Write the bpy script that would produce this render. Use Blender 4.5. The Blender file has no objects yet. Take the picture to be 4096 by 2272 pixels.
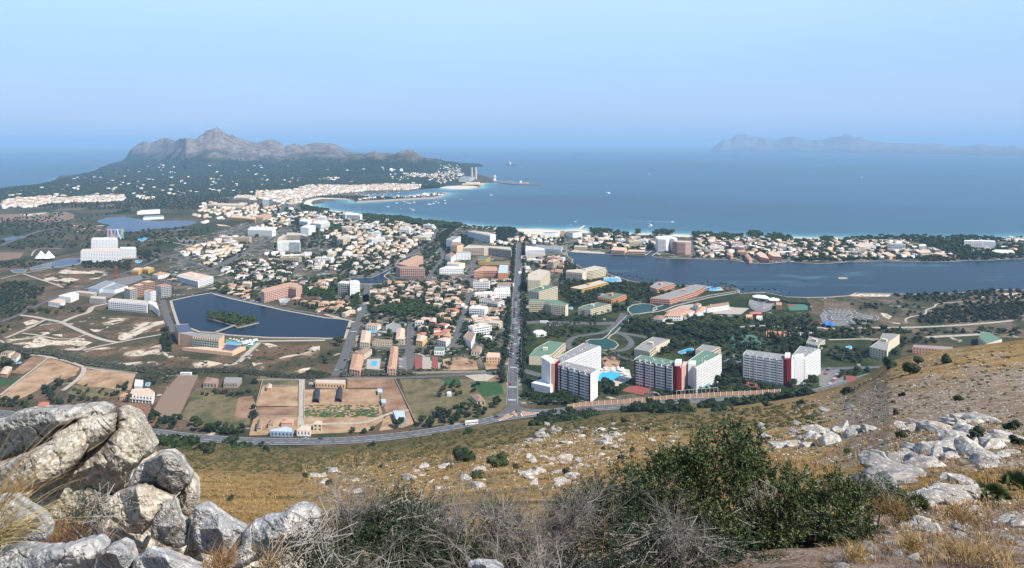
import bpy, bmesh, math, random
import numpy as np
from mathutils import Vector
from mathutils.geometry import tessellate_polygon
# ------------------------------------------------------------------ camera
F = 2620.0; HY = 574.0; H = 260.0; CX = 2048.0; W0 = 4096.0; H0 = 2272.0
sc = bpy.context.scene
col = sc.collection
cam = bpy.data.cameras.new('camera'); camo = bpy.data.objects.new('camera', cam); col.objects.link(camo)
camo.location = (0, 0, H); camo.rotation_euler = (math.pi/2, 0, 0)
cam.sensor_width = 36.0; cam.lens = 36.0*F/W0
cam.shift_y = -(H0/2 - HY)/W0
cam.clip_start = 0.1; cam.clip_end = 400000.0
sc.camera = camo
# ------------------------------------------------------------------ light
SUN_EL, SUN_AZ = 48.0, 124.0      # azimuth measured clockwise from +Y
sd = Vector((math.sin(math.radians(SUN_AZ))*math.cos(math.radians(SUN_EL)), math.cos(math.radians(SUN_AZ))*math.cos(math.radians(SUN_EL)), math.sin(math.radians(SUN_EL))))
wd = bpy.data.worlds.new('World'); sc.world = wd; wd.use_nodes = True
nt = wd.node_tree; bgn = nt.nodes['Background']
sky = nt.nodes.new('ShaderNodeTexSky'); sky.sky_type = 'NISHITA'; sky.sun_disc = False
sky.sun_elevation = math.radians(SUN_EL); sky.sun_rotation = math.radians(SUN_AZ)
sky.altitude = 0; sky.air_density = 1.0; sky.dust_density = 0.6; sky.ozone_density = 3.0
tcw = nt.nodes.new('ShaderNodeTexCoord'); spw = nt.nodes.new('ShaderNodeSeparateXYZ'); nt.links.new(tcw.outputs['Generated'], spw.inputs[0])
crw = nt.nodes.new('ShaderNodeValToRGB'); nt.links.new(spw.outputs[2], crw.inputs[0]); ew = crw.color_ramp.elements      # thin white-blue high haze in view; sky darkened above frame to cut ambient light
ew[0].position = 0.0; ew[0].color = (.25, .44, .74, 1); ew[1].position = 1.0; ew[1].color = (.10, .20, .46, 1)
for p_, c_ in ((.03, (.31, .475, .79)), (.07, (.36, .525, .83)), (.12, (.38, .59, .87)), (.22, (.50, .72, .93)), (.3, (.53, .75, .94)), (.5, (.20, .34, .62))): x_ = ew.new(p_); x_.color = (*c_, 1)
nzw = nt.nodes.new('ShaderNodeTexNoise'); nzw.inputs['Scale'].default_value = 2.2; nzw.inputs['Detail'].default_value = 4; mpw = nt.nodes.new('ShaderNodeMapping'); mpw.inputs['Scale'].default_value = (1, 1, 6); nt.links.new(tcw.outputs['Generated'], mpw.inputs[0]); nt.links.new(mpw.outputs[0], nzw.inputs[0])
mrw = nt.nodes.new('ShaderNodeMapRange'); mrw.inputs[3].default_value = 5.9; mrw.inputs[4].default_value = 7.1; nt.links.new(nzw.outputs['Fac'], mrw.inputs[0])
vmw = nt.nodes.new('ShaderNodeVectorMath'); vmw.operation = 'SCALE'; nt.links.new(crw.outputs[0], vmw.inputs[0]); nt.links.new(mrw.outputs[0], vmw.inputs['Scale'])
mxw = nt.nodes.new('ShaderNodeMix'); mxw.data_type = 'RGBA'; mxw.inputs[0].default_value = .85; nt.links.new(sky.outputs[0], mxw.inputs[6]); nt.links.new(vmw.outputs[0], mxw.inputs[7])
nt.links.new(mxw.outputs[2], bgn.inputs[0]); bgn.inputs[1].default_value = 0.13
sl = bpy.data.lights.new('sun', 'SUN'); sl.energy = 5.0; sl.angle = math.radians(0.5); sl.color = (1.0, 0.95, 0.87)
so = bpy.data.objects.new('sun', sl); col.objects.link(so)
so.rotation_euler = sd.to_track_quat('Z', 'Y').to_euler(); so.location = (0, 0, 2000)
sc.view_settings.view_transform = 'Standard'; sc.view_settings.look = 'None'; sc.view_settings.gamma = 1.0
sc.view_settings.exposure = 0.52
sc.cycles.use_denoising = True
sc.cycles.max_bounces = 5; sc.cycles.diffuse_bounces = 3; sc.cycles.glossy_bounces = 2; sc.cycles.transmission_bounces = 2
sc.cycles.volume_bounces = 0; sc.cycles.transparent_max_bounces = 8
sc.cycles.sample_clamp_indirect = 6.0
rng = np.random.default_rng(7); random.seed(7)
# ------------------------------------------------------------------ pixel helpers (survey of the photograph -> ground plan)
CROP = {'N': (0, 0, 1), 'C1': (0, 480, 2.5156), 'C2': (1024, 480, 2.5156), 'C3': (2048, 480, 2.5156), 'C4': (3072, 480, 2.5156),
        'D1': (0, 960, 3.573), 'D2': (700, 860, 3.573), 'D3': (1400, 860, 3.573), 'D4': (2000, 860, 3.573), 'D5': (2700, 880, 3.573), 'D6': (3396, 880, 3.573),
        'E1': (0, 1250, 3.573), 'E2': (600, 1150, 3.573), 'E3': (1300, 1150, 3.573), 'E4': (2000, 1150, 3.573), 'E5': (2600, 1200, 3.573), 'E6': (3296, 1200, 3.175),
        'F1': (0, 1450, 3.175), 'F2': (800, 1400, 2.8622), 'F3': (1700, 1400, 3.175), 'F4': (2400, 1400, 2.8578), 'F5': (0, 1600, 1.84), 'F6': (1200, 1750, 2.1467),
        'F7': (2200, 1700, 2.1467), 'F8': (3000, 1500, 1.8513), 'G1': (0, 700, 4.7635), 'G3': (1250, 1130, 3.573)}
def px(s):
    out = []; c = CROP['N']; w = False
    for t in s.split():
        if t.endswith(':'):
            if t == 'W:': w = True
            else: c = CROP[t[:-1]]; w = False
            continue
        x, y = map(float, t.split(','))
        out.append(('W', x, y) if w else ('P', c[0] + x/c[2], c[1] + y/c[2]))
    return out
def gp(x, y, h=0.0):
    Y = F*(H - h)/max(y - HY, 1.0)
    return ((x - CX)/F*Y, Y)
def wp(s, h=0.0):
    return [(a, b) if k == 'W' else gp(a, b, h) for k, a, b in px(s)]
def proj(X, Y, Z):
    return CX + X/Y*F, HY + (H - Z)/Y*F
# ------------------------------------------------------------------ numpy noise
_perm = np.random.default_rng(3).permutation(512)
_g3 = np.random.default_rng(5).normal(size=(512, 3)); _g3 /= np.linalg.norm(_g3, axis=1)[:, None]
def pnoise(P):
    P = np.asarray(P, float); i = np.floor(P).astype(int); f = P - i; u = f*f*f*(f*(f*6 - 15) + 10); r = 0
    for dx in (0, 1):
        for dy in (0, 1):
            for dz in (0, 1):
                h = _perm[(_perm[(_perm[(i[..., 0] + dx) & 511] + i[..., 1] + dy) & 511] + i[..., 2] + dz) & 511]
                g = _g3[h]; d = (g*(f - np.array([dx, dy, dz]))).sum(-1)
                w = (u[..., 0] if dx else 1 - u[..., 0])*(u[..., 1] if dy else 1 - u[..., 1])*(u[..., 2] if dz else 1 - u[..., 2])
                r = r + w*d
    return r*1.5
def fbm(P, o=4, ridge=False):
    P = np.asarray(P, float); r = 0; a = 1.0; t = 0
    for k in range(o):
        n = pnoise(P*2**k + 17.3*k)
        if ridge: n = 1 - 2*np.abs(n)
        r = r + a*n; t += a; a *= .5
    return r/t
# ------------------------------------------------------------------ materials
MATS = {}
def mat(name, cols, scale=0.5, rough=0.9, bump=0.0, bscale=None, stretch=None, detail=5.0, spec=0.2, ramp=None, rnd=0.0, metal=0.0):
    """procedural material: colours mixed by noise in world metres"""
    if name in MATS: return MATS[name]
    m = bpy.data.materials.new(name); m.use_nodes = True; MATS[name] = m
    n = m.node_tree.nodes; L = m.node_tree.links; b = n['Principled BSDF']
    b.inputs['Roughness'].default_value = rough; b.inputs['Specular IOR Level'].default_value = spec; b.inputs['Metallic'].default_value = metal
    if not isinstance(cols[0], (tuple, list)): cols = [cols]
    tc = n.new('ShaderNodeTexCoord'); src = tc.outputs['Object']
    if stretch:
        mp = n.new('ShaderNodeMapping'); mp.inputs['Scale'].default_value = stretch; L.new(src, mp.inputs[0]); src = mp.outputs[0]
    nz = n.new('ShaderNodeTexNoise'); nz.inputs['Scale'].default_value = scale; nz.inputs['Detail'].default_value = detail; nz.inputs['Roughness'].default_value = .62
    L.new(src, nz.inputs['Vector'])
    cr = n.new('ShaderNodeValToRGB'); L.new(nz.outputs['Fac'], cr.inputs[0])
    if len(cols) == 1: cols = [tuple(c*.88 for c in cols[0]), tuple(min(1, c*1.1) for c in cols[0])]
    k = len(cols); pos = ramp or [0.32 + 0.36*i/(k - 1) for i in range(k)]
    while len(cr.color_ramp.elements) < k: cr.color_ramp.elements.new(0.5)
    for i, c in enumerate(cols):
        cr.color_ramp.elements[i].position = pos[i]; cr.color_ramp.elements[i].color = (*c, 1)
    out = cr.outputs[0]
    if rnd:
        oi = n.new('ShaderNodeObjectInfo'); hs = n.new('ShaderNodeHueSaturation'); mr = n.new('ShaderNodeMapRange')
        mr.inputs[3].default_value = 1 - rnd; mr.inputs[4].default_value = 1 + rnd
        L.new(oi.outputs['Random'], mr.inputs[0]); L.new(mr.outputs[0], hs.inputs['Value']); L.new(out, hs.inputs['Color']); out = hs.outputs[0]
    L.new(out, b.inputs['Base Color'])
    if bump:
        n2 = n.new('ShaderNodeTexNoise'); n2.inputs['Scale'].default_value = bscale or scale*4; n2.inputs['Detail'].default_value = 6
        L.new(src, n2.inputs['Vector'])
        bp = n.new('ShaderNodeBump'); bp.inputs['Strength'].default_value = min(1, bump); bp.inputs['Distance'].default_value = 1.0/(bscale or scale*4)*.6
        L.new(n2.outputs['Fac'], bp.inputs['Height']); L.new(bp.outputs[0], b.inputs['Normal'])
    return m
# ------------------------------------------------------------------ mesh helpers
def tag(o, label=None, cat=None, group=None, kind=None):
    if label: o['label'] = label
    if cat: o['category'] = cat
    if group: o['group'] = group
    if kind: o['kind'] = kind
    return o
def link(name, me, parent=None):
    o = bpy.data.objects.new(name, me); col.objects.link(o)
    if parent is not None: o.parent = parent
    return o
def empty(name, loc=(0, 0, 0), rz=0.0):
    o = bpy.data.objects.new(name, None); col.objects.link(o); o.location = loc; o.rotation_euler = (0, 0, rz); o.empty_display_size = .5
    return o
def npmesh(name, V, Fc, m, smooth=False, attrs=None, mats=None, midx=None):
    V = np.asarray(V, np.float32); Fc = np.asarray(Fc, np.int32)
    me = bpy.data.meshes.new(name); k = Fc.shape[1]; nf = len(Fc)
    me.vertices.add(len(V)); me.vertices.foreach_set('co', V.ravel())
    me.loops.add(nf*k); me.loops.foreach_set('vertex_index', Fc.ravel())
    me.polygons.add(nf); me.polygons.foreach_set('loop_start', np.arange(0, nf*k, k, dtype=np.int32)); me.polygons.foreach_set('loop_total', np.full(nf, k, np.int32))
    if smooth: me.polygons.foreach_set('use_smooth', np.ones(nf, bool))
    if mats:
        for a in mats: me.materials.append(a)
        me.polygons.foreach_set('material_index', np.asarray(midx, np.int32))
    elif m: me.materials.append(m)
    if attrs:
        for an, av in attrs.items():
            at = me.attributes.new(an, 'FLOAT', 'POINT'); at.data.foreach_set('value', np.asarray(av, np.float32).ravel())
    me.update(calc_edges=True); me.validate()
    return me
class MB:
    """collects faces, builds ONE mesh"""
    def __init__(s): s.v = []; s.f = []
    def quad(s, a, b, c, d): i = len(s.v); s.v += [a, b, c, d]; s.f.append((i, i+1, i+2, i+3))
    def poly(s, pts): i = len(s.v); s.v += list(pts); s.f.append(tuple(range(i, i+len(pts))))
    def prism(s, P, z0, z1, top=True, bottom=False):
        n = len(P); i = len(s.v)
        s.v += [(p[0], p[1], z0) for p in P] + [(p[0], p[1], z1) for p in P]
        for k in range(n): s.f.append((i+k, i+(k+1) % n, i+n+(k+1) % n, i+n+k))
        if top: s.f.append(tuple(i+n+k for k in range(n)))
        if bottom: s.f.append(tuple(i+k for k in reversed(range(n))))
    def obox(s, o, u, v, a0, a1, b0, b1, z0, z1):
        """box in frame o + a*u + b*v"""
        P = [(o[0]+a*u[0]+b*v[0], o[1]+a*u[1]+b*v[1]) for a, b in ((a0, b0), (a1, b0), (a1, b1), (a0, b1))]
        s.prism(P, z0, z1, True, True)
    def box(s, x0, x1, y0, y1, z0, z1): s.obox((0, 0), (1, 0), (0, 1), x0, x1, y0, y1, z0, z1)
    def tube(s, p, q, r0, r1=None, n=6):
        r1 = r0 if r1 is None else r1; p = Vector(p); q = Vector(q); d = (q-p)
        if d.length < 1e-6: return
        d.normalize(); a = d.orthogonal().normalized(); b = d.cross(a); i = len(s.v)
        for c, r in ((p, r0), (q, r1)):
            for k in range(n):
                t = 2*math.pi*k/n; s.v.append(tuple(c + (a*math.cos(t)+b*math.sin(t))*r))
        for k in range(n): s.f.append((i+k, i+(k+1) % n, i+n+(k+1) % n, i+n+k))
        s.f.append(tuple(i+n+k for k in range(n))); s.f.append(tuple(i+k for k in reversed(range(n))))
    def cone(s, c, r, z0, z1, n=12, r1=0.0):
        s.tube((c[0], c[1], z0), (c[0], c[1], z1), r, max(r1, .01), n)
    def mesh(s, name, m):
        me = bpy.data.meshes.new(name); me.from_pydata([tuple(v) for v in s.v], [], s.f)
        if m: me.materials.append(m)
        bm = bmesh.new(); bm.from_mesh(me); bmesh.ops.recalc_face_normals(bm, faces=bm.faces); bm.to_mesh(me); bm.free()
        return me
    def build(s, name, m, parent=None):
        return link(name, s.mesh(name, m), parent)
def inpoly(X, Y, P):
    X = np.asarray(X); Y = np.asarray(Y); r = np.zeros(X.shape, bool); n = len(P); j = n-1
    for i in range(n):
        xi, yi = P[i]; xj, yj = P[j]
        if yi != yj:
            c = ((yi > Y) != (yj > Y)) & (X < (xj-xi)*(Y-yi)/(yj-yi)+xi); r ^= c
        j = i
    return r
def segdist(X, Y, P, closed=False):
    d = np.full(np.shape(X), 1e9); n = len(P)
    for i in range(n if closed else n-1):
        a = P[i]; b = P[(i+1) % n]; vx, vy = b[0]-a[0], b[1]-a[1]; L2 = vx*vx+vy*vy+1e-9
        t = np.clip(((X-a[0])*vx+(Y-a[1])*vy)/L2, 0, 1); d = np.minimum(d, np.hypot(X-a[0]-t*vx, Y-a[1]-t*vy))
    return d
def wob(P, amp, step, seed=0, closed=True):
    """subdivide an outline and make it wander like a natural edge"""
    out = []; n = len(P)
    for i in range(n if closed else n-1):
        a = np.array(P[i], float); b = np.array(P[(i+1) % n], float); L = np.linalg.norm(b-a); k = max(1, int(L/step))
        for j in range(min(k, 200)): out.append(a+(b-a)*j/k)
    if not closed: out.append(np.array(P[-1], float))
    out = np.array(out); q = np.c_[out/ (step*2.5), np.full(len(out), seed*3.7)]
    out[:, 0] += amp*fbm(q, 3); out[:, 1] += amp*fbm(q+50, 3)
    return [tuple(p) for p in out]
_SZ = [0]
def sheet(name, P, z, m, thick=0.0, kind='structure', parent=None):
    _SZ[0] += 1; z = z+.0023*(_SZ[0] % 40)
    tris = tessellate_polygon([[Vector((p[0], p[1], 0)) for p in P]])
    me = bpy.data.meshes.new(name); V = [(p[0], p[1], z) for p in P]; Fs = [tuple(t) for t in tris]
    if thick:
        n = len(P); V += [(p[0], p[1], z-thick) for p in P]; Fs += [(k, (k+1) % n, n+(k+1) % n, n+k) for k in range(n)]
    me.from_pydata(V, [], Fs); me.materials.append(m)
    bm = bmesh.new(); bm.from_mesh(me); bmesh.ops.recalc_face_normals(bm, faces=bm.faces)
    for f in bm.faces:
        if abs(f.normal.z) > .9 and f.normal.z < 0 and (not thick or f.calc_center_median().z > z-thick/2): f.normal_flip()
    bm.to_mesh(me); bm.free()
    o = link(name, me, parent)
    if kind: o['kind'] = kind
    return o
AVOID = []     # (polygon) built-up things to keep scatter off
ROADS = []     # (polyline, halfwidth)
def strip(P, w, side=0.0):
    P = [np.array(p, float) for p in P]; L = []; R = []; n = len(P)
    for i in range(n):
        d = P[min(i+1, n-1)]-P[max(i-1, 0)]; d /= np.linalg.norm(d)+1e-9; nn = np.array((-d[1], d[0]))
        c = P[i]+nn*side; L.append(c+nn*w/2); R.append(c-nn*w/2)
    return L, R
def smooth(P, k=4):
    P = [np.array(p, float) for p in P]; out = []
    for i in range(len(P)-1):
        p0, p1, p2, p3 = P[max(i-1, 0)], P[i], P[i+1], P[min(i+2, len(P)-1)]
        for j in range(k):
            t = j/k; out.append(.5*((2*p1)+(-p0+p2)*t+(2*p0-5*p1+4*p2-p3)*t*t+(-p0+3*p1-3*p2+p3)*t**3))
    out.append(P[-1]); return out
def road(s, w, z=.3, m=None, name='road', sm=True, edge=None, av=True):
    P = wp(s) if isinstance(s, str) else s
    if sm and len(P) > 2: P = smooth(P)
    L, R = strip(P, w); b = MB()
    for i in range(len(P)-1): b.quad((*R[i], z), (*R[i+1], z), (*L[i+1], z), (*L[i], z))
    o = b.build(name, m); o['kind'] = 'structure'
    if av: ROADS.append(([tuple(p) for p in P], w/2))
    return P
# ------------------------------------------------------------------ setting: sea, land, hills
def attr_node(m, an):
    a = m.node_tree.nodes.new('ShaderNodeAttribute'); a.attribute_name = an; return a.outputs['Fac']
COAST = wp("W: -40000,-3000 -40000,2500 -9000,2600 -5200,3100 C1: -300,735 0,680 350,645 480,630 545,600 600,560 760,548 900,540 1000,490 1100,440 1230,410 N: 600,634 1300,636 1900,652 "
  "C2: 2300,462 2200,478 2130,480 2230,540 2330,570 2400,590 2450,600 2440,625 2380,632 2290,632 2240,650 2260,678 2130,695 1990,698 1900,690 1840,682 1700,690 1540,700 1400,712 1290,722 1180,712 1080,714 990,724 940,745 "
  "1020,758 1150,765 1300,770 1450,775 1600,762 1700,745 1800,732 1880,730 1906,740 1900,752 1850,776 1780,786 1500,800 1200,820 1010,830 960,800 800,790 640,784 560,800 540,830 580,862 640,888 740,905 840,925 930,932 1070,955 1180,968 "
  "D3: 420,-5 700,35 1000,90 1300,115 1600,145 2100,190 2500,215 D4: 540,205 860,222 1120,205 1290,240 1700,268 2200,268 D5: 0,215 500,225 1240,240 2080,262 2501,268 D6: 1100,275 2140,268 2501,262 W: 2400,1780 6000,1500 40000,1300 40000,-3000")
# sea with distance-to-coast attribute for the shallows
def build_sea():
    Ys = np.r_[1400.0, np.geomspace(1500, 6000, 190), np.geomspace(6200, 150000, 60)]
    us = np.linspace(-1.15, 1.15, 240)
    Yg, U = np.meshgrid(Ys, us, indexing='ij'); X = U*Yg
    V = np.c_[X.ravel(), Yg.ravel(), np.full(X.size, -.6)]
    cl = np.array(COAST[4:-2])
    d = segdist(V[:, 0], V[:, 1], [tuple(p) for p in cl])
    nr, nc = X.shape; i = np.arange(nr-1)[:, None]*nc+np.arange(nc-1)[None]
    Fc = np.stack([i, i+1, i+nc+1, i+nc], -1).reshape(-1, 4)
    m = bpy.data.materials.new('sea_water'); m.use_nodes = True; n = m.node_tree.nodes; L = m.node_tree.links; b = n['Principled BSDF']
    # shallow factor: the main beach side only (sand slope), wobbled
    dw = d*(1+.25*fbm(np.c_[V[:, :2]/260, np.zeros(len(V))], 3))
    bay = ((V[:, 1] < 4600) & (V[:, 0] > -2600)).astype(float)
    sh = np.clip(dw/np.where(bay > 0, 1, .18), 0, 2000)/2000
    cr = n.new('ShaderNodeValToRGB'); a = attr_node(m, 'depth'); L.new(a, cr.inputs[0])
    e = cr.color_ramp.elements; e[0].position = 0; e[0].color = (.30, .40, .37, 1); e[1].position = 1; e[1].color = (.008, .054, .11, 1)
    for p, c in ((.012, (.15, .29, .30, 1)), (.028, (.050, .14, .17, 1)), (.065, (.012, .062, .098, 1)), (.35, (.005, .042, .085, 1))):
        x = cr.color_ramp.elements.new(p); x.color = c
    tc = n.new('ShaderNodeTexCoord'); mp = n.new('ShaderNodeMapping'); mp.inputs['Scale'].default_value = (.0006, .0018, 1); L.new(tc.outputs['Object'], mp.inputs[0])
    nz = n.new('ShaderNodeTexNoise'); nz.inputs['Scale'].default_value = 1; nz.inputs['Detail'].default_value = 6; L.new(mp.outputs[0], nz.inputs['Vector'])
    mr = n.new('ShaderNodeMapRange'); mr.inputs[1].default_value = .3; mr.inputs[2].default_value = .7; mr.inputs[3].default_value = .66; mr.inputs[4].default_value = 1.35; L.new(nz.outputs['Fac'], mr.inputs[0])
    hs = n.new('ShaderNodeHueSaturation'); L.new(cr.outputs[0], hs.inputs['Color']); L.new(mr.outputs[0], hs.inputs['Value']); L.new(hs.outputs[0], b.inputs['Base Color'])
    b.inputs['Roughness'].default_value = .32; b.inputs['IOR'].default_value = 1.33; b.inputs['Specular IOR Level'].default_value = .35
    n2 = n.new('ShaderNodeTexNoise'); n2.inputs['Scale'].default_value = .09; n2.inputs['Detail'].default_value = 4; L.new(tc.outputs['Object'], n2.inputs['Vector'])
    bp = n.new('ShaderNodeBump'); bp.inputs['Strength'].default_value = .35; bp.inputs['Distance'].default_value = 1.2; L.new(n2.outputs['Fac'], bp.inputs['Height']); L.new(bp.outputs[0], b.inputs['Normal'])
    o = link('sea', npmesh('sea', V, Fc, m, True, {'depth': sh})); o['kind'] = 'structure'
build_sea()
def scrub_mat(name, base, green, sand, gs=.012, ss=.03, sthr=.60, fine=.35):
    """dry scrubland: brown base, olive patches, pale sand scars, fine speckle of bushes"""
    m = bpy.data.materials.new(name); m.use_nodes = True; MATS[name] = m
    n = m.node_tree.nodes; L = m.node_tree.links; b = n['Principled BSDF']; b.inputs['Roughness'].default_value = .95; b.inputs['Specular IOR Level'].default_value = .1
    tc = n.new('ShaderNodeTexCoord')
    def nz(s, d=5, w=0):
        x = n.new('ShaderNodeTexNoise'); x.inputs['Scale'].default_value = s; x.inputs['Detail'].default_value = d; x.inputs['Roughness'].default_value = .6
        if w: x.inputs['Distortion'].default_value = w
        L.new(tc.outputs['Object'], x.inputs['Vector']); return x.outputs['Fac']
    def thr(f, a, bb):
        r = n.new('ShaderNodeMapRange'); r.inputs[1].default_value = a; r.inputs[2].default_value = bb; L.new(f, r.inputs[0]); return r.outputs[0]
    def mix(f, a, bb):
        x = n.new('ShaderNodeMix'); x.data_type = 'RGBA'; L.new(f, x.inputs[0])
        for s, v in ((6, a), (7, bb)):
            if isinstance(v, tuple): x.inputs[s].default_value = (*v, 1)
            else: L.new(v, x.inputs[s])
        return x.outputs[2]
    c = mix(thr(nz(gs*2.2), .42, .58), base, tuple(x*1.35 for x in base))
    c = mix(thr(nz(gs, 6), .44, .56), c, green)
    c = mix(thr(nz(fine, 3), .54, .66), c, tuple(x*.55 for x in green))
    if sand: c = mix(thr(nz(ss, 6, .8), sthr, sthr+.05), c, sand)
    L.new(c, b.inputs['Base Color'])
    bp = n.new('ShaderNodeBump'); bp.inputs['Strength'].default_value = .6; bp.inputs['Distance'].default_value = 1.5; L.new(nz(fine*.8, 4), bp.inputs['Height']); L.new(bp.outputs[0], b.inputs['Normal'])
    return m
M_land = scrub_mat('scrub_soil', (.10, .070, .044), (.045, .048, .024), (.42, .35, .26), .011, .022, .64)
M_fallow = scrub_mat('fallow_soil', (.12, .075, .045), (.060, .056, .030), (.48, .41, .31), .02, .019, .565, .3)
M_wood = scrub_mat('woodland_floor', (.028, .034, .020), (.014, .024, .012), (.12, .09, .06), .006, .012, .66, .05)
M_marsh = scrub_mat('marsh_grass', (.075, .062, .036), (.034, .044, .020), (.20, .17, .10), .006, .02, .70, .12)
M_town = scrub_mat('garden_soil', (.12, .10, .075), (.028, .040, .018), (.36, .32, .27), .03, .06, .57, .4)
M_park = scrub_mat('park_lawn', (.042, .050, .020), (.020, .032, .012), (.24, .20, .14), .02, .05, .64, .4)
M_dune = scrub_mat('dune_heath', (.13, .095, .065), (.045, .050, .026), (.40, .33, .25), .016, .03, .63, .3)
M_sand = mat('beach_sand', [(.50, .43, .33), (.62, .56, .45)], .05, .95)
sheet('land', COAST, 0.0, M_land)
def zone(name, s, z, m, amp=6, step=15):
    P = wp(s); P = wob(P, amp, step, len(s)) if amp else P
    sheet(name, P, z, m); return P
zone('woodland', "C1: -1200,800 -300,740 0,684 350,649 560,602 760,552 1000,500 1180,430 N: 640,660 1300,668 1900,670 C2: 2200,484 2150,620 1900,680 1560,695 1000,715 460,700 430,760 0,760 C1: 2100,790 1700,770 1250,765 600,762 200,780 0,850 -900,950", .1, M_wood, 40, 80)
zone('marsh', "C1: -1500,1000 0,880 600,850 1300,850 2000,880 2400,900 2500,1100 2000,1200 1700,1308 900,1308 D1: 500,300 0,340 -900,420", .1, M_marsh, 15, 40)
zone('town_ground', "D2: 0,470 500,270 1000,100 C2: 0,1000 0,760 460,700 1660,690 1800,690 1000,760 540,860 700,900 D3: 420,10 1000,100 1600,160 2500,225 D4: 560,215 1290,255 2200,280 D5: 500,240 1240,255 2501,280 D6: 1100,290 2480,275 2480,580 D5: 2470,600 1650,600 1100,612 0,540 D4: 1000,500 950,600 1030,690 1180,770 1480,900 2400,1000 D5: 850,1000 1300,1060 1900,1140 1990,1300 E5: 2000,300 2300,420 2501,500 E6: 1000,900 700,1000 300,1100 E5: 2400,1400 0,1429 F4: 0,560 F3: 1800,730 1200,680 1030,600 980,300 E3: 2400,1230 1250,1230 240,1290 E3: 300,760 -100,100 D2: 1600,1200 540,1060 0,1080 -100,700", .1, M_town, 5, 25)
zone('lawn', "D4: 920,880 1500,900 2200,1000 D5: 0,950 850,1000 1280,1060 1890,1130 1960,1280 E5: 2000,300 2500,500 E6: 1000,560 1000,900 300,1080 E5: 2400,1400 1000,1400 0,1300 F4: 0,540 F3: 1500,650 1250,600 1230,300 E4: 300,900 320,400 D4: 900,1100", .2, M_park, 4, 20)
zone('heath', "D5: 1950,1130 2501,1110 D6: 100,1070 900,1080 1600,1050 2150,1010 2501,1015 E6: 3200,20 3200,500 2300,480 1500,450 700,380 300,420 0,300 0,0", .2, M_dune, 4, 20)
zone('waste_ground', "D1: 380,500 1100,400 1600,470 1400,560 1100,700 760,640", .2, M_fallow, 4, 15)
zone('waste_ground', "E1: 0,170 400,60 640,110 330,300 60,380 N: 0,1340", .2, M_fallow, 3, 12)
zone('waste_ground', "E1: 340,285 690,130 920,170 1260,300 1000,375", .2, M_fallow, 3, 12)
zone('waste_ground', "E1: 60,390 320,305 950,390 1300,320 1620,440 1150,545 700,540 200,520", .2, M_fallow, 3, 12)
zone('waste_ground', "E1: 980,160 1300,30 2000,60 2330,90 2390,280 1700,430 1380,310", .2, M_fallow, 3, 12)
zone('waste_ground', "E1: 1200,550 1700,450 2380,330 2420,580 2300,800 1300,720", .2, M_fallow, 3, 12)
zone('waste_ground', "E2: 1580,790 2000,780 2440,800 2400,1000 2380,1200 2100,1250 1500,1200 1440,1000", .2, M_fallow, 3, 12); zone('waste_ground', "E2: 300,980 1060,1080 1060,1180 0,1150 0,1000", .2, M_fallow, 3, 12); zone('far_field', "C1: 700,1050 1040,1062 1020,1110 760,1130", .22, MATS['fallow_soil'], 8, 20); zone('far_field', "C1: 0,1075 480,1085 520,1115 0,1170", .22, M_park, 8, 20); zone('far_field', "C1: 1850,1170 2100,1160 2080,1200 1900,1210", .22, M_fallow, 6, 20)
M_pale = mat('pale_sand', [(.12, .085, .055), (.38, .31, .22), (.50, .42, .31), (.66, .57, .44)], .16, .95, .4, .8, None, 8, .2, [.38, .45, .5, .7])
for s in ("E1: 150,455 330,430 450,420 520,365 640,380 760,405 900,410 1100,375 1200,370 1210,410 1330,430 1180,490 1000,465 860,475 700,470 560,500 400,520 290,505 420,455 300,465",
          "E1: 330,145 460,105 570,125 500,160 380,190", "E1: 1520,95 1700,80 1840,100 1640,100", "E1: 1270,240 1420,250 1530,220 1600,170 1820,120 1560,190 1480,245 1400,285 1310,270",
          "E1: 1690,330 1900,270 2190,215 2060,270 1850,390 1700,400", "E1: 1900,215 2060,200 2050,225 1930,240", "E1: 1870,580 2010,540 2060,570 1950,600", "E1: 570,290 700,280 720,310 620,310", "E1: 730,320 890,310 890,350 800,340",
          "E2: 1600,800 1700,800 1830,840 1700,860", "E2: 2060,1200 2200,1160 2290,1150 2240,1210 2150,1220",
          "D1: 830,470 900,430 1360,460 1350,485 900,485", "D1: 750,580 1000,540 1140,570 1000,610", "D6: 2200,1050 2450,1040 2480,1090 2300,1130", "D6: -10,1090 100,1055 600,1065 560,1100 200,1095", "D6: 1350,1085 1500,1085 1430,1100", "D6: 1800,1090 2050,1075 1900,1110",
          "E6: 710,160 800,180 870,215 820,250 760,210", "D2: 580,130 700,140 800,165 640,160", "C1: 200,955 460,930 470,940 260,970"):
    P = wob(wp(s), 3.5, 6, len(s)); sheet('sand_patch', P, .28, M_pale)
# fields
M_soil = mat('tilled_soil', [(.14, .08, .048), (.24, .14, .085), (.30, .20, .13)], .05, .95, .3, .8)
M_tan = mat('dry_paddock', [(.19, .11, .062), (.32, .205, .12), (.42, .30, .19)], .05, .95, .2, .6)
M_red = mat('red_earth', [(.16, .085, .055), (.22, .12, .075)], .03, .95)
M_oliv = mat('fallow_grass', [(.055, .058, .026), (.10, .088, .042), (.16, .125, .065), (.065, .07, .03)], .05, .95, .5, .7)
M_crop = mat('green_crop', [(.02, .06, .022), (.04, .09, .03)], .3, .9, .5, 1.5)
M_far = mat('far_field', [(.17, .105, .075), (.22, .15, .105)], .01, .95)
M_plow = bpy.data.materials.new('ploughed_soil'); M_plow.use_nodes = True
_n = M_plow.node_tree.nodes; _L = M_plow.node_tree.links; _w = _n.new('ShaderNodeTexWave'); _w.inputs['Scale'].default_value = .13; _w.inputs['Distortion'].default_value = 1.5; _w.inputs['Detail'].default_value = 2
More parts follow.
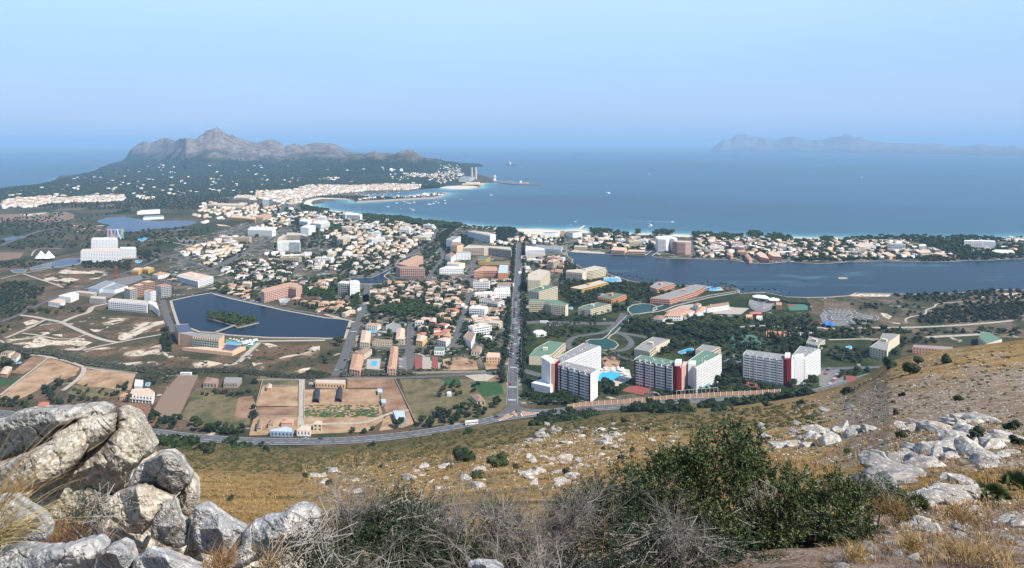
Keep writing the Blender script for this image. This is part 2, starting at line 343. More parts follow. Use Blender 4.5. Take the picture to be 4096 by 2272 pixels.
_t = _n.new('ShaderNodeTexCoord'); _mp = _n.new('ShaderNodeMapping'); _mp.inputs['Rotation'].default_value = (0, 0, .55); _L.new(_t.outputs['Object'], _mp.inputs[0]); _L.new(_mp.outputs[0], _w.inputs['Vector'])
_c = _n.new('ShaderNodeValToRGB'); _c.color_ramp.elements[0].color = (.15, .10, .065, 1); _c.color_ramp.elements[1].color = (.24, .165, .11, 1); _L.new(_w.outputs['Fac'], _c.inputs[0]); _L.new(_c.outputs[0], _n['Principled BSDF'].inputs['Base Color']); _n['Principled BSDF'].inputs['Roughness'].default_value = .95
for nm, m, s in (("field", M_soil, "E1: 470,630 690,645 345,885 155,870"), ("field", M_tan, "E1: 715,660 1010,745 830,940 560,1110 180,1290 100,1290 0,1210 360,920"), ("field", M_tan, "E1: 1000,750 1140,790 1080,900 840,990 900,860"),
        ("field", M_tan, "E1: 1250,815 1940,880 1870,1110 1500,1120 1090,1020"), ("field", M_oliv, "E1: 1100,1040 1860,1120 1700,1220 1300,1230 950,1160"), ("field", M_crop, "E1: -20,960 60,935 160,950 50,1050 -20,1040"), ("field", M_crop, "E1: 200,940 300,940 180,1060 85,1060"),
        ("field", M_plow, "F1: 2250,182 2512,182 2270,700 2140,730 1920,640 2090,380"), ("field", M_red, "F1: 1450,510 1900,530 1930,650 2110,740 1800,860 1690,640"), ("field", M_oliv, "F1: 2500,330 N: 1010,1610 1000,1700 900,1715 F1: 2280,720"),
        ("field", M_oliv, "F2: 60,545 430,545 400,700 420,800 0,830 -20,600"), ("field", M_soil, "F2: 440,545 600,530 640,640 570,780 400,780"), ("field", M_tan, "F2: 722,345 1135,345 1135,412 715,412"), ("field", M_tan, "F2: 712,420 1135,418 1130,645 648,645"),
        ("field", M_soil, "F2: 645,655 1130,652 1125,765 690,768 630,700"), ("field", M_tan, "F2: 620,775 1125,770 1140,870 1200,930 1100,960 560,985 590,850"), ("field", M_tan, "F2: 1195,455 2030,450 2060,620 2110,800 1900,940 1200,970 1180,800"),
        ("field", M_soil, "F2: 1690,340 2230,340 2330,540 2380,690 2130,720 2030,440 1690,440"), ("field", M_tan, "F2: 2100,800 2200,700 2390,690 2450,850 2300,900 2050,930"), ("field", M_oliv, "F2: 2280,335 N: 2140,1520 F3: 1030,330 1040,700 880,850 300,940 -100,1000 F2: 2460,860"),
        ("field", M_crop, "F3: 560,420 950,400 1000,560 760,600 620,470"), ("field", M_crop, "F3: 200,360 420,350 470,430 300,470"), ("field", M_red, "F2: 0,860 0,960 C1: 0,0") if False else ("field", M_soil, "F3: 740,320 1010,330 1030,380 780,410"),
        ("field", M_far, "G1: -200,760 200,740 600,740 900,715 1250,700 1420,760 1400,830 1200,890 800,900 600,860 200,860 -200,960"), ("field", M_far, "G1: 1920,570 2300,560 2200,620 1900,600"), ("field", M_far, "C1: 1580,745 1940,745 1900,770 1600,770"), ("field", M_far, "D1: -200,180 340,180 290,260 0,300 -200,310"),
        ("field", M_far, "D2: 1830,990 2150,935 2230,960 2060,1030 1900,1040"), ("field", M_oliv, "E2: 1560,1260 2110,1320 2150,1400 1600,1400"), ("field", M_oliv, "G1: 1150,640 1700,630 1500,670 1000,690")):
    sheet(nm, wob(wp(s), 1.2, 8, len(s)), .3, m)
# crop rows
b = MB()
for k in range(11):
    a, c = wp("F2: %d,%d %d,%d" % (1195, 640+k*13, 2050, 640+k*13)) if k < 11 else None
    P = wob([a, c], .8, 2.0, k, False); L_, R_ = strip(P, 1.3 if k > 3 else .7)
    for i in range(len(P)-1):
        if random.random() < (.82 if k > 3 else .45): h = random.uniform(.4, 1.0); b.poly([(*R_[i], .3), (*R_[i+1], .3), (*P[i+1], .3+h), (*P[i], .3+h)]); b.poly([(*P[i], .3+h), (*P[i+1], .3+h), (*L_[i+1], .3), (*L_[i], .3)])
o = b.build('vegetable_rows', M_crop); tag(o, 'green vegetable rows in the tan farmyard plot', 'crops', kind='stuff')
# beach sand strips
for s in ("C2: 470,845 505,808 640,783 800,788 960,798 1000,815 960,803 800,797 660,795 575,812 552,835 590,868 650,893 590,880 500,875",
          "C2: 700,900 800,915 930,925 1070,950 1180,966 1070,963 930,943 820,930 720,912", "C2: 1840,682 1920,665 2080,660 2180,664 2255,676 2130,695 1990,698 1900,690",
          "D3: 1500,135 1600,143 2100,188 2501,213 D4: 0,186 250,198 540,204 860,222 1120,205 1290,240 1700,268 2200,268 D5: 500,225 1240,240 2080,262 2501,268 D6: 1100,275 2140,268 2501,262 2501,300 2140,300 1100,290 D5: 2080,290 1240,262 500,255 0,240 D4: 2200,290 1700,290 1290,262 900,260 780,300 560,300 500,270 240,230 0,215 D3: 2100,210 1500,160"):
    sheet('beach', wob(wp(s), 4, 25, 3), .35, M_sand)
# ------------------------------------------------------------------ still water
def water_mat(name, c1, c2, sc_=.012, thr=(.55, .68)):
    m = mat(name, [c1, c1, c2], sc_, .28, .05, .6, (.5, 1.6, 1), 5, .06, [.3, thr[0], thr[1]]); m.node_tree.nodes['Principled BSDF'].inputs['IOR'].default_value = 1.33; return m
M_lake = water_mat('lake_water', (.007, .016, .034), (.010, .022, .042))
M_lagoon = water_mat('lagoon_water', (.011, .024, .046), (.035, .080, .095), .010, (.56, .66))
M_pond = water_mat('green_pond_water', (.016, .055, .052), (.022, .075, .070))
M_marshw = water_mat('marsh_water', (.06, .09, .14), (.08, .10, .13), .01)
M_pool = mat('pool_water', [(.02, .30, .62), (.03, .38, .72)], .5, .12)
M_quay = mat('quay_stone', [(.27, .235, .19), (.40, .355, .30)], .5, .9)
WATER = []
def water(name, s, m, z=.45, quay=1.6, amp=0, qm=None):
    P = wp(s)
    if amp: P = wob(P, amp, 12, 5)
    o = sheet(name, P, z, m); WATER.append(P)
    if quay:
        Q = P+[P[0]]; L_, R_ = strip(Q, quay); b = MB()
        for i in range(len(Q)-1): b.prism([R_[i], R_[i+1], L_[i+1], L_[i]], .05, z+.5)
        q = b.build('quay', qm or M_quay); q['kind'] = 'structure'
    return P
LAKE = water('lake', "E2: 295,195 600,128 870,84 920,103 1200,175 1500,240 1900,330 2200,385 2501,440 E3: 200,455 365,482 325,610 285,735 0,735 E2: 2300,728 1700,724 1400,705 1100,684 930,655 700,640 400,528 340,350", M_lake, quay=4)
water('lagoon', "D4: 962,500 1000,532 1200,545 1500,560 1800,572 2080,580 2110,560 2160,520 2240,500 2250,540 2170,585 2250,615 2501,628 D5: 0,550 300,560 700,575 735,560 760,580 900,592 1100,622 1300,628 1580,602 1600,590 1640,602 1800,615 2000,625 2200,622 2460,602 D6: -20,590 0,605 250,598 500,588 750,592 980,598 1200,605 1500,595 1700,580 2000,580 2300,562 2501,562 W: 1900,1180 1900,1000 "
      "D6: 2501,1005 2150,1000 1900,1020 1600,1042 1200,1062 900,1065 500,1058 100,1050 0,1085 D5: 2200,1108 1900,1112 1600,1105 1280,1038 1000,1052 930,1060 912,1010 860,985 600,958 300,945 0,940 D4: 2380,985 2100,975 1900,955 1720,905 1600,870 1540,850 1500,765 1180,765 1100,720 1020,680 1042,640 960,590 945,500", M_lagoon, quay=2.2, amp=1.5)
water('pond', "D4: 1830,1380 1830,1330 1900,1290 2020,1272 2150,1280 2235,1310 2240,1350 2180,1390 2000,1415 1880,1425", M_pond, quay=2.5)
water('pond', "E4: 1225,775 1280,750 1440,745 1480,730 1540,690 1590,620 1640,580 1700,600 1640,660 1580,690 1540,740 1600,760 1660,790 1690,830 1640,880 1500,905 1440,900 1300,850", M_pond, quay=1.6)
water('canal', "E4: 1640,580 1700,520 1780,440 1810,400 1890,405 1880,440 1800,500 1740,545 1700,600", M_pond, quay=1.2)
water('canal', "D5: 905,1040 800,1060 500,1110 200,1180 0,1230 -150,1290 -330,1330 -300,1260 -100,1200 200,1150 500,1080 800,1035 900,1012", M_pond, quay=2.0)
water('canal', "D3: 0,905 300,900 400,860 520,800 640,740 700,650 800,600 1000,545 1020,552 860,615 730,670 660,760 560,820 490,870 500,895 560,930 540,955 430,990 200,990 0,960", M_lake, quay=2.0)
water('canal', "D1: 1150,270 1000,265 850,295 700,330 540,370 430,400 440,425 700,395 950,375 1120,350 1155,330", M_marshw, quay=1.5)
water('canal', "D1: 150,440 340,418 380,430 350,465 200,470", M_marshw, quay=1.5)
water('marsh_lake', "C1: 975,1015 1060,985 1240,975 1420,1000 1600,1020 1760,1012 1950,1018 1985,1040 1900,1065 1750,1085 1560,1100 1340,1128 1100,1130 1050,1095 1120,1060 1000,1035", M_marshw, quay=0, amp=12)
water('marsh_lake', "C1: 1680,1115 1820,1095 1900,1100 1800,1115", M_marshw, quay=0, amp=3)
water('marsh_pool', "G1: 40,1215 240,1170 520,1160 500,1195 250,1240 60,1270", M_marshw, quay=0, amp=6)
M_isl = mat('island_soil', [(.06, .06, .03), (.10, .09, .05)], .2)
def isle(s, m=M_isl):
    P = wp(s); sheet('island', P, 1.0, m, .8); WATER_ISL.append(P)
WATER_ISL = []
isle("E2: 815,455 840,440 1000,440 1480,478 1555,515 1270,582 980,503")
isle("D5: 2320,835 2350,825 2440,825 2475,838 2430,850 2350,850", M_quay)
isle("C3: -10,452 0,447 40,450 52,457 20,460 -22,460 C2: 2490,452 2540,440")
# ------------------------------------------------------------------ mountains
def ranges(name, sil, Yr, foot, pxr, ncol, nrow, m, rugged, back=1.35):
    sx, sy = np.array(sil).T; X = np.linspace(pxr[0], pxr[1], ncol)
    yt = np.interp(X, sx, sy); R = np.interp(X, *np.array(Yr).T); fy = np.interp(X, *np.array(foot).T); Yf = F*H/(fy-HY)
    ztop = np.maximum(H-(yt-HY)/F*R, .5)
    ztop = ztop*(1+.035*fbm(np.c_[X/22, np.zeros(ncol), np.zeros(ncol)], 4))
    t = np.r_[np.linspace(0, 1, nrow), np.linspace(1.03, back, nrow//4)]
    T, Z0 = np.meshgrid(t, ztop, indexing='ij')
    Y = Yf+(R-Yf)*T; Xw = (X-CX)/F*Y
    g = np.where(T <= 1, .10*T+.90*np.clip(T, 0, 1)**2.1, 1-((T-1)/(back-1))**1.2)
    nz = fbm(np.stack([Xw/620, Y/620, Z0*0], -1), 6, True)
    n2 = fbm(np.stack([Xw/1500, Y/1500, Z0*0+4], -1), 3)
    edge = np.clip((1-T)/.12, 0, 1)*np.clip(T/.1, 0, 1)
    Z = Z0*g*(1+rugged*.8*nz*edge)+Z0*edge*rugged*.35*n2
    Z = np.where(T >= back-1e-6, -6, Z)-(T <= 0)*4; Z = np.where(inpoly(Xw, Y, COAST), Z, -8.0) if name != 'cape' else Z
    V = np.stack([Xw, Y, Z], -1).reshape(-1, 3); nr, nc = T.shape; i = np.arange(nr-1)[:, None]*nc+np.arange(nc-1)[None]
    o = link(name, npmesh(name, V, np.stack([i, i+1, i+nc+1, i+nc], -1).reshape(-1, 4), m, True)); o['kind'] = 'structure'
    return Xw, Y, Z
def mount_mat(name, rock1, rock2, wood, z0, z1, sc_):
    m = bpy.data.materials.new(name); m.use_nodes = True; n = m.node_tree.nodes; L = m.node_tree.links; b = n['Principled BSDF']; b.inputs['Roughness'].default_value = 1; b.inputs['Specular IOR Level'].default_value = 0
    g = n.new('ShaderNodeNewGeometry'); sp = n.new('ShaderNodeSeparateXYZ'); L.new(g.outputs['Position'], sp.inputs[0])
    def nz(s, d=6):
        x = n.new('ShaderNodeTexNoise'); x.inputs['Scale'].default_value = s; x.inputs['Detail'].default_value = d; L.new(g.outputs['Position'], x.inputs['Vector']); return x.outputs['Fac']
    ad = n.new('ShaderNodeMath'); ad.operation = 'MULTIPLY_ADD'; L.new(nz(sc_), ad.inputs[0]); ad.inputs[1].default_value = (z1-z0)*3.2; L.new(sp.outputs[2], ad.inputs[2])
    r = n.new('ShaderNodeMapRange'); r.inputs[1].default_value = z0+(z1-z0)*1.6; r.inputs[2].default_value = z1+(z1-z0)*1.6; L.new(ad.outputs[0], r.inputs[0])
    c1 = n.new('ShaderNodeMix'); c1.data_type = 'RGBA'; c1.inputs[6].default_value = (*rock1, 1); c1.inputs[7].default_value = (*rock2, 1)
    rr = n.new('ShaderNodeMapRange'); rr.inputs[1].default_value = .42; rr.inputs[2].default_value = .58; L.new(nz(sc_*5), rr.inputs[0]); L.new(rr.outputs[0], c1.inputs[0])
    c2 = n.new('ShaderNodeMix'); c2.data_type = 'RGBA'; c2.inputs[6].default_value = (*wood, 1); L.new(r.outputs[0], c2.inputs[0]); L.new(c1.outputs[2], c2.inputs[7])
    L.new(c2.outputs[2], b.inputs['Base Color'])
    bp = n.new('ShaderNodeBump'); bp.inputs['Strength'].default_value = .8; bp.inputs['Distance'].default_value = 14; L.new(nz(sc_*6), bp.inputs['Height']); L.new(bp.outputs[0], b.inputs['Normal'])
    return m
SIL = [(440,660),(489,643),(505,627),(521,599),(553,575),(576,564),(596,573),(632,561),(668,551),(700,564),(735,565),(755,560),(783,561),(811,548),(827,532),(845,527),(859,520),(872,524),(886,538),(920,549),(954,557),(1024,574),(1048,569),(1070,563),(1084,561),(1100,564),(1115,571),(1139,587),(1155,583),(1183,575),(1209,586),(1239,575),(1270,571),(1322,573),(1362,585),(1398,607),(1461,615),(1497,614),(1533,622),(1569,619),(1600,622),(1644,618),(1676,625),(1708,639),(1759,637),(1787,651),(1859,654),(1918,655),(1938,664),(1960,668)]
M_mt = mount_mat('mountain_rock', (.125, .10, .092), (.22, .18, .155), (.024, .034, .018), 75, 185, .003)
Xm, Ym, Zm = ranges('mountain', SIL, [(440,9900),(600,9800),(650,9500),(745,7700),(900,8000),(1400,8200),(1700,7300),(1800,7200),(1938,7700),(1960,7800)], [(440,666),(640,672),(745,700),(800,696),(1200,694),(1600,690),(1800,676),(1960,669)], (440, 1958), 420, 90, M_mt, .55)
CAPE = [(2840,600),(2859,585),(2891,560),(2926,556),(2938,541),(2960,537),(2985,539),(3002,549),(3040,552),(3072,553),(3110,558),(3140,550),(3175,545),(3211,553),(3243,560),(3295,559),(3330,549),(3382,543),(3430,549),(3445,552),(3469,560),(3549,571),(3668,574),(3748,574),(3827,584),(3880,582),(3935,575),(3986,585),(4058,582),(4110,594),(4300,600),(4600,590)]
M_cape = mount_mat('hazed_cape_rock', (.15, .14, .15), (.23, .21, .22), (.10, .105, .10), 30, 160, .003)  # paler bluish tones put part of the distance haze into the colour
ranges('cape', CAPE, [(2840,22000),(3000,21500),(3700,18000),(4600,14500)], [(2840,607),(3100,608),(3600,614),(4100,624),(4600,630)], (2842, 4600), 260, 50, M_cape, .5)

FS = [(250,692),(330,676),(420,666),(489,660),(560,654),(640,658),(720,650),(800,655),(880,650),(960,656),(1060,652),(1120,645),(1200,652),(1300,646),(1380,640),(1440,632),(1500,622),(1540,628),(1600,626),(1650,624),(1690,634),(1740,644),(1800,650),(1860,660),(1920,664),(1950,668)]
Xf, Yf_, Zf = ranges('foothill', FS, [(250,5900),(489,7600),(900,7000),(1300,6700),(1700,6500),(1950,7400)], [(250,700),(489,700),(900,712),(1300,712),(1600,704),(1800,684),(1950,672)], (250, 1948), 360, 60, mount_mat('foothill_wood', (.11, .085, .065), (.16, .13, .10), (.024, .034, .018), 75, 150, .005), 1.3)
# ------------------------------------------------------------------ the hillside the picture is taken from
CR = np.array([(-1500,1560),(0,1672),(300,1702),(600,1752),(850,1775),(1100,1793),(1300,1790),(1500,1772),(1700,1742),(1900,1702),(2100,1676),(2250,1672),(2500,1645),(2900,1622),(3100,1597),(3260,1568),(3380,1537),(3480,1492),(3560,1445),(3640,1424),(3760,1400),(3900,1382),(4096,1358),(4700,1290),(5600,1240)], float)
CY = np.array([(2900,0),(3100,610),(3260,560),(3380,490),(3480,440),(3560,405),(3700,370),(4096,320),(4700,260),(5600,200)], float)
TL = [(5200,1.0),(3000,3.5),(2600,6),(2272,9),(2180,15),(2100,32),(2000,80),(1900,170),(1830,330),(1780,0)]
TR = [(5200,1.0),(3000,3.0),(2600,4),(2272,6),(2150,9),(2000,18),(1900,30),(1800,55),(1700,100),(1600,175),(1500,255),(1400,0)]
def hill_raw(PX, PY):
    """pixel on the slope -> X, Y, Z on the hillside"""
    c = np.interp(PX, CR[:, 0], CR[:, 1]); Yc = np.where(PX < 2900, F*H/(c-HY), np.interp(PX, CY[:, 0], np.r_[F*H/(1622-HY), CY[1:, 1]]))
    s = np.clip((PY-c)/(2272-c), 0, 8); r = 0
    w = np.clip((PX-2200)/1200, 0, 1); w = w*w*(3-2*w)
    for T, ww in ((TL, 1-w), (TR, w)):
        k = T[-1][0]; ks = np.array([(a-k)/(2272-k) for a, _ in T][::-1]); kv = np.log(np.array([b for _, b in T][::-1][1:]))
        sc0 = np.maximum(s, 0)
        inner = np.interp(sc0, ks[1:], kv)
        tt = np.clip(sc0/ks[1], 0, 1)
        val = np.where(sc0 < ks[1], np.log(Yc)+(kv[0]-np.log(Yc))*tt, np.minimum(inner, np.log(Yc)))
        r = r+ww*val
    Y = np.exp(r); return (PX-CX)/F*Y, Y, H-(PY-HY)/F*Y, s
def hill_noise(X, Y, s):
    e = np.clip(s/.06, 0, 1)
    n = .0045*Y*fbm(np.stack([X/(4+Y*.12), Y/(6+Y*.16), Y*0], -1), 4)+.10*fbm(np.stack([X/1.1, Y/1.1, X*0], -1), 3)*np.clip(Y/8, 0.2, 1.5)
    return n*e
def hill_pt(PX, PY):
    PX = np.asarray(PX, float); PY = np.asarray(PY, float); X, Y, Z, s = hill_raw(PX, PY); return X, Y, Z+hill_noise(X, Y, s)
def build_hill():
    P = np.unique(np.r_[np.arange(-1500, 5600, 11.0), 5600]); s = np.r_[np.linspace(0, .25, 70)[:-1], np.linspace(.25, 1.15, 190)[:-1], np.geomspace(1.15, 6.5, 40)]
    c = np.interp(P, CR[:, 0], CR[:, 1]); S, PXg = np.meshgrid(s, P, indexing='ij'); PYg = c[None]+S*(2272-c[None])
    X, Y, Z, ss = hill_raw(PXg, PYg); Z = Z+hill_noise(X, Y, ss)
    # far side, falling away behind the crest
    back = []
    for k, (fy, dz) in enumerate(((1.006, 1.0), (1.02, 6.0), (1.06, 26.0), (1.14, 70.0), (1.3, 150.0), (1.45, 300.0))):
        Yb = Y[0]*np.where(Z[0] > 3, fy, 1+.002*k); zb = np.maximum(Z[0]-dz, -4+0*Z[0]); zb = np.where(Z[0] > 3, zb, -.3-k); back.append(((P-CX)/F*Yb, Yb, zb))
    X = np.vstack([b[0] for b in back[::-1]]+[X]); Y = np.vstack([b[1] for b in back[::-1]]+[Y]); Z = np.vstack([b[2] for b in back[::-1]]+[Z])
    S = np.vstack([np.zeros((6, len(P)))]+[S]); PYg = np.vstack([np.repeat(PYg[:1], 6, 0), PYg]); PXg = np.vstack([PXg[:6], PXg])
    nr, nc = X.shape; i = np.arange(nr-1)[:, None]*nc+np.arange(nc-1)[None]
    # painted masks: rocky scree on the right shoulder, green scrub near the foot
    q = np.stack([X/60, Y/60, X*0], -1); nz = fbm(q, 3)
    rocky = np.clip((PXg-3150)/450, 0, 1)*np.clip((PYg-1430-.12*(4096-PXg))/90, 0, 1)*np.clip((1960-PYg)/150, 0, 1)
    rocky = np.clip(rocky*1.1+.5*nz*(PXg > 2000)*np.clip((PYg-1720)/60, 0, 1)*np.clip((2050-PYg)/100, 0, 1), 0, 1)
    green = np.clip(1.05-(PYg-np.interp(PXg, CR[:, 0], CR[:, 1]))/150, 0, 1)*np.clip((3200-PXg)/500, 0, 1)
    green = np.clip(green+.5*nz*green, 0, 1); near = np.clip((16-Y)/8, 0, 1)
    m = bpy.data.materials.new('hill_grass_and_scree'); m.use_nodes = True; n = m.node_tree.nodes; L = m.node_tree.links; b = n['Principled BSDF']; b.inputs['Roughness'].default_value = 1; b.inputs['Specular IOR Level'].default_value = .05
    tc = n.new('ShaderNodeTexCoord')
    def nzn(s, d=5, st=None):
        x = n.new('ShaderNodeTexNoise'); x.inputs['Scale'].default_value = s; x.inputs['Detail'].default_value = d; x.inputs['Roughness'].default_value = .65
        v = tc.outputs['Object']
        if st: mp = n.new('ShaderNodeMapping'); mp.inputs['Scale'].default_value = st; L.new(v, mp.inputs[0]); v = mp.outputs[0]
        L.new(v, x.inputs['Vector']); return x.outputs['Fac']
    def math_(op, a, b2):
        x = n.new('ShaderNodeMath'); x.operation = op
        for k, v in ((0, a), (1, b2)):
            if isinstance(v, (int, float)): x.inputs[k].default_value = v
            else: L.new(v, x.inputs[k])
        return x.outputs[0]
    def thr(f, a, bb):
        r = n.new('ShaderNodeMapRange'); r.inputs[1].default_value = a; r.inputs[2].default_value = bb; L.new(f, r.inputs[0]); return r.outputs[0]
    def mix(f, a, bb):
        x = n.new('ShaderNodeMix'); x.data_type = 'RGBA'; L.new(f, x.inputs[0])
        for sidx, v in ((6, a), (7, bb)):
            if isinstance(v, tuple): x.inputs[sidx].default_value = (*v, 1)
            else: L.new(v, x.inputs[sidx])
        return x.outputs[2]
    gold = mix(thr(nzn(.09, 6), .40, .60), (.265, .16, .055), (.43, .28, .11))
    gold = mix(thr(nzn(.8, 5), .44, .62), gold, (.16, .095, .040))
    gold = mix(thr(nzn(.05, 5), .55, .66), gold, (.11, .085, .035)); gold = mix(thr(nzn(.21, 7), .60, .66), gold, (.34, .29, .25))
    grn = mix(thr(nzn(.16, 5), .40, .56), (.19, .125, .052), (.052, .060, .020))
    c = mix(math_('MULTIPLY', attr_node(m, 'green'), .9), gold, grn)
    rock = mix(thr(nzn(.35, 7), .40, .60), (.17, .11, .062), (.37, .305, .245)); rock = mix(thr(nzn(2.2, 5), .50, .60), rock, (.18, .12, .065)); rock = mix(thr(nzn(.06, 5), .52, .62), rock, (.22, .145, .07))
    rf = thr(math_('ADD', math_('MULTIPLY', attr_node(m, 'rocky'), .42), nzn(.11, 6)), .60, .74)
    c = mix(rf, c, rock)
    nr_ = mix(thr(nzn(3, 6), .42, .58), (.16, .10, .06), (.28, .21, .155)); nr_ = mix(thr(nzn(22, 5), .54, .64), nr_, (.42, .37, .32)); nr_ = mix(thr(nzn(7, 4), .58, .66), nr_, (.10, .075, .05))
    c = mix(attr_node(m, 'near'), c, nr_)
    L.new(c, b.inputs['Base Color'])
    b1 = n.new('ShaderNodeBump'); b1.inputs['Strength'].default_value = .7; b1.inputs['Distance'].default_value = .5; L.new(nzn(.9, 8), b1.inputs['Height'])
    b2 = n.new('ShaderNodeBump'); b2.inputs['Strength'].default_value = .6; b2.inputs['Distance'].default_value = .05; L.new(nzn(14, 6), b2.inputs['Height']); L.new(b1.outputs[0], b2.inputs['Normal']); L.new(b2.outputs[0], b.inputs['Normal'])
    V = np.stack([X, Y, Z], -1).reshape(-1, 3)
    o = link('hillside', npmesh('hillside', V, np.stack([i, i+1, i+nc+1, i+nc], -1).reshape(-1, 4), m, True, {'rocky': rocky, 'green': green, 'near': near})); o['kind'] = 'structure'
build_hill()
# ------------------------------------------------------------------ limestone
def rock_mat(name, cols, sc_, lichen=True, stain=.5):
    m = bpy.data.materials.new(name); m.use_nodes = True; n = m.node_tree.nodes; L = m.node_tree.links; b = n['Principled BSDF']; b.inputs['Roughness'].default_value = .92; b.inputs['Specular IOR Level'].default_value = .15
    tc = n.new('ShaderNodeTexCoord')
    def nz(s, d=6, dist=0.0):
        x = n.new('ShaderNodeTexNoise'); x.inputs['Scale'].default_value = s; x.inputs['Detail'].default_value = d; x.inputs['Roughness'].default_value = .62; x.inputs['Distortion'].default_value = dist; L.new(tc.outputs['Object'], x.inputs['Vector']); return x.outputs['Fac']
    def thr(f, a, bb):
        r = n.new('ShaderNodeMapRange'); r.inputs[1].default_value = a; r.inputs[2].default_value = bb; L.new(f, r.inputs[0]); return r.outputs[0]
    def mix(f, a, bb):
        x = n.new('ShaderNodeMix'); x.data_type = 'RGBA'; L.new(f, x.inputs[0])
        for sidx, v in ((6, a), (7, bb)):
            if isinstance(v, tuple): x.inputs[sidx].default_value = (*v, 1)
            else: L.new(v, x.inputs[sidx])
        return x.outputs[2]
    c = mix(thr(nz(sc_), .40, .60), cols[0], cols[1]); c = mix(thr(nz(sc_*3.1, 8), .50, .60), c, cols[2]); c = mix(thr(nz(sc_*14, 5), .57, .64), c, tuple(min(1, x*1.25) for x in cols[2]))
    c = mix(thr(nz(sc_*9, 6), .58, .66), c, tuple(x*.5 for x in cols[0]))
    vo = n.new('ShaderNodeTexVoronoi'); vo.feature = 'DISTANCE_TO_EDGE'; vo.inputs['Scale'].default_value = sc_*2.2; wv = n.new('ShaderNodeTexNoise'); wv.inputs['Scale'].default_value = sc_*2.5; wv.inputs['Detail'].default_value = 5; L.new(tc.outputs['Object'], wv.inputs['Vector']); av = n.new('ShaderNodeVectorMath'); av.operation = 'MULTIPLY_ADD'; L.new(wv.outputs['Color'], av.inputs[0]); av.inputs[1].default_value = (.5/sc_,)*3; L.new(tc.outputs['Object'], av.inputs[2]); L.new(av.outputs[0], vo.inputs['Vector'])
    ck = n.new('ShaderNodeMath'); ck.operation = 'MULTIPLY'; L.new(thr(vo.outputs['Distance'], .022, .004), ck.inputs[0]); L.new(thr(nz(sc_*1.1), .56, .62), ck.inputs[1]); c = mix(ck.outputs[0], c, (.06, .05, .04))
    if lichen:
        c = mix(thr(nz(sc_*2.3, 5, 1.2), .655, .69), c, (.46, .27, .13)); c = mix(thr(nz(sc_*4.3, 5, .6), .64, .67), c, (.62, .60, .56))
    L.new(c, b.inputs['Base Color'])
    b1 = n.new('ShaderNodeBump'); b1.inputs['Strength'].default_value = .7; b1.inputs['Distance'].default_value = .05/sc_; L.new(nz(sc_*4, 10), b1.inputs['Height'])
    b2 = n.new('ShaderNodeBump'); b2.inputs['Strength'].default_value = .7; b2.inputs['Distance'].default_value = .03/sc_; L.new(nz(sc_*26, 6), b2.inputs['Height']); L.new(b1.outputs[0], b2.inputs['Normal']); L.new(b2.outputs[0], b.inputs['Normal'])
    return m
R_grey = rock_mat('grey_limestone', ((.21, .20, .18), (.33, .315, .285), (.45, .42, .37)), 1.6)
R_cream = rock_mat('cream_limestone', ((.25, .22, .175), (.39, .345, .28), (.52, .475, .40)), 1.8)
R_blue = rock_mat('pale_blue_limestone', ((.25, .25, .25), (.36, .355, .34), (.47, .45, .42)), 2.0)
R_pale = rock_mat('weathered_pale_limestone', ((.24, .215, .19), (.42, .385, .34), (.58, .54, .48)), .8, False)
R_dark = rock_mat('grey_outcrop_limestone', ((.19, .18, .17), (.30, .28, .26), (.40, .375, .34)), .5, False)
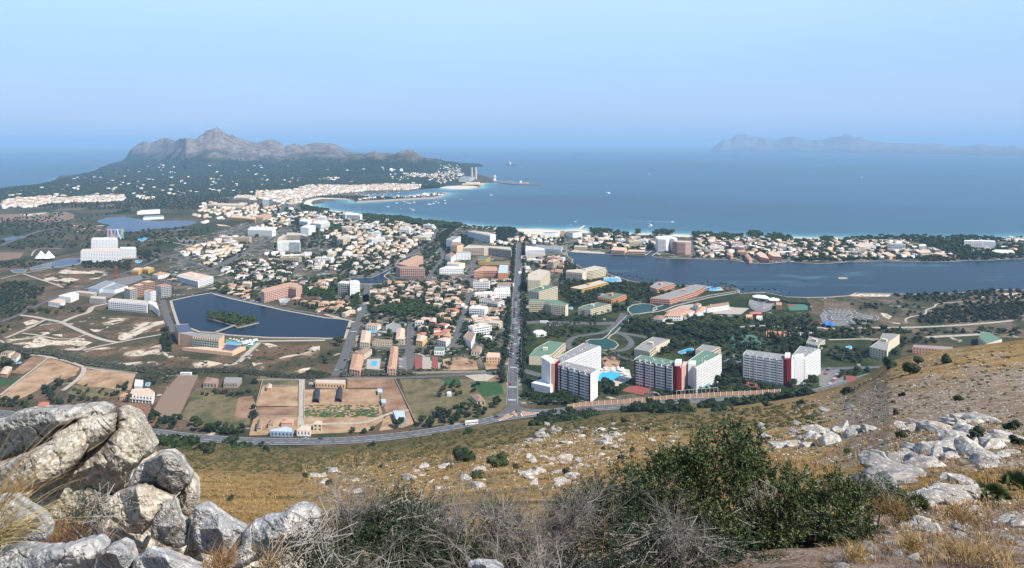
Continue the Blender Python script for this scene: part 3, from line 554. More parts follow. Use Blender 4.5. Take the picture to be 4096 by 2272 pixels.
def boulder(s, Y, th, m, label, seed, tilt=0.0, planes=9, rough=1.0):
    """a limestone block: rounded, faceted and fissured body with its own depth and thickness"""
    P2 = [(a, b) for _, a, b in px(s)]
    pts = [((x-CX)/F*Y, H-(y-HY)/F*Y) for x, y in P2]
    A = np.array(pts); x0, z0 = A.min(0); x1, z1 = A.max(0); n = 210; size = max(x1-x0, z1-z0); st = size/n
    nx = int((x1-x0)/st)+3; nzz = int((z1-z0)/st)+3
    gx = x0-st+np.arange(nx)*st; gz = z0-st+np.arange(nzz)*st; GX, GZ = np.meshgrid(gx, gz, indexing='ij')
    q = np.stack([GX*6/size, GZ*6/size, GX*0+seed], -1)
    WX = GX+size*.018*fbm(q*2.2, 3); WZ = GZ+size*.018*fbm(q*2.2+9, 3)
    ins = inpoly(WX, WZ, pts); d = np.where(ins, segdist(WX, WZ, pts, True), 0)
    R = .10*size; u = np.clip(d/R, 0, 1); prof = np.sqrt(np.clip(1-(1-u)**2, 0, 1))
    r = np.random.default_rng(seed); f = np.full(GX.shape, 1.0)
    cx, cz = A.mean(0)
    for k in range(planes):
        an = r.uniform(0, 2*math.pi); sl_ = r.uniform(.7, 2.2); off = r.uniform(.62, .98)
        f = np.minimum(f, off-sl_*((GX-cx)*math.cos(an)+(GZ-cz)*math.sin(an))/size)
    f = np.clip(f, .25, 1)
    ns = 15; sx_ = r.uniform(x0, x1, ns); sz_ = r.uniform(z0, z1, ns); dd_ = (GX[..., None]+.06*size*fbm(q*1.3, 2)[..., None]-sx_)**2+(GZ[..., None]-sz_)**2; ix = dd_.argmin(-1); sd_ = np.sqrt(np.sort(dd_, -1)[..., :2]); gro = np.exp(-((sd_[..., 1]-sd_[..., 0])/(size*.010))); of_ = r.uniform(-1, 1, ns); ax_ = r.normal(0, 1, ns); az_ = r.normal(0, 1, ns); cell = of_[ix]*.45+((GX-sx_[ix])*ax_[ix]+(GZ-sz_[ix])*az_[ix])/size*2.2
    rel = .020*cell-.018*gro*(fbm(q*1.7+3, 2) > .0)+fbm(np.stack([GX*6/size, GZ*6/size, GX*0+seed*2.1], -1), 6, True)*.026+fbm(np.stack([GX*16/size, GZ*16/size, GX*0+seed], -1), 5, True)*.017
    fis = fbm(np.stack([(GX+GZ*.9)*3.2/size, (GZ-GX)*1.1/size, GX*0+seed*5], -1), 3); rel = rel-.022*np.exp(-(fis/.014)**2)*(fbm(q*.9+21, 2) > .05)
    f = np.clip(f, .06, 1); D = th*np.minimum(prof*1.2, f+.15*prof)+size*rel*np.clip(u*3, 0, 1); D = np.where(ins, D, 0)
    idx = -np.ones(GX.shape, int); keep = ins; idx[keep] = np.arange(keep.sum())
    Yc = Y+tilt*(GZ-cz)
    k = keep.sum(); kf = (1-D[keep]/Y); Vf = np.stack([GX[keep]*kf, Yc[keep]*kf, H+(GZ[keep]-H)*kf], -1); Vb = np.stack([GX[keep], (Yc+.35*th*prof)[keep], GZ[keep]], -1)
    a = idx[:-1, :-1]; b2 = idx[1:, :-1]; c2 = idx[1:, 1:]; d2 = idx[:-1, 1:]; ok = (a >= 0) & (b2 >= 0) & (c2 >= 0) & (d2 >= 0)
    Q = np.stack([a[ok], b2[ok], c2[ok], d2[ok]], -1)
    Fa = np.vstack([Q, Q[:, ::-1]+k])
    # rim
    E = {}
    for q4 in Q:
        for j in range(4):
            e = (int(q4[j]), int(q4[(j+1) % 4])); 
            if (e[1], e[0]) in E: del E[(e[1], e[0])]
            else: E[e] = 1
    if E: e = np.array(list(E)); Fa = np.vstack([Fa, np.stack([e[:, 1], e[:, 0], e[:, 0]+k, e[:, 1]+k], -1)])
    o = link('boulder', npmesh('boulder', np.vstack([Vf, Vb]), Fa, m, True)); tag(o, label, 'boulder', 'limestone boulders of the rocky ledge')
    return o
BL = [
 ("F5: 380,900 560,560 700,300 840,110 1000,200 1100,420 1230,420 1390,540 1440,800 1560,830 1700,900 1800,960 1900,900 2200,850 2300,1000 2300,1300 -60,1300 -60,700 200,640", 9.4, 0.28, R_cream, 'cream bedrock face filling the gaps behind the ledge boulders', 41, .3),
 ("F5: -80,150 0,150 60,118 110,90 200,60 330,45 480,42 600,25 740,15 800,30 833,70 826,120 700,128 575,152 480,190 400,235 360,300 240,372 135,418 40,460 -80,500", 8.3, 0.72, R_grey, 'long grey slab with orange lichen, topmost of the rocky ledge', 11, -.25),
 ("F5: -80,480 40,452 135,410 240,365 365,292 405,228 480,185 575,145 700,122 828,118 832,240 760,300 640,372 545,498 440,590 255,655 120,690 0,690 -80,680", 8.0, 0.66, R_cream, 'cream slab under the topmost grey slab, with a white ringed lichen patch', 12, .1),
 ("F5: 838,82 890,75 960,110 1010,160 1045,230 1100,290 1132,350 1115,400 1040,455 960,530 940,600 700,765 560,860 450,905 350,930 270,840 150,775 250,655 430,585 520,500 640,380 740,320 825,235", 8.4, 0.72, R_cream, 'broad cream boulder right of the deep shaded cleft', 13, .15),
 ("F5: 1010,490 1100,435 1170,395 1210,370 1262,368 1305,400 1340,430 1370,500 1405,550 1400,600 1350,660 1280,712 1200,680 1150,655 1060,615 950,662 945,600", 7.6, 0.44, R_grey, 'pointed grey boulder standing up between cream boulder and dry slope', 14, -.1),
 ("F5: 950,655 1050,625 1150,665 1270,718 1265,760 1200,800 1150,880 1110,930 1070,972 960,960 880,900 730,830 700,770 850,690", 7.4, 0.39, R_cream, 'tan block wedged below the pointed grey boulder', 15, .2),
 ("F5: 1190,770 1280,745 1320,870 1390,910 1380,1060 1330,1085 1230,1070 1110,1000 1120,890", 7.1, 0.33, R_grey, 'narrow wedge shaped stone beneath the tan block', 16, .1),
 ("F5: 1395,520 1450,600 1460,700 1445,820 1400,870 1310,825 1285,730 1345,655 1405,600", 7.9, 0.39, R_cream, 'upright cream stone behind the pointed grey boulder', 17, 0),
 ("F5: 1420,800 1480,780 1520,785 1600,835 1680,890 1740,920 1805,950 1795,1060 1730,1120 1670,1180 1580,1140 1480,1115 1425,1020 1410,900", 7.0, 0.39, R_blue, 'blue grey boulder next to the big pale boulder', 18, .1),
 ("F5: 1790,970 1850,915 1930,880 2060,860 2130,812 2200,788 2300,806 2350,870 2335,960 2400,1060 2490,1200 2400,1230 2300,1160 2150,1085 2000,1130 1850,1190 1700,1250 1660,1230 1720,1130 1775,1060", 6.8, 0.50, R_blue, 'big pale boulder with arched top beside the dead grey shrub', 19, .2),
 ("F5: -60,1130 120,1080 300,1100 430,1090 560,1060 690,1035 780,1090 760,1150 650,1190 500,1260 300,1300 -60,1300", 5.2, 0.44, R_blue, 'flat blue grey boulder with orange lichen at the bottom of the ledge', 20, .3),
 ("F5: 740,1140 800,1080 880,1045 950,1080 985,1180 960,1290 740,1300 700,1220", 5.6, 0.33, R_blue, 'rounded blue grey stone between two flat bottom boulders', 21, 0),
 ("F5: -60,730 60,728 160,790 290,860 355,950 350,1030 220,1030 100,1080 -60,1130", 6.2, 0.44, R_blue, 'blue grey stone half covered by the yellow grass clump', 22, .1),
 ("F5: 960,1300 980,1180 1080,1110 1200,1130 1350,1180 1470,1230 1500,1300", 5.5, 0.33, R_blue, 'low bluish stone poking up from the bottom beside the wedge shaped stone', 23, .2),
 ("F5: 1380,860 1440,840 1430,1000 1480,1110 1500,1240 1400,1300 1320,1200 1380,1060", 7.5, 0.28, R_cream, 'tan broken stone in the gap beside the wedge shaped stone', 24, 0),
 ("F5: 360,920 480,890 700,780 900,900 1060,985 1100,1010 1080,1090 1000,1250 800,1300 400,1300 300,1100", 8.6, 0.44, R_cream, 'tan rubble face under the broad cream boulder', 25, .3),
 ("F6: 1120,780 1180,720 1230,700 1310,705 1400,770 1420,830 1300,850 1150,840", 7.9, .3, R_cream, 'pale stone showing through the dead grey shrubs', 51, .1),
 ("F6: 600,720 640,680 720,640 800,620 870,640 860,700 760,730 640,760", 8.1, .3, R_blue, 'whitish stone behind the open twigs of the dead shrub', 52, .1),
 ("F6: 1440,1180 1450,1100 1520,1080 1680,1088 1750,1130 1760,1180", 5.8, .3, R_blue, 'pale rounded stone at the bottom edge below the dead twigs', 53, .1),
 ("F6: 1500,900 1560,840 1620,880 1640,1000 1600,1060 1520,1020", 7.7, .3, R_blue, 'grey stone left of the grey green feathery bush', 54, .1),
]
for a in BL: boulder(*a[:4], a[4], a[5], a[6], 9, 1.7)
# loose stones lying on the slope
def ico(sub):
    bm = bmesh.new(); bmesh.ops.create_icosphere(bm, subdivisions=sub, radius=1.0); V = np.array([v.co[:] for v in bm.verts]); Fc = np.array([[v.index for v in f.verts] for f in bm.faces]); bm.free(); return V, Fc
def rock_variant(k, sub=4):
    V, Fc = ico(sub); r = np.random.default_rng(100+k); V = V*(1+.30*fbm(V*1.1+k*7, 3))[:, None]
    for _ in range(16):
        n = r.normal(size=3); n /= np.linalg.norm(n); off = r.uniform(.50, .82); dd = V@n-off; V = V-np.outer(np.clip(dd, 0, None), n)
    V = V*(1+.13*fbm(V*2.6+k, 5, True))[:, None]*(1+.06*fbm(V*7+k, 3, True))[:, None]
    V *= np.array([1.0, r.uniform(.6, .9), r.uniform(.45, .75)]); return V, Fc
RV = [rock_variant(k) for k in range(9)]
RM = {}
def rock_mesh(k, m):
    if (k, m.name) not in RM: RM[k, m.name] = npmesh('limestone_rock', RV[k][0], RV[k][1], m, False)
    return RM[k, m.name]
def ordn(n):
    return '%d%s' % (n, 'th' if 10 <= n % 100 <= 20 else {1: 'st', 2: 'nd', 3: 'rd'}.get(n % 10, 'th'))
RZ = [ # polygon, count, size range (px, photograph), materials, phrase
 ("F8: 60,470 180,455 260,480 430,420 700,410 850,450 880,380 930,440 700,500 480,530 300,550 100,520", 34, (30, 76), R_pale, 'pale limestone ledge below the scree slope'),
 ("F8: 1050,400 1240,360 1280,400 1400,390 1600,300 1720,330 1700,370 1450,400 1200,440", 26, (34, 80), R_pale, 'long pale outcrop on the right shoulder'),
 ("F8: 1300,560 1400,500 1600,420 1780,410 2029,560 2029,700 1700,690 1500,620 1300,700 1180,680", 52, (38, 105), R_pale, 'white outcrop above the dwarf palms'),
 ("F8: 870,720 1000,600 1150,520 1300,560 1330,650 1300,760 1150,880 1000,860", 16, (45, 110), R_dark, 'dark fissured outcrop beside the olive bush'),
 ("F8: 1350,780 1480,770 1600,820 1660,900 1500,980 1350,960 1330,850", 9, (80, 150), R_pale, 'rounded pale outcrop behind the dwarf palm'),
 ("F8: 830,1030 1100,990 1100,1080 960,1240 850,1160", 7, (50, 95), R_pale, 'bare patch below the dwarf palm'),
 ("F8: 500,1380 700,1300 900,1180 1180,1180 900,1380 700,1429", 10, (26, 60), R_pale, 'ground under the olive bush'),
 ("F8: 1200,1000 2029,1000 2029,1429 1000,1429", 30, (30, 95), R_pale, 'brown gravelly ground at the lower right'),
 ("F3: 1310,1200 1400,1050 1500,960 1700,940 1750,1010 1600,1100 1400,1180", 20, (16, 38), R_dark, 'grey outcrop just above the road bend'),
 ("F3: 1880,1060 2000,980 2010,1040 1900,1080", 5, (16, 30), R_dark, 'small outcrop right of the outcrop at the road bend'),
 ("F3: 2100,1040 2400,940 2540,1000 2540,1180 2300,1180", 12, (14, 36), R_pale, 'scattered stones on the golden slope'),
 ("F6: 1900,170 2060,110 2300,180 2576,200 2576,340 2300,420 1850,420 1850,260", 26, (14, 46), R_pale, 'stony band in the middle of the golden slope'),
 ("F6: 150,240 500,240 500,500 250,480 130,320", 12, (12, 40), R_pale, 'golden grass behind the pointed boulder'),
 ("F6: 700,320 1230,230 1500,200 1600,340 1500,500 900,400", 18, (14, 44), R_pale, 'golden grass behind the dead shrub'),
 ("F7: 0,80 500,60 900,100 1100,150 900,220 500,260 300,420 0,420", 16, (14, 44), R_pale, 'rubble band left of the olive bush'),
 ("F8: 320,330 480,250 900,140 960,200 700,330 460,440 300,470", 18, (12, 34), R_dark, 'diagonal grey rib on the scree slope'),
 ("F8: 60,420 110,340 150,350 140,440", 5, (14, 32), R_dark, 'foot of the diagonal grey rib'),
]
AR = []   # all rocks for the count
for zi, (s, n, (a, b2), m, ph) in enumerate(RZ):
    P = [(x, y) for _, x, y in px(s)]; A = np.array(P); lo = A.min(0); hi = A.max(0); pts = []
    while len(pts) < n:
        q = rng.uniform(lo, hi, (200, 2)); q = q[inpoly(q[:, 0], q[:, 1], P)]; pts += [tuple(t) for t in q]
    pts = sorted(pts[:n])
    for i, (x, y) in enumerate(pts):
        X, Y, Z = [float(t) for t in hill_pt(x, y)]; w = rng.uniform(a, b2)*1.25/2*Y/F*rng.choice([.6, 1, 1.3])
        o = link('limestone_rock', rock_mesh(int(rng.integers(9)), m)); o.location = (X, Y, Z+w*.05); o.scale = (w*rng.uniform(1, 1.7), w, w*rng.uniform(.7, 1.1)); o.rotation_euler = (rng.normal(0, .15), rng.normal(0, .15), rng.uniform(0, 6.3))
        tag(o, '%s rock from left in the %s' % (ordn(i+1), ph), 'rock', 'limestone rocks on the hillside')
# rubble and stones past counting
def scatter_merge(name, base, T, m, smooth_=False, mats=None, midx=None):
    """T: list of (x,y,z,sx,sy,sz,rot)"""
    T = np.asarray(T, float); V, Fc = base; n = len(T); c, s_ = np.cos(T[:, 6]), np.sin(T[:, 6]); S = V[None]*T[:, None, 3:6]
    X = S[..., 0]*c[:, None]-S[..., 1]*s_[:, None]+T[:, None, 0]; Yy = S[..., 0]*s_[:, None]+S[..., 1]*c[:, None]+T[:, None, 1]; Z = S[..., 2]+T[:, None, 2]
    VV = np.stack([X, Yy, Z], -1).reshape(-1, 3); FF = (Fc[None]+(np.arange(n)*len(V))[:, None, None]).reshape(-1, Fc.shape[1]); return VV, FF
def merge(lst):
    Vs, Fs, o = [], [], 0
    for V, Fc in lst: Vs.append(V); Fs.append(Fc+o); o += len(V)
    return np.vstack(Vs), np.vstack(Fs)
lst = []
RV2 = [rock_variant(k+20, 2) for k in range(6)]
def px_scatter(s, n):
    P = [(x, y) for _, x, y in px(s)]; A = np.array(P); lo = A.min(0); hi = A.max(0); out = np.zeros((0, 2))
    while len(out) < n:
        q = rng.uniform(lo, hi, (n*2, 2)); out = np.vstack([out, q[inpoly(q[:, 0], q[:, 1], P)]])
    return out[:n]
for s, n, (a, b2) in (("N: 3150,1640 3500,1500 3700,1420 4096,1400 4096,1720 3500,1700 3200,1800 3050,1790", 3400, (3, 14)), ("F8: 0,450 2029,300 2029,700 1300,760 700,650 200,640", 1500, (5, 20)),
                    ("F8: 900,1000 2029,900 2029,1429 500,1429", 2600, (4, 26)), ("F3: 800,1230 1400,1150 2540,950 2540,1429 800,1429", 2000, (3, 14)), ("F6: 0,200 1500,150 2576,50 2576,450 100,480", 2600, (3, 14)), ("F7: 0,0 1200,0 1000,250 200,450 0,450", 1300, (4, 16))):
    q = px_scatter(s, n); X, Y, Z = hill_pt(q[:, 0], q[:, 1]); cl = fbm(np.stack([X/9, Y/9, X*0], -1), 3) > -.12; X, Y, Z = X[cl], Y[cl], Z[cl]; w = rng.uniform(a, b2, len(X))*rng.uniform(.5, 1, len(X))/2*Y/F
    T = np.stack([X, Y, Z, w, w*rng.uniform(.6, 1.2, len(X)), w*rng.uniform(.5, 1, len(X)), rng.uniform(0, 6.3, len(X))], -1); k = rng.integers(6, size=len(X))
    for j in range(6):
        if (k == j).any(): lst.append(scatter_merge('', RV2[j], T[k == j], None))
V, Fc = merge(lst); o = link('rubble', npmesh('rubble', V, Fc, R_pale, False)); tag(o, 'small pale limestone rubble strewn over the slope', 'rubble', kind='stuff')
# ------------------------------------------------------------------ roads
M_asph = mat('asphalt', [(.085, .083, .082), (.125, .122, .118)], .15, .9)
M_hwy = mat('dark_asphalt', [(.085, .085, .088), (.12, .12, .123)], .1, .9)
M_path = mat('pale_track', [(.30, .26, .21), (.42, .37, .30)], .2, .95)
M_paint = mat('road_paint', [(.62, .62, .60), (.78, .78, .76)], 3, .7)
M_pave = mat('paving', [(.33, .28, .24), (.42, .36, .31)], .2, .9)
M_terra = mat('terracotta_paving', [(.33, .19, .12), (.42, .26, .17)], .2, .9)
AVE = road("F3: 1107,700 1112,480 1115,300 1124,60 E4: 225,700 D4: 225,1200 258,800 D3: 2405,650 2413,430", 12, .42, M_hwy, 'avenue', False)
HWY = road("N: -800,1590 -300,1625 0,1655 F2: -600,940 0,1012 600,1048 1200,1052 1800,1033 2400,972 F3: 250,1012 500,975 700,925 900,880 1100,850 1300,825 1500,800 1800,770 2100,745 2540,715 F4: 400,600 1000,585 1600,560 2200,530 N: 3300,1560 3500,1500", 13, .46, M_hwy, 'highway')
road("F3: 1108,700 1060,760 980,820 880,880 760,925 640,948", 8, .47, M_hwy, 'slip_road', av=False)
road("F3: 1130,690 1180,740 1300,768 1500,778 1800,765", 8, .475, M_hwy, 'slip_road', av=False)
road("F3: 1110,690 1120,760 1090,800 1110,850 1150,880", 6, .48, M_hwy, 'slip_road', av=False)
road("F3: 1130,690 1200,770 1215,830 1190,870", 6, .485, M_hwy, 'slip_road', av=False)
for s, w, m in (("F2: 1560,300 1600,200 1660,60 E3: 340,800 430,600 500,430 560,250 580,100 D3: 230,1250 D3: 250,1000", 11, M_asph), ("E3: 1185,1190 1195,1000 1215,800 1225,600 1250,500", 11, M_asph), ("E3: 1830,840 1880,700 1930,520 2000,330 2050,180 2100,30 D3: 1740,1000 1720,860 1780,700 1830,600", 8, M_asph),
                ("D3: 1110,930 1200,800 1270,700 1330,600 1280,470", 8, M_asph), ("D3: 2370,945 1800,940 1100,935 700,900 560,860 500,850", 7, M_asph), ("D3: -100,880 100,880 300,870 500,790 700,670 850,570 960,500 1150,400 1230,250 1240,200", 9, M_asph),
                ("D2: 520,780 800,630 1050,510 1300,370 1500,280 1650,200", 12, M_asph), ("D2: -300,560 100,640 400,740 560,800 620,830", 8, M_asph), ("D2: 380,440 560,350 740,280 950,190 1150,110 1300,40 1500,-30 C2: 270,880 330,800", 11, M_asph), ("D2: 700,720 850,620", 6, M_asph),
                ("D2: 1700,780 1900,660 2100,590 2400,470 2600,400", 6, M_asph), ("E2: 340,640 240,420 200,250 170,170 D1: 2320,850 2250,780", 9, M_asph), ("D1: 1900,430 1600,530 1300,640 1000,740 560,930 300,1060 0,1180", 7, M_asph), ("D1: 1860,450 2100,520 2300,570 2501,640", 8, M_asph),
                ("D1: 1860,450 2100,350 2350,250 2501,200", 8, M_asph), ("E1: 2380,305 2000,370 1700,430 1400,490 1190,545", 5, M_path), ("E1: 270,40 450,60 640,95 880,145 1000,200 1200,290 1400,370 1600,420 1700,430", 6, M_path), ("E1: 880,145 1000,90 1100,50 1260,0 D1: 1330,960 1550,910", 8, M_path),
                ("E1: 640,110 400,230 220,310 80,370", 5, M_path), ("E1: 320,300 500,320 750,370 900,380 1050,375 1250,310", 3.5, M_path), ("E1: 0,400 200,520", 3, M_path), ("D1: 520,550 340,490 200,510 0,560", 4, M_path), ("D1: 340,480 600,430 800,400 1100,410", 4, M_path), ("D1: 520,550 800,640 900,680", 4, M_path),
                ("E1: 440,610 640,630 1000,710 1200,780 1500,830 1950,870", 4, M_path), ("E1: 1200,780 1190,860 1120,950 1020,1030 900,1120", 5, M_path), ("E1: 700,645 380,890 200,1030 0,1190", 2.5, M_path),
                ("F2: 620,355 900,345 1300,340 1700,325 2300,322 F3: 0,345 400,325 760,300 1000,270", 6, M_asph), ("F2: 1165,335 1165,600 1155,870", 6, M_path), ("F2: 1160,870 1500,850 1900,830 2200,720 2400,690", 4, M_path), ("F3: 1180,240 1300,280 1480,330", 11, M_asph),
                ("E4: 1760,370 1720,450 1640,540 1500,640 1250,680 1060,720 980,790 990,870 1080,910", 8, M_asph), ("E4: 1640,640 1800,700 1880,800 1780,890 1600,920 1450,940", 8, M_asph), ("E4: 1600,920 1750,1000 1900,1050 2100,1100", 5, M_asph), ("E4: 270,510 600,500 1000,510 1400,520 1640,510", 14, M_asph),
                ("D4: 2480,1240 2300,1260 2000,1240 1800,1260 1650,1290", 5, M_asph), ("D4: 2500,1200 2450,1010 2300,1000 2050,1040", 4, M_asph), ("E4: 1640,640 2000,700 2100,720", 9, M_asph),
                ("E5: 0,330 300,340 800,330 900,300", 6, M_pave), ("E5: 1290,390 1600,370 2000,400 2501,400", 5, M_path), ("E6: 0,370 400,360 700,355 1100,350 1500,335 1900,310 2250,280 2400,262", 6, M_path), ("E6: 1040,280 1060,230 1280,180 1300,130 1400,90 1450,50 1700,30 1900,20", 3, M_path),
                ("E6: 1300,480 1500,465 1700,455 1980,440", 8, M_path), ("E6: -300,880 0,880 300,870 560,860 760,850", 8, M_asph), ("E6: 60,510 400,500 700,500", 4, M_path),
                ("G1: 0,1350 250,1250 500,1160 700,1090 950,1035", 12, M_asph), ("G1: 1300,890 1500,850 1900,760 2200,700", 9, M_asph), ("D1: 2501,-40 2150,10 1700,50", 3, M_path), ("D1: 450,230 500,150 650,120 900,130", 3, M_path), ("C1: 1640,1215 1940,1270", 4, M_path),
                ("D4: 1000,460 1100,380 1150,350", 5, M_asph), ("D4: 1480,470 1600,410 1680,350", 5, M_asph), ("D5: 1160,590 1110,470 1000,400 960,330", 6, M_asph), ("D5: 300,530 250,400 240,300", 6, M_asph), ("E2: 1060,1110 1200,1100 1290,1050 1420,920 1560,790", 7, M_path),
                ("E2: 1560,770 2000,765 2400,760 2501,760", 6, M_path), ("D2: 0,1170 300,1110 480,1080", 6, M_asph), ("D2: 560,1120 900,1200 1300,1290 1700,1360 2100,1429", 7, M_asph), ("E3: 0,385 300,470 420,500", 6, M_path), ("E3: 430,860 800,870 1180,870 1500,865 1800,850 2250,830", 7, M_asph)):
    road(s, w, .42+.004*(len(ROADS) % 17), m, 'street' if m is M_asph else 'track')
# painted lines
def dashes(P, off, w, dash, gap, name='road_marking', z=.52):
    P = [np.array(p) for p in P]; L = np.r_[0, np.cumsum([np.linalg.norm(P[i+1]-P[i]) for i in range(len(P)-1)])]; b = MB(); s = 0
    def at(t):
        i = min(max(np.searchsorted(L, t)-1, 0), len(P)-2); d = P[i+1]-P[i]; d = d/(np.linalg.norm(d)+1e-9); return P[i]+d*(t-L[i]), np.array((-d[1], d[0]))
    while s < L[-1]-dash:
        for k in range(max(1, int(dash/6))):
            n = max(1, int(dash/6)); a, na = at(s+dash*k/n); c, nc = at(s+dash*(k+1)/n)
            b.quad((*(a+na*(off-w/2)), z), (*(c+nc*(off-w/2)), z), (*(c+nc*(off+w/2)), z), (*(a+na*(off+w/2)), z))
        s += dash+gap
    o = b.build(name, M_paint); o['kind'] = 'structure'
for off, w, d, g in ((6.0, .22, 12, 0), (-6.0, .22, 12, 0), (2.3, .15, 3, 5), (-1.9, .25, 9, 4)): dashes(HWY, off, w, d, g)
for off, w, d, g in ((5.5, .15, 12, 0), (-5.5, .15, 12, 0), (0, .12, 3, 6)): dashes(AVE, off, w, d, g)
b = MB()
for s in ("F3: 940,905 1060,870 2,8", "F3: 1240,850 1440,810 2,8"):
    (x0, y0), (x1, y1), _ = [(a, c) for _, a, c in px(s)]
    for k in range(9):
        t = k/8; a = np.array(gp(x0+(x1-x0)*t, y0+(y1-y0)*t)); u = np.array((.55, .83)) if x0 < 2060 else np.array((-.2, .98)); v = np.array((u[1], -u[0]))
        q = [a-v*.5, a+v*.5, a+v*.5+u*(2.5+5*(t if x0 < 2060 else 1-t)), a-v*.5+u*(2.5+5*(t if x0 < 2060 else 1-t))]; b.poly([(*p, .53) for p in q])
for s in ("F3: 1085,225 1168,230", "F3: 1065,475 1165,475", "F3: 1060,638 1150,640", "E4: 185,510 262,510", "E4: 180,587 262,587", "E4: 170,812 260,812", "E3: 370,632 450,632"):
    (p, q) = [np.array(t) for t in wp(s)]; d = q-p; L0 = np.linalg.norm(d); d /= L0; nn = np.array((-d[1], d[0])); k = 0.0
    while k < L0: b.poly([(*(p+d*k-nn*1.6), .53), (*(p+d*(k+.5)-nn*1.6), .53), (*(p+d*(k+.5)+nn*1.6), .53), (*(p+d*k+nn*1.6), .53)]); k += 1.0
o = b.build('road_marking', M_paint); o['kind'] = 'structure'
for s in ("F3: 930,895 1060,808 1100,862 1050,872", "F3: 1105,790 1140,780 1180,830 1170,865 1130,840", "F3: 1215,775 1290,790 1420,810 1250,845 1235,810"):
    o = sheet('traffic_island', wp(s), .62, M_terra, .2)
# paved areas, courts, decks
M_green = mat('green_court', [(.06, .14, .10), (.08, .17, .12)], .3); M_redc = mat('red_court', [(.20, .06, .05), (.28, .085, .07)], .3); M_clay = mat('clay_court', [(.46, .20, .11), (.52, .24, .13)], .3)
M_lot = mat('parking_asphalt', [(.14, .135, .13), (.19, .18, .17)], .2); M_deck = mat('sun_deck', [(.40, .36, .30), (.48, .44, .38)], .3); M_gdeck = mat('green_deck', [(.10, .20, .15), (.16, .26, .20)], .3)
for i, (nm, m, s) in enumerate((("car_park", M_lot, "D1: 1200,700 1700,550 2000,500 2050,560 1900,620 1650,700 1500,740"), ("car_park", M_lot, "E5: 1010,900 1180,785 1330,790 1320,890 1100,960 1020,960"), ("car_park", M_lot, "E5: 905,300 900,240 1150,200 1280,290 1290,340 950,340"),
    ("car_park", M_lot, "E6: -60,870 240,870 250,1090 100,1110 -60,1100"), ("paved_yard", M_pave, "E5: 200,170 450,80 620,60 800,150 400,160"), ("paved_yard", M_pave, "E5: 860,60 1200,110 1420,120 1300,210 900,200"), ("deck", M_deck, "E4: 1400,1180 1600,1130 1850,1180 1880,1300 1700,1420 1560,1400 1400,1290"), ("deck", M_terra, "E4: 1440,1000 1600,980 1720,1040 1700,1130 1500,1150"),
    ("deck", M_gdeck, "E2: 1080,745 1570,760 1440,870 1310,830 1080,790"), ("deck", M_pave, "E3: 600,1030 800,1020 780,1180 590,1170"), ("court", M_green, "E5: 1155,515 1560,495 1605,690 1190,690"), ("court", M_clay, "E5: 1665,445 1955,455 1990,520 1640,540"), ("court", M_pave, "E5: 1970,465 2340,460 2380,500 1980,520"),
    ("court", M_green, "D5: 1600,1205 1890,1210 1900,1290 1640,1300"), ("court", M_redc, "D5: 1605,1205 1725,1210 1700,1235 1615,1232"), ("court", M_redc, "F4: 230,470 330,425 580,460 480,520"), ("court", M_redc, "F4: 330,420 470,410 600,440 560,480 320,445"), ("court", M_redc, "E5: 1320,1170 1620,1215 1560,1280 1320,1220"), ("court", M_redc, "E6: 270,965 400,975 420,1040 290,1035"),
    ("court", M_redc, "E3: 1280,1000 1380,1010 1400,1150 1290,1180"), ("court", M_redc, "E3: 1530,990 1610,1000 1620,1170 1530,1160"), ("rock_garden", M_quay, "E3: 1390,1000 1500,1000 1520,1170 1390,1170"), ("playground", M_tan, "E3: 1680,1030 1900,1000 2150,1040 2190,1180 1700,1190"), ("playground", M_tan, "E3: 2250,1030 2501,1010 2501,1160 2300,1180"),
    ("car_park", M_lot, "E3: 1040,1000 1160,990 1170,1190 1060,1170"), ("car_park", M_lot, "D1: 1400,740 1700,760 1560,840 1400,800"), ("car_park", M_lot, "D2: 0,320 350,370 250,400 60,390"), ("kart_apron", M_lot, "E6: 20,130 350,140 600,210 660,250 560,310 300,330 0,340 -60,200"), ("kart_infield", M_oliv, "E6: 380,190 560,240 420,250 340,220"),
    ("beach_forecourt", M_sand, "D4: 350,215 560,215 600,290 450,310 340,270"), ("paved_yard", M_pale, "D4: 1060,500 1500,540 1500,560 1000,530"), ("deck", M_deck, "D4: 1480,890 1720,900 1740,960 1500,960"), ("deck", M_deck, "D5: 420,950 640,955 700,1010 450,1025"), ("deck", M_deck, "E2: 1830,160 2000,160 1960,220 1860,230"), ("paved_yard", M_path, "F3: 500,330 760,310 900,330 780,400 640,400"))):
    sheet(nm, wp(s), .40+i*.0045, m)
M_sol = mat('solar_roof', [(.035, .045, .09), (.05, .06, .11)], .4, .3)
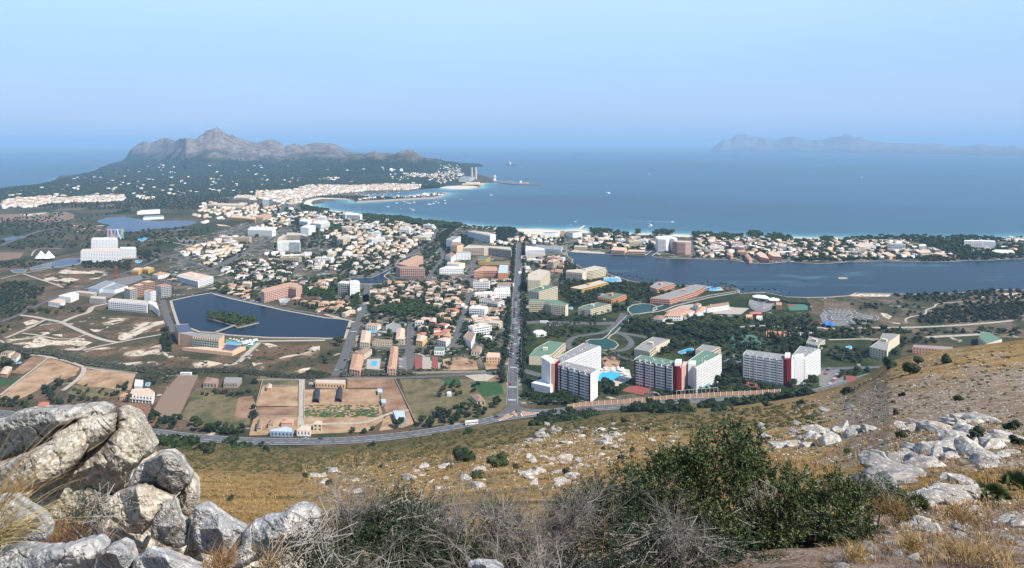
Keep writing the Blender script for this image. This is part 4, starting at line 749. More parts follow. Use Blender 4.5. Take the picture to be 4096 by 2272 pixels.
POOLS = ("E4: 1402,1290 1450,1222 1520,1225 1560,1208 1620,1215 1725,1235 1720,1290 1640,1320 1600,1368 1520,1340 1402,1340|big turquoise curved pool behind the white hotel with maroon stair strip", "E3: 650,1070 700,1055 770,1075 740,1100 765,1120 700,1135 650,1115|round blue pool between the two terracotta roofed terraces",
  "E2: 1085,800 1250,800 1300,825 1080,830|blue hotel pool on the lake side terrace of the orange hotel", "E2: 1865,215 1980,170 1995,178 1900,225|blue pool in front of the salmon pink hotel", "D4: 1480,925 1560,905 1720,930 1640,960 1500,950|bright blue pool on the lagoon shore by the cream hotel",
  "D5: 440,955 640,975 630,1005 440,1000|bright blue pool on the palm tipped spit", "D4: 985,1330 1030,1320 1040,1350 990,1350|small blue pool beside the orange end wall", "F1: 1860,265 1905,265 1890,305 1850,300|dark blue pool beside the farm villa", "D2: 840,785 910,775 900,800 850,805|small blue pool in the white townhouse garden",
  "E5: 400,750 560,700 620,705 600,740 440,775|blue pool behind the green roofed hotel", "E6: 280,600 340,590 350,620 290,630|small blue pool on the lawn by the stepped grey roofed hotel", "E3: 640,620 740,625 720,648 640,645|turquoise pool below the white and red villa", "D1: 1940,300 2030,290 2000,330 1940,330|pale blue pool beside the big white hotel", "C1: 1390,1200 1480,1185 1460,1210 1400,1225|blue splash pool at the water park",
  "D4: 1420,1140 1480,1130 1470,1155 1420,1160|small blue pool behind the orange balconied hotel", "E1: 235,735 290,715 300,725 240,750|small pale blue pool beside the green garden")
for p in POOLS:
    s, lb = p.split('|'); P = smooth(wp(s)+wp(s)[:1], 3)[:-1]; P = [tuple(q) for q in P]; r = empty('swimming_pool', (0, 0, 0)); tag(r, lb, 'pool', 'swimming pools')
    sheet('pool_water', P, .82, M_pool, kind=None, parent=r); L_, R_ = strip(P+[P[0]], .9); b = MB()
    for i in range(len(P)): b.prism([R_[i], R_[i+1], L_[i+1], L_[i]], .3, .9)
    b.build('pool_rim', M_deck, r); AVOID.append(P)
# ------------------------------------------------------------------ buildings
def pt(name, c, rough=.85, **k): return mat(name, [c], 1.2, rough, **k)
WALLS = {'white': pt('white_render', (.80, .79, .77)), 'cream': pt('cream_render', (.62, .54, .40)), 'beige': pt('beige_render', (.50, .42, .32)), 'peach': pt('peach_render', (.66, .44, .28)), 'orange': pt('orange_render', (.62, .30, .14)), 'ochre': pt('ochre_render', (.60, .38, .12)),
         'pink': pt('pink_render', (.58, .37, .30)), 'salmon': pt('salmon_render', (.60, .32, .22)), 'maroon': pt('maroon_render', (.13, .007, .013)), 'grey': pt('grey_render', (.42, .42, .42)), 'bluewhite': pt('pale_blue_render', (.50, .58, .66)), 'brick': pt('brick_render', (.42, .26, .18)), 'teal': pt('teal_render', (.16, .30, .27)), 'conc': pt('concrete_render', (.40, .38, .34)), 'yellow': pt('yellow_render', (.70, .50, .22)), 'blue': pt('blue_sheet_wall', (.30, .40, .52)), 'stone': pt('stone_render', (.36, .31, .25))}
ROOFS = {'grey': mat('grey_roof', [(.20, .20, .19), (.27, .26, .25)], .3), 'green': mat('green_roof', [(.10, .17, .12), (.13, .21, .155)], .3), 'dkgreen': mat('dark_green_roof', [(.10, .14, .11), (.13, .17, .14)], .3), 'terra': mat('terracotta_tiles', [(.35, .20, .125), (.50, .31, .205)], .5, .9, .3, 6), 'peach': mat('pale_tiles', [(.48, .34, .245), (.60, .45, .34)], .4, .9, .3, 6),
         'brown': mat('brown_tiles', [(.22, .15, .11), (.31, .21, .16)], .5, .9, .3, 6), 'white': mat('white_roof', [(.62, .61, .58), (.74, .73, .70)], .4), 'beige': mat('beige_roof', [(.40, .35, .28), (.50, .44, .36)], .3), 'red': mat('red_roof', [(.36, .13, .09), (.46, .18, .12)], .5), 'dark': mat('dark_sheeting', [(.03, .03, .04), (.05, .05, .065)], 2, .6), 'blue': mat('metal_sheeting', [(.36, .42, .48), (.46, .52, .58)], .6, .5), 'solar': M_sol, 'conc': mat('concrete_roof', [(.38, .36, .33), (.46, .44, .40)], .3)}
M_win = mat('window_glass', [(.035, .045, .06), (.06, .075, .095)], .9, .25, spec=.5)
M_rail = mat('glass_balustrade', [(.25, .36, .36), (.32, .44, .43)], .8, .3)
def house_roof(b, P, z, rise, over=.5):
    """hipped roof over a quadrilateral, ridge along the long side"""
    c = np.mean(P, 0); Q = [np.array(p)+(np.array(p)-c)/max(np.linalg.norm(np.array(p)-c), 1e-6)*over for p in P]
    l0 = np.linalg.norm(Q[1]-Q[0]); l1 = np.linalg.norm(Q[2]-Q[1])
    if l0 < l1: Q = Q[1:]+Q[:1]; l0, l1 = l1, l0
    a = (Q[1]+Q[2])/2; d = (Q[3]+Q[0])/2; u = (a-d)/max(np.linalg.norm(a-d), 1e-6); k = min(l1*.45, np.linalg.norm(a-d)*.4); r0 = d+u*k; r1 = a-u*k
    q = [(p[0], p[1], z) for p in Q]; R0 = (*r0, z+rise); R1 = (*r1, z+rise)
    b.quad(q[0], q[1], R1, R0); b.poly([q[1], q[2], R1]); b.quad(q[2], q[3], R0, R1); b.poly([q[3], q[0], R0]); b.quad(q[3], q[2], q[1], q[0])
def facade(root, wall, p, q, h, n, st, z0=0.0, bay=4.0, rail=None, wmat=None):
    p = np.array(p, float); q = np.array(q, float); L = np.linalg.norm(q-p); u = (q-p)/L; v = np.array((u[1], -u[0]))   # v points outward for CCW footprints
    fh = (h-z0)/n
    if st in 'bzr':
        D = 1.4; nb = max(1, round(L/bay))
        for k in range(nb+1):
            t = L*k/nb; t0 = min(max(t-.3, 0), L-.6)
            wall.obox(p, u, v, t0, t0+.6, -.05, D-.15, z0+.02, h-.02)
        for k in range(n):
            z = z0+k*fh; w = MB(); w.obox(p, u, v, .25, L-.25, -.2, .05, z+1.0, z+fh-.7); w.build('window', M_win, root)
            if k or st == 'z':
                b = MB()
                if st == 'z':
                    for j in range(nb):
                        a0 = L*j/nb; b.obox(p, u, v, a0+.15, a0+L/nb*.62, D-.2, D+.25, z-.1, z+1.15); b.obox(p, u, v, a0, a0+L/nb-.01, .06, D-.2, z-.12, z+.06); b.obox(p, u, v, a0+L/nb*.62, a0+L/nb*.8, .06, D, z+.07, z+fh*.72)
                else: b.obox(p, u, v, 0, L, .06, D-.12, z-.12, z+.06); b.obox(p, u, v, 0, L, D-.12, D+.02, z-.3, z+1.15)
                b.build('balcony', rail or wmat, root)
    elif st == 'w':
        sp = 3.4; nb = max(1, round(L/sp))
        for k in range(nb+1):
            t = L*k/nb; t0 = max(t-sp*.3, 0); t1 = min(t+sp*.3, L)
            if t1 > t0: wall.obox(p, u, v, t0, t1, -.05, .25, z0+.02, h-.02)
        for k in range(n):
            z = z0+k*fh; w = MB(); w.obox(p, u, v, .3, L-.3, -.2, .08, z+fh*.32, z+fh*.78); w.build('window', M_win, root)
    elif st == 's':
        w = MB(); w.obox(p, u, v, L*.3, L*.7, -.2, .08, z0+1, h-1.5); w.build('window', M_win, root)
def area2(P): return sum(P[i][0]*P[(i+1) % len(P)][1]-P[(i+1) % len(P)][0]*P[i][1] for i in range(len(P)))
BLD = []
def building(spec, root=None, zb=0.0):
    """spec: name|label|crop roof outline|height|floors|facades|wall|roof[|options]"""
    f = spec.split('|'); name, label, s, h, n, st, wc, rc = f[:8]; opt = f[8] if len(f) > 8 else ''
    h = float(h); n = int(n); P = wp(s, h); orig = list(P); order = list(range(len(P)))
    if area2(P) < 0: P = P[::-1]; ed = lambda i: (len(P)-2-i) % len(P)
    else: ed = lambda i: i
    c = np.mean(P, 0); wm = WALLS[wc]
    if root is None:
        root = empty(name, (0, 0, 0)); tag(root, label, name.replace('_', ' '), None); BLD.append(root); AVOID.append(P)
    wall = MB(); wall.prism(P, zb, h, False); m = len(P)
    pitched = rc in ('terra', 'peach', 'brown', 'red') and 'flat' not in opt
    if not pitched: wall.prism(P, h, h+.6, False)
    rail = M_rail if 'glass' in opt else (WALLS['maroon'] if 'mrail' in opt else None)
    for i in range(m):
        a, b2 = P[i], P[(i+1) % m]; L = math.hypot(b2[0]-a[0], b2[1]-a[1])
        if L < 4: continue
        nx, ny = (b2[1]-a[1])/L, -(b2[0]-a[0])/L; mx, my = (a[0]+b2[0])/2, (a[1]+b2[1])/2
        k = ed(i); ch = st[k] if k < len(st) else st[-1]
        if -(mx*nx+my*ny) < 0 or ch == '-': continue
        facade(root, wall, a, b2, h, n, ch, zb, float(opt.split('bay')[1].split()[0]) if 'bay' in opt else 4.0, rail, wm)
    wall.build('wall', wm, root); r = MB()
    if pitched:
        if m == 4: house_roof(r, P, h+.05, 2.2)
        else:
            Q = [tuple(np.array(p)+(np.array(p)-c)*.03) for p in P]; T = [tuple(np.array(p)+(c-np.array(p))*.3) for p in P]; r.poly([(*p, h+.05) for p in Q][::-1])
            for i in range(m): r.quad((*Q[i], h+.05), (*Q[(i+1) % m], h+.05), (*T[(i+1) % m], h+2.2), (*T[i], h+2.2))
            r.poly([(*p, h+2.2) for p in T])
    else:
        tr = tessellate_polygon([[Vector((p[0], p[1], 0)) for p in P]])
        for t in tr: r.poly([(*P[j], h+.12) for j in t])
    r.build('roof', ROOFS[rc], root)
    if 'hut' in opt:
        d = np.array(P[1])-np.array(P[0]); d /= np.linalg.norm(d); v = np.array((-d[1], d[0])); b = MB(); b.obox(c, d, v, -3, 3, -2, 2, h+.13, h+3.2); b.build('stair_hut', wm, root)
    if 'vent' in opt:
        q = rng.uniform(0, 1, (60, 2)); k = 0
        A = np.array(P)
        for t in q:
            pp = A[0]+(A[1]-A[0])*t[0]*.9+(A[-1]-A[0])*t[1]*.8
            if inpoly(np.array([pp[0]]), np.array([pp[1]]), P)[0] and k < 10: b = MB(); b.cone(pp, .5, h+.13, h+1.0, 8, .35); b.build('roof_vent', WALLS['white'], root); k += 1
    return root
def panel(root, s, h, zb, wc, name, n=0):
    P = wp(s, h); P = P[::-1] if area2(P) < 0 else P
    b = MB(); b.prism(P, zb, h+.8, True); b.build(name, WALLS[wc], root)
# three slab hotels with red stair drums
t = building("hotel|white V-shaped hotel with grey roof and maroon stair strip, nearest the junction|F3: 1690,190 2112,305 2193,250 1760,150|28|10|b-w-|white|grey|vent bay6.5")
building("||E4: 890,1075 1430,840 1205,795 815,1005|28|10|z---|white|grey|vent bay3.4", t); panel(t, "F3: 1478,95 1592,172 1645,130 1535,70", 30, 0, 'white', 'stair_tower'); panel(t, "F3: 1592,180 1640,185 1700,130 1645,120", 29, 0, 'pink', 'stair_panel'); panel(t, "F3: 1640,185 1690,190 1715,150 1665,140", 28.6, 0, 'maroon', 'stair_strip')
panel(t, "F3: 1352,425 1490,368 1640,432 1590,478", 7, 0, 'white', 'entrance_hall')
def red_strips(root, s, h, k, wc):
    """coloured recess strips between the balcony bays"""
    p, q = [np.array(x) for x in wp(s, h)]; u = (q-p)/np.linalg.norm(q-p); v = np.array((u[1], -u[0])); L = np.linalg.norm(q-p)
    for t0 in k: b = MB(); b.obox(p, u, v, L*t0-.8, L*t0+.8, 1.0, 1.5, .3, h-.4); b.build('stair_recess', WALLS[wc], root)
red_strips(t, "F3: 1690,190 2112,305", 28, (.1, .33, .66, .97), 'maroon')
t = building("hotel|white V-shaped hotel with green roof and broad red curved stair tower|F4: 396,102 832,190 880,130 470,62|28|10|b---|white|green|vent bay6.5")
building("||F4: 1090,205 1378,52 1182,8 1000,135|28|10|z---|white|green|vent bay3.4", t); panel(t, "F4: 832,190 880,198 932,188 950,140 860,130", 28.3, 0, 'maroon', 'stair_drum'); panel(t, "F4: 932,190 985,180 1000,140 950,140", 27.8, 0, 'pink', 'lift_wall'); panel(t, "F4: 1008,160 1088,162 1095,130 1030,130", 30, 0, 'white', 'stair_tower'); panel(t, "F4: 855,150 925,150 935,112 868,112", 32, 27, 'white', 'roof_hut')
red_strips(t, "F4: 396,102 832,190", 28, (.02, .27, .55, .83), 'maroon'); panel(t, "F4: 1100,440 1180,440 1255,380 1180,370", 5, 0, 'teal', 'annex')
t = building("hotel|white V-shaped hotel with grey roof and broad red stair tower, beside the hill shoulder|E5: 1335,772 1905,858 1960,790 1385,718|27.5|10|b---|white|grey|vent bay6.5")
building("||E5: 2200,835 2420,702 2150,662 2040,790|27.5|10|z---|white|grey|vent bay3.4", t); panel(t, "E5: 1905,858 1960,866 2022,858 2030,800 1930,790", 27.9, 0, 'maroon', 'stair_drum'); panel(t, "E5: 2022,862 2060,850 2080,800 2030,800", 27.2, 0, 'white', 'lift_wall'); panel(t, "E5: 2060,822 2195,822 2200,780 2090,780", 29.5, 0, 'white', 'stair_tower'); panel(t, "E5: 1925,800 2000,800 2005,762 1935,762", 31, 27, 'white', 'roof_hut')
red_strips(t, "E5: 1335,772 1905,858", 27.5, (.27, .56, .85), 'grey')
for s in """hotel|cream block with grey roof, rearmost of three cream slabs beside the avenue|D4: 397,930 568,935 706,800 560,775 400,850|23|8|wb-|cream|beige|hut
hotel|cream block with dark green roof, middle of three cream slabs beside the avenue|D4: 400,1082 548,1105 816,1024 612,1006|23|8|wb-|cream|dkgreen|hut
hotel|cream zigzag balconied hotel with orange end wall beside the avenue|D4: 415,1242 650,1246 735,1278 938,1298 975,1272 820,1216 430,1206|17|6|bbb--|cream|green|
hotel|four storey cream hotel with grey green roof among palms by the round pond|E4: 1115,300 1285,322 1582,242 1400,215 1190,262|11|4|wb-|cream|dkgreen|hut
hotel|long cream six storey hotel on the lagoon shore|D4: 945,810 1180,832 1240,805 1325,797 1507,754 1360,728 1180,775 960,790|17|6|b-bb-|cream|beige|hut
hotel|low yellow balconied hotel in front of the long lagoon shore hotel|D4: 1000,1040 1140,1064 1542,962 1430,935 1190,1000|8.5|3|-b-|ochre|beige|hut
hotel|orange balconied hotel with grey green roof set in palm gardens|D4: 1400,1172 1600,1215 1802,1140 1620,1108 1520,1125|9|3|bb-|orange|dkgreen|hut
hotel|pinkish low hotel with grey roof near the lagoon palms|D4: 2140,1030 2235,1062 2488,975 2380,955 2245,960|9.5|3|-b-|salmon|grey|hut
hotel|long pinkish hotel beside the bright blue spit pool|D5: -350,1120 -80,1140 295,1022 436,940 310,920 80,990|9.5|3|bbb-|salmon|grey|hut
hotel|white six storey block right of the top of the avenue|D4: 365,505 640,497 632,478 372,440|17|6|b-|white|white|
hall|wide hall with dark roof and pale blue wall, behind the white block by the avenue|D4: 485,470 872,502 895,448 520,432|7|2|w-|bluewhite|grey|
hotel|white seafront hotel with grey roof left of the orange tower|D4: 580,270 785,264 850,250 640,244|13|4|w-|white|grey|
hotel|orange tower block on the beach front|D4: 862,228 930,230 935,215 880,215|15|5|-|peach|beige|
hotel|white seafront hotel with grey roof right of the orange tower|D4: 938,240 1040,262 1172,246 1080,226 960,225|13|4|ww-|white|grey|
apartment_block|tall white apartment tower on the strip between lagoon and sea|D4: 2220,322 2262,347 2372,350 2430,335 2500,350 2530,330 2440,305 2250,306|30|10|wbwb-|white|white|
apartment_block|pinkish apartment tower right of the tall white tower|D5: -30,305 35,318 150,322 232,322 225,300 40,296|28|9|bb-|pink|beige|
hotel|long beige six storey hotel left of the avenue|D3: 1610,478 1915,472 1985,467 2312,502 2290,460 1700,430|18|6|b-b-|beige|beige|
hotel|peach hotel block with brown roof joined to the long beige hotel|D3: 1440,433 1530,440 1622,425 1580,392 1470,388|18|5|w-|peach|brown|flat
hotel|slim white hotel tower behind the peach block|D3: 1376,356 1462,375 1576,308 1480,300|20|7|-b-|white|grey|
hotel|pale hotel with yellow stair tower near the beach|D3: 1695,228 1810,252 2010,290 2080,278 1990,250 1830,235|21|7|bb-|white|beige|
hotel|low white four storey hotel with long dark window bands|D3: 1280,772 1622,768 1600,736 1370,738|10.5|3|w-|white|white|hut
hotel|white slab hotel with dark grey roof left of the long beige hotel|D3: 1518,546 1725,542 1715,524 1520,524|15|5|w-|white|grey|
hotel|white angled hotel wing with brown gable|D3: 1362,575 1440,610 1512,560 1450,530|13|4|-w-|white|brown|
hotel|white and pale blue low hotel behind the four storey hotel|D3: 1385,697 1560,712 1642,690 1560,675 1400,676|10|3|w-|white|peach|flat
hotel|pink long wing hotel beside the canal, solar panels on its roof|D3: 680,700 820,730 1045,592 962,574|17|5|-w-|pink|terra|flat
hotel|pink balconied hotel at the canal bend|D3: 655,738 722,768 1070,768 1050,745 850,735|17|5|wb-|pink|brown|flat
apartment_block|terracotta coloured stepped apartment block|D3: 1770,810 1900,800 2110,800 2100,742 1900,735|13|4|bb-|salmon|terra|flat
apartment_block|orange block with pale solar roof next to the avenue|D3: 2115,832 2252,832 2266,718 2140,712|13|4|w-|orange|blue|
hotel|ochre yellow block with green grey roof left of the avenue|D3: 1830,640 1942,642 2002,602 1862,590|10|3|bb-|ochre|dkgreen|
shop|long yellow fronted row of shops beside the avenue|D3: 1850,685 2292,698 2290,672 1870,668|6|2|b-|ochre|dkgreen|
hotel|white three storey arcade hotel facing the villas|D3: 1780,1132 2292,1124 2282,1082 1792,1106|9.5|3|w-|white|white|
hotel|white upper wing with flat roof behind the arcade hotel|D3: 2060,1080 2292,1078 2285,1040 2080,1050|13|4|w-|white|white|
apartment_block|white block with brown roofs on the avenue corner|D3: 2100,1000 2300,1004 2290,960 2120,965|9|3|w-|white|brown|
apartment_block|white seven storey tower with brown roof boxes near the pines|D3: 0,985 142,972 130,944 0,940|21|7|w-|white|white|hut
apartment_block|grey balconied block joined to the seven storey tower|D2: 2335,975 2480,985 2501,950 2380,945|20|6|b-|grey|white|
hotel|white balconied hotel beside the far through road|D2: 1045,207 1390,217 1440,205 1380,176 1080,170|18|6|b-|white|white|
hotel|white slab hotel rising behind the stepped beige hotel|D2: 1795,177 1910,184 2008,152 1892,140|22|7|--|white|white|
hotel|stepped beige curved hotel with long balconies|D2: 1590,290 1800,288 1895,312 1880,270 1700,252 1600,255|14|5|b-|beige|beige|
hotel|beige sloping wing of the stepped curved hotel|D2: 1455,400 1590,292 1560,275 1470,330|14|5|b-|beige|beige|
hotel|white curved hotel with yellow stair stripe|D2: 1465,396 1540,385 1630,378 1790,390 1780,365 1500,370|23|8|bbb-|white|white|
apartment_block|white apartment block with peach roof near the far corner of the square lake|D2: 45,858 342,935 540,878 240,815|13|4|bb-|white|peach|flat hut
hotel|salmon pink L-shaped hotel with tiled roof beside the square lake|D2: 1225,1097 1272,1107 1632,1022 1652,1030 1742,1050 1815,1016 1740,975 1660,965 1560,985 1240,1070|17|6|-bwbw-|pink|terra|flat
apartment_block|cream eight storey block with brown balconies in the villas|D2: 2318,338 2410,348 2501,312 2490,290 2340,310|17|6|bb-|cream|beige|
apartment_block|ochre apartment complex with tiled roofs by the far junction|D2: 780,30 1000,45 1150,62 1160,35 900,10|12|4|bb-|ochre|peach|flat
apartment_block|orange roofed long complex beside the far through road|D2: 1100,30 1260,38 1380,-10 1290,-20|10|3|ww-|peach|terra|flat
apartment_block|white clustered apartment block at the edge of pines|D2: 1970,115 2090,125 2212,110 2180,80 2000,85|18|6|bb-|white|white|
apartment_block|white stepped apartment block behind the clustered block|D2: 1780,80 1900,95 1960,70 1850,50|15|5|bw-|white|white|
hotel|big white hotel with long grid facade at the marsh edge|D1: 1155,160 1737,152 1722,122 1180,132|25|8|w-|white|peach|flat bay3
hotel|white wing running right from the big grid facade hotel|D1: 1737,124 1947,122 1930,102 1712,104|22|7|w-|white|white|
hotel|tallest white slab tower behind the big grid facade hotel|C1: 918,1207 1186,1207 1172,1186 934,1186|43|14|w-|white|white|hut
hotel|white hotel with long banded balconies and beige roof facing the waste ground|D1: 1560,862 2108,908 2100,872 1600,836|14.5|5|b-|white|beige|flat
hotel|white stepped pyramid wing beside the lake road|D1: 2108,905 2180,925 2275,1010 2240,900 2140,870|9|3|ww-|white|white|
apartment_block|pale block with brown balconies, leftmost of the brick coloured group|D1: 1775,695 1855,712 1950,690 1880,668|19|6|-b-|conc|peach|flat
apartment_block|pale block with brown balconies, second of the brick coloured group|D1: 1905,645 1960,655 2062,640 2000,620|19|6|bb-|brick|peach|flat
apartment_block|pale block with brown balconies, rearmost of the brick coloured group|D1: 2025,598 2090,612 2205,598 2130,578|19|6|bb-|brick|peach|flat
apartment_block|slim white block with red roof edge and brown balconies|D1: 2062,735 2150,745 2220,728 2140,708|17|6|-b-|white|red|flat
apartment_block|grey sided block with brown balconies beside the square lake road|D1: 2220,655 2300,668 2445,650 2380,628|19|6|-b-|grey|red|flat
warehouse|big white warehouse with red doors and shallow roof|D1: 840,800 1010,820 1127,770 1070,740|9|1|--|white|white|
warehouse|white shed with orange roof beside the big warehouse|D1: 695,880 860,905 935,860 830,830|7|1|w-|white|peach|
supermarket|flat grey roofed supermarket with pale blue front|D1: 1265,690 1420,710 1640,600 1520,580|7|1|--|bluewhite|grey|
supermarket|second flat grey shed roof beside the supermarket|D1: 1425,700 1640,720 1830,660 1660,620|6|1|--|white|grey|
warehouse|long low pale shed by the side road|D1: 1070,745 1340,775 1385,750 1120,725|5|1|--|beige|beige|
building_shell|unfinished grey concrete frame with open floors|D1: 1280,830 1500,850 1520,815 1310,800|8|3|w-|conc|beige|
hotel|yellow two storey hotel block with grey roof near the red mast|D1: 1885,432 1990,440 2040,400 1940,395|8|3|bb-|ochre|beige|
hotel|yellow two storey hotel block next to the white townhouses|D1: 2030,408 2130,420 2192,395 2100,380|8|3|bb-|ochre|beige|
apartment_block|white townhouse row with red roofs by the side street|D1: 2180,490 2260,510 2430,480 2290,450|7|2|ww-|white|terra|
hotel|dark roofed side block of the orange hotel beside the square lake|E2: 357,537 415,657 612,637 546,523|14.6|5|w-|peach|solar|
hotel|orange and cream hotel with glass balconies beside the square lake|E2: 415,657 620,702 992,740 1064,684 700,656 612,637|14.5|5|-b-|peach|grey|glass bay3.6
hotel|low peach podium in front of the orange hotel|E2: 460,860 640,880 1180,940 1370,850 1000,850|3.5|1|-|peach|peach|flat
hotel|dark solar roof terrace block of the orange hotel|E2: 1030,885 1180,905 1300,840 1090,815|4.5|1|-|salmon|solar|
terrace|terracotta roofed terrace of houses left of the round blue pool|E3: 350,1165 500,1190 550,960 400,945|7|2|ww|pink|terra|
terrace|angled brown roofed terrace at the top of the round pool garden|E3: 430,940 560,950 670,880 560,850|7|2|ww|cream|brown|
terrace|terracotta roofed terrace right of the round blue pool|E3: 890,1160 1010,1165 1030,1000 920,990|7|2|ww|pink|terra|
terrace|terracotta roofed upper terrace behind the right pool terrace|E3: 925,985 1030,990 1045,850 940,840|7|2|ww|pink|terra|
terrace|pale tiled terrace beside the lake road|E3: 500,780 630,790 655,630 530,610|7|2|ww|cream|peach|
terrace|pale tiled terrace right of the allotment strips|E3: 1010,735 1130,740 1140,590 1030,580|7|2|ww|cream|peach|
terrace|low beige cross terrace between the pale tiled terraces|E3: 680,770 960,785 960,755 700,748|6|2|w-|cream|brown|
villa|white villa with terracotta roof and dark red awnings|E3: 580,535 750,555 800,525 620,500|6|2|ww|white|terra|
warehouse|white hall with shallow grey roof among the villas|E3: 870,560 1110,590 1080,530 970,505|6|1|--|white|grey|
villa|pale blue house with orange roof at the street corner|E3: 1285,498 1400,500 1412,472 1300,468|7|2|ww|bluewhite|peach|
villa|salmon house behind the street corner|E3: 1490,480 1580,495 1592,440 1510,435|7|2|ww|salmon|peach|
villa|orange and yellow house on the corner of the car park street|E3: 1300,755 1395,770 1460,700 1330,670|7|2|ww|yellow|peach|
villa|white villa with terracotta roof facing the playground|E3: 1605,745 1730,775 1790,720 1650,725|7|2|ww|white|peach|
villa|orange walled villa behind the white villa by the playground|E3: 1690,690 1790,705 1800,660 1700,640|7|2|ww|salmon|terra|
hotel|white stepped block with sloping roof near the right street|E3: 1980,710 2090,790 2150,660 2050,625|8|3|ww|white|brown|flat
restaurant|teal roofed restaurant with zigzag edge|E3: 1560,910 1700,912 1705,860 1570,858|5|1|w|white|green|
restaurant|pink fronted block with maroon band on the avenue corner|E3: 2305,1000 2501,1002 2501,940 2330,930|7|2|w|peach|peach|flat
restaurant|brown roofed restaurant left of the maroon banded block|E3: 2090,915 2210,920 2240,850 2120,835|5|1|w|cream|brown|
farmhouse|large pink and white farm villa with terraces|F1: 1650,410 1940,440 1960,375 1900,335 1680,345|6.5|2|bw-|white|peach|flat
farmhouse|tiled outbuilding left of the farm villa|F1: 1520,430 1610,440 1640,400 1545,385|4|1|w|peach|terra|
farmhouse|flat white pool house behind the farm villa|F1: 1705,300 1800,310 1820,230 1720,222|4|1|-|white|white|
farmhouse|small red roofed shed in front of the far trees|F1: 480,548 622,552 620,508 500,505|4.5|1|-|white|red|
farmhouse|long brick farm shed at the left edge|F1: 0,135 90,150 155,60 60,50|4|1|-|salmon|peach|
farmhouse|white house with grey tiled roof in the left gardens|E1: 160,640 240,650 290,590 210,575|5|2|w|white|brown|
stable|long peach stable with dark arches at the top of the farmyard|F2: 1322,378 1660,392 1665,345 1325,345|5|1|w|peach|beige|
barn|grey metal barn at the right corner of the farmyard|F2: 2245,800 2360,800 2345,700 2210,695|5|1|-|blue|blue|
shelter|small white animal shelter, upper of two on the brown paddock|F2: 2037,490 2095,492 2090,447 2030,447|3|1|s|conc|blue|
shelter|small white animal shelter, lower of two on the brown paddock|F2: 2080,610 2138,612 2132,564 2068,564|3|1|s|conc|blue|
barn|pale orange roofed cottage by the road in front of the farmyard|F2: 1110,920 1265,925 1265,875 1120,872|5|1|w|white|peach|
barn|two storey pale cottage with orange roof by the farm track|F2: 1298,850 1395,855 1395,820 1300,818|6|2|w|cream|peach|
barn|grey roofed cow shed with pale blue front|F2: 805,935 1060,945 1060,895 1000,880 810,915|4|1|w|blue|blue|
barn|dark brown roofed shed at the left of the farm cottages|F2: 648,890 700,895 718,810 660,808|4|1|-|cream|brown|
barn|pink roofed shed behind the cow shed|F2: 930,835 1060,838 1075,792 950,790|4|1|-|pink|terra|
barn|grey roofed shed between the brown and pink roofs|F2: 780,850 840,855 845,812 795,810|4|1|-|cream|brown|
barn|small peach hut in the corner of the tan paddock|F2: 762,435 820,440 822,398 770,392|4|1|-|peach|peach|
farmhouse|brown roofed villa behind the hedge beside the ploughed field|F2: 40,380 190,385 210,330 80,310|5|1|w|stone|brown|
farmhouse|grey roofed villa with green terrace beside the hedge|F2: 270,378 430,382 480,320 290,315|5|1|w|stone|grey|
farmhouse|brown roofed cottage in the scrub near the junction|F3: 660,645 765,650 700,570 580,575|5|1|w|cream|brown|
farmhouse|tiny white hut in the scrub left of the brown roofed cottage|F3: 280,555 340,560 335,535 285,535|3|1|-|white|white|
hotel|low hotel with dark green roof and salmon balconies left of the V-shaped hotel|E4: 415,985 585,992 740,960 925,795 700,768 500,880|10|3|-wbb-|cream|green|hut
hotel|low cream hotel with grey roof behind the green roofed hotel|E4: 1920,885 2130,925 2220,850 2425,745 2190,708 2040,790|9|3|-b-b-|cream|grey|hut
hotel|small cream wing with grey roof behind the green roofed wing|E5: 650,720 870,745 1000,675 760,638|9|3|-b-|cream|grey|
hotel|stepped cream hotel with grey roof below the hill shoulder|E6: 580,600 800,650 820,540 960,440 745,425 700,520|12|4|w--b-|cream|grey|hut
hotel|cream hotel with green roof partly behind the hill crest|E6: 1975,480 2070,560 2260,500 2120,420 1985,415|10|3|b--|cream|green|
hotel|long low brick and grey building along the hill crest|E6: 1125,600 1640,640 1640,600 1140,572|7|2|w-|salmon|grey|
hotel|low grey roofed wing behind the third V-shaped hotel|E5: 2230,620 2400,660 2501,570 2280,520|8|2|w|cream|grey|hut
shop|white walled shopping village with brown tiled roofs, left part|E5: 40,270 180,290 230,230 90,220|6|2|w|white|brown|
shop|white walled shopping village with brown tiled roofs, middle part|E5: 200,230 440,230 640,160 480,110 250,170|7|2|ww|white|terra|
shop|white walled shopping village with brown tiled roofs, right part|E5: 650,190 760,160 820,90 680,100|7|2|ww|white|terra|
shop|white long wing of the shopping village nearest the amphitheatre|E5: 810,120 1130,70 1120,30 830,70|7|2|w|white|brown|
shop|white tower house of the shopping village|E5: 615,80 690,90 730,55 650,45|8|2|w|white|brown|
pavilion|round white pavilion with conical roof on the lawn|E4: 470,640 520,668 620,668 665,640 610,612 520,612|4|1|w|white|white|
kiosk|orange and white kiosk row in front of the amphitheatre|D5: 1015,1385 1110,1385 1110,1355 1020,1355|4|1|w|ochre|peach|flat
kiosk|white kiosk next to the orange one|D5: 1165,1400 1250,1400 1250,1372 1170,1372|4|1|w|white|white|
pavilion|dark red double roof at the amphitheatre entrance|D5: 1065,1345 1230,1345 1235,1320 1075,1312|4|1|-|maroon|red|
stage|orange and blue stage box beside the white canopy|D5: 1440,1215 1530,1225 1530,1180 1450,1175|7|1|-|orange|terra|flat
apartment_block|peach tiled apartment row on the lagoon shore, left one|D4: 1590,500 1785,515 1815,470 1620,455|9|3|b-|peach|peach|flat
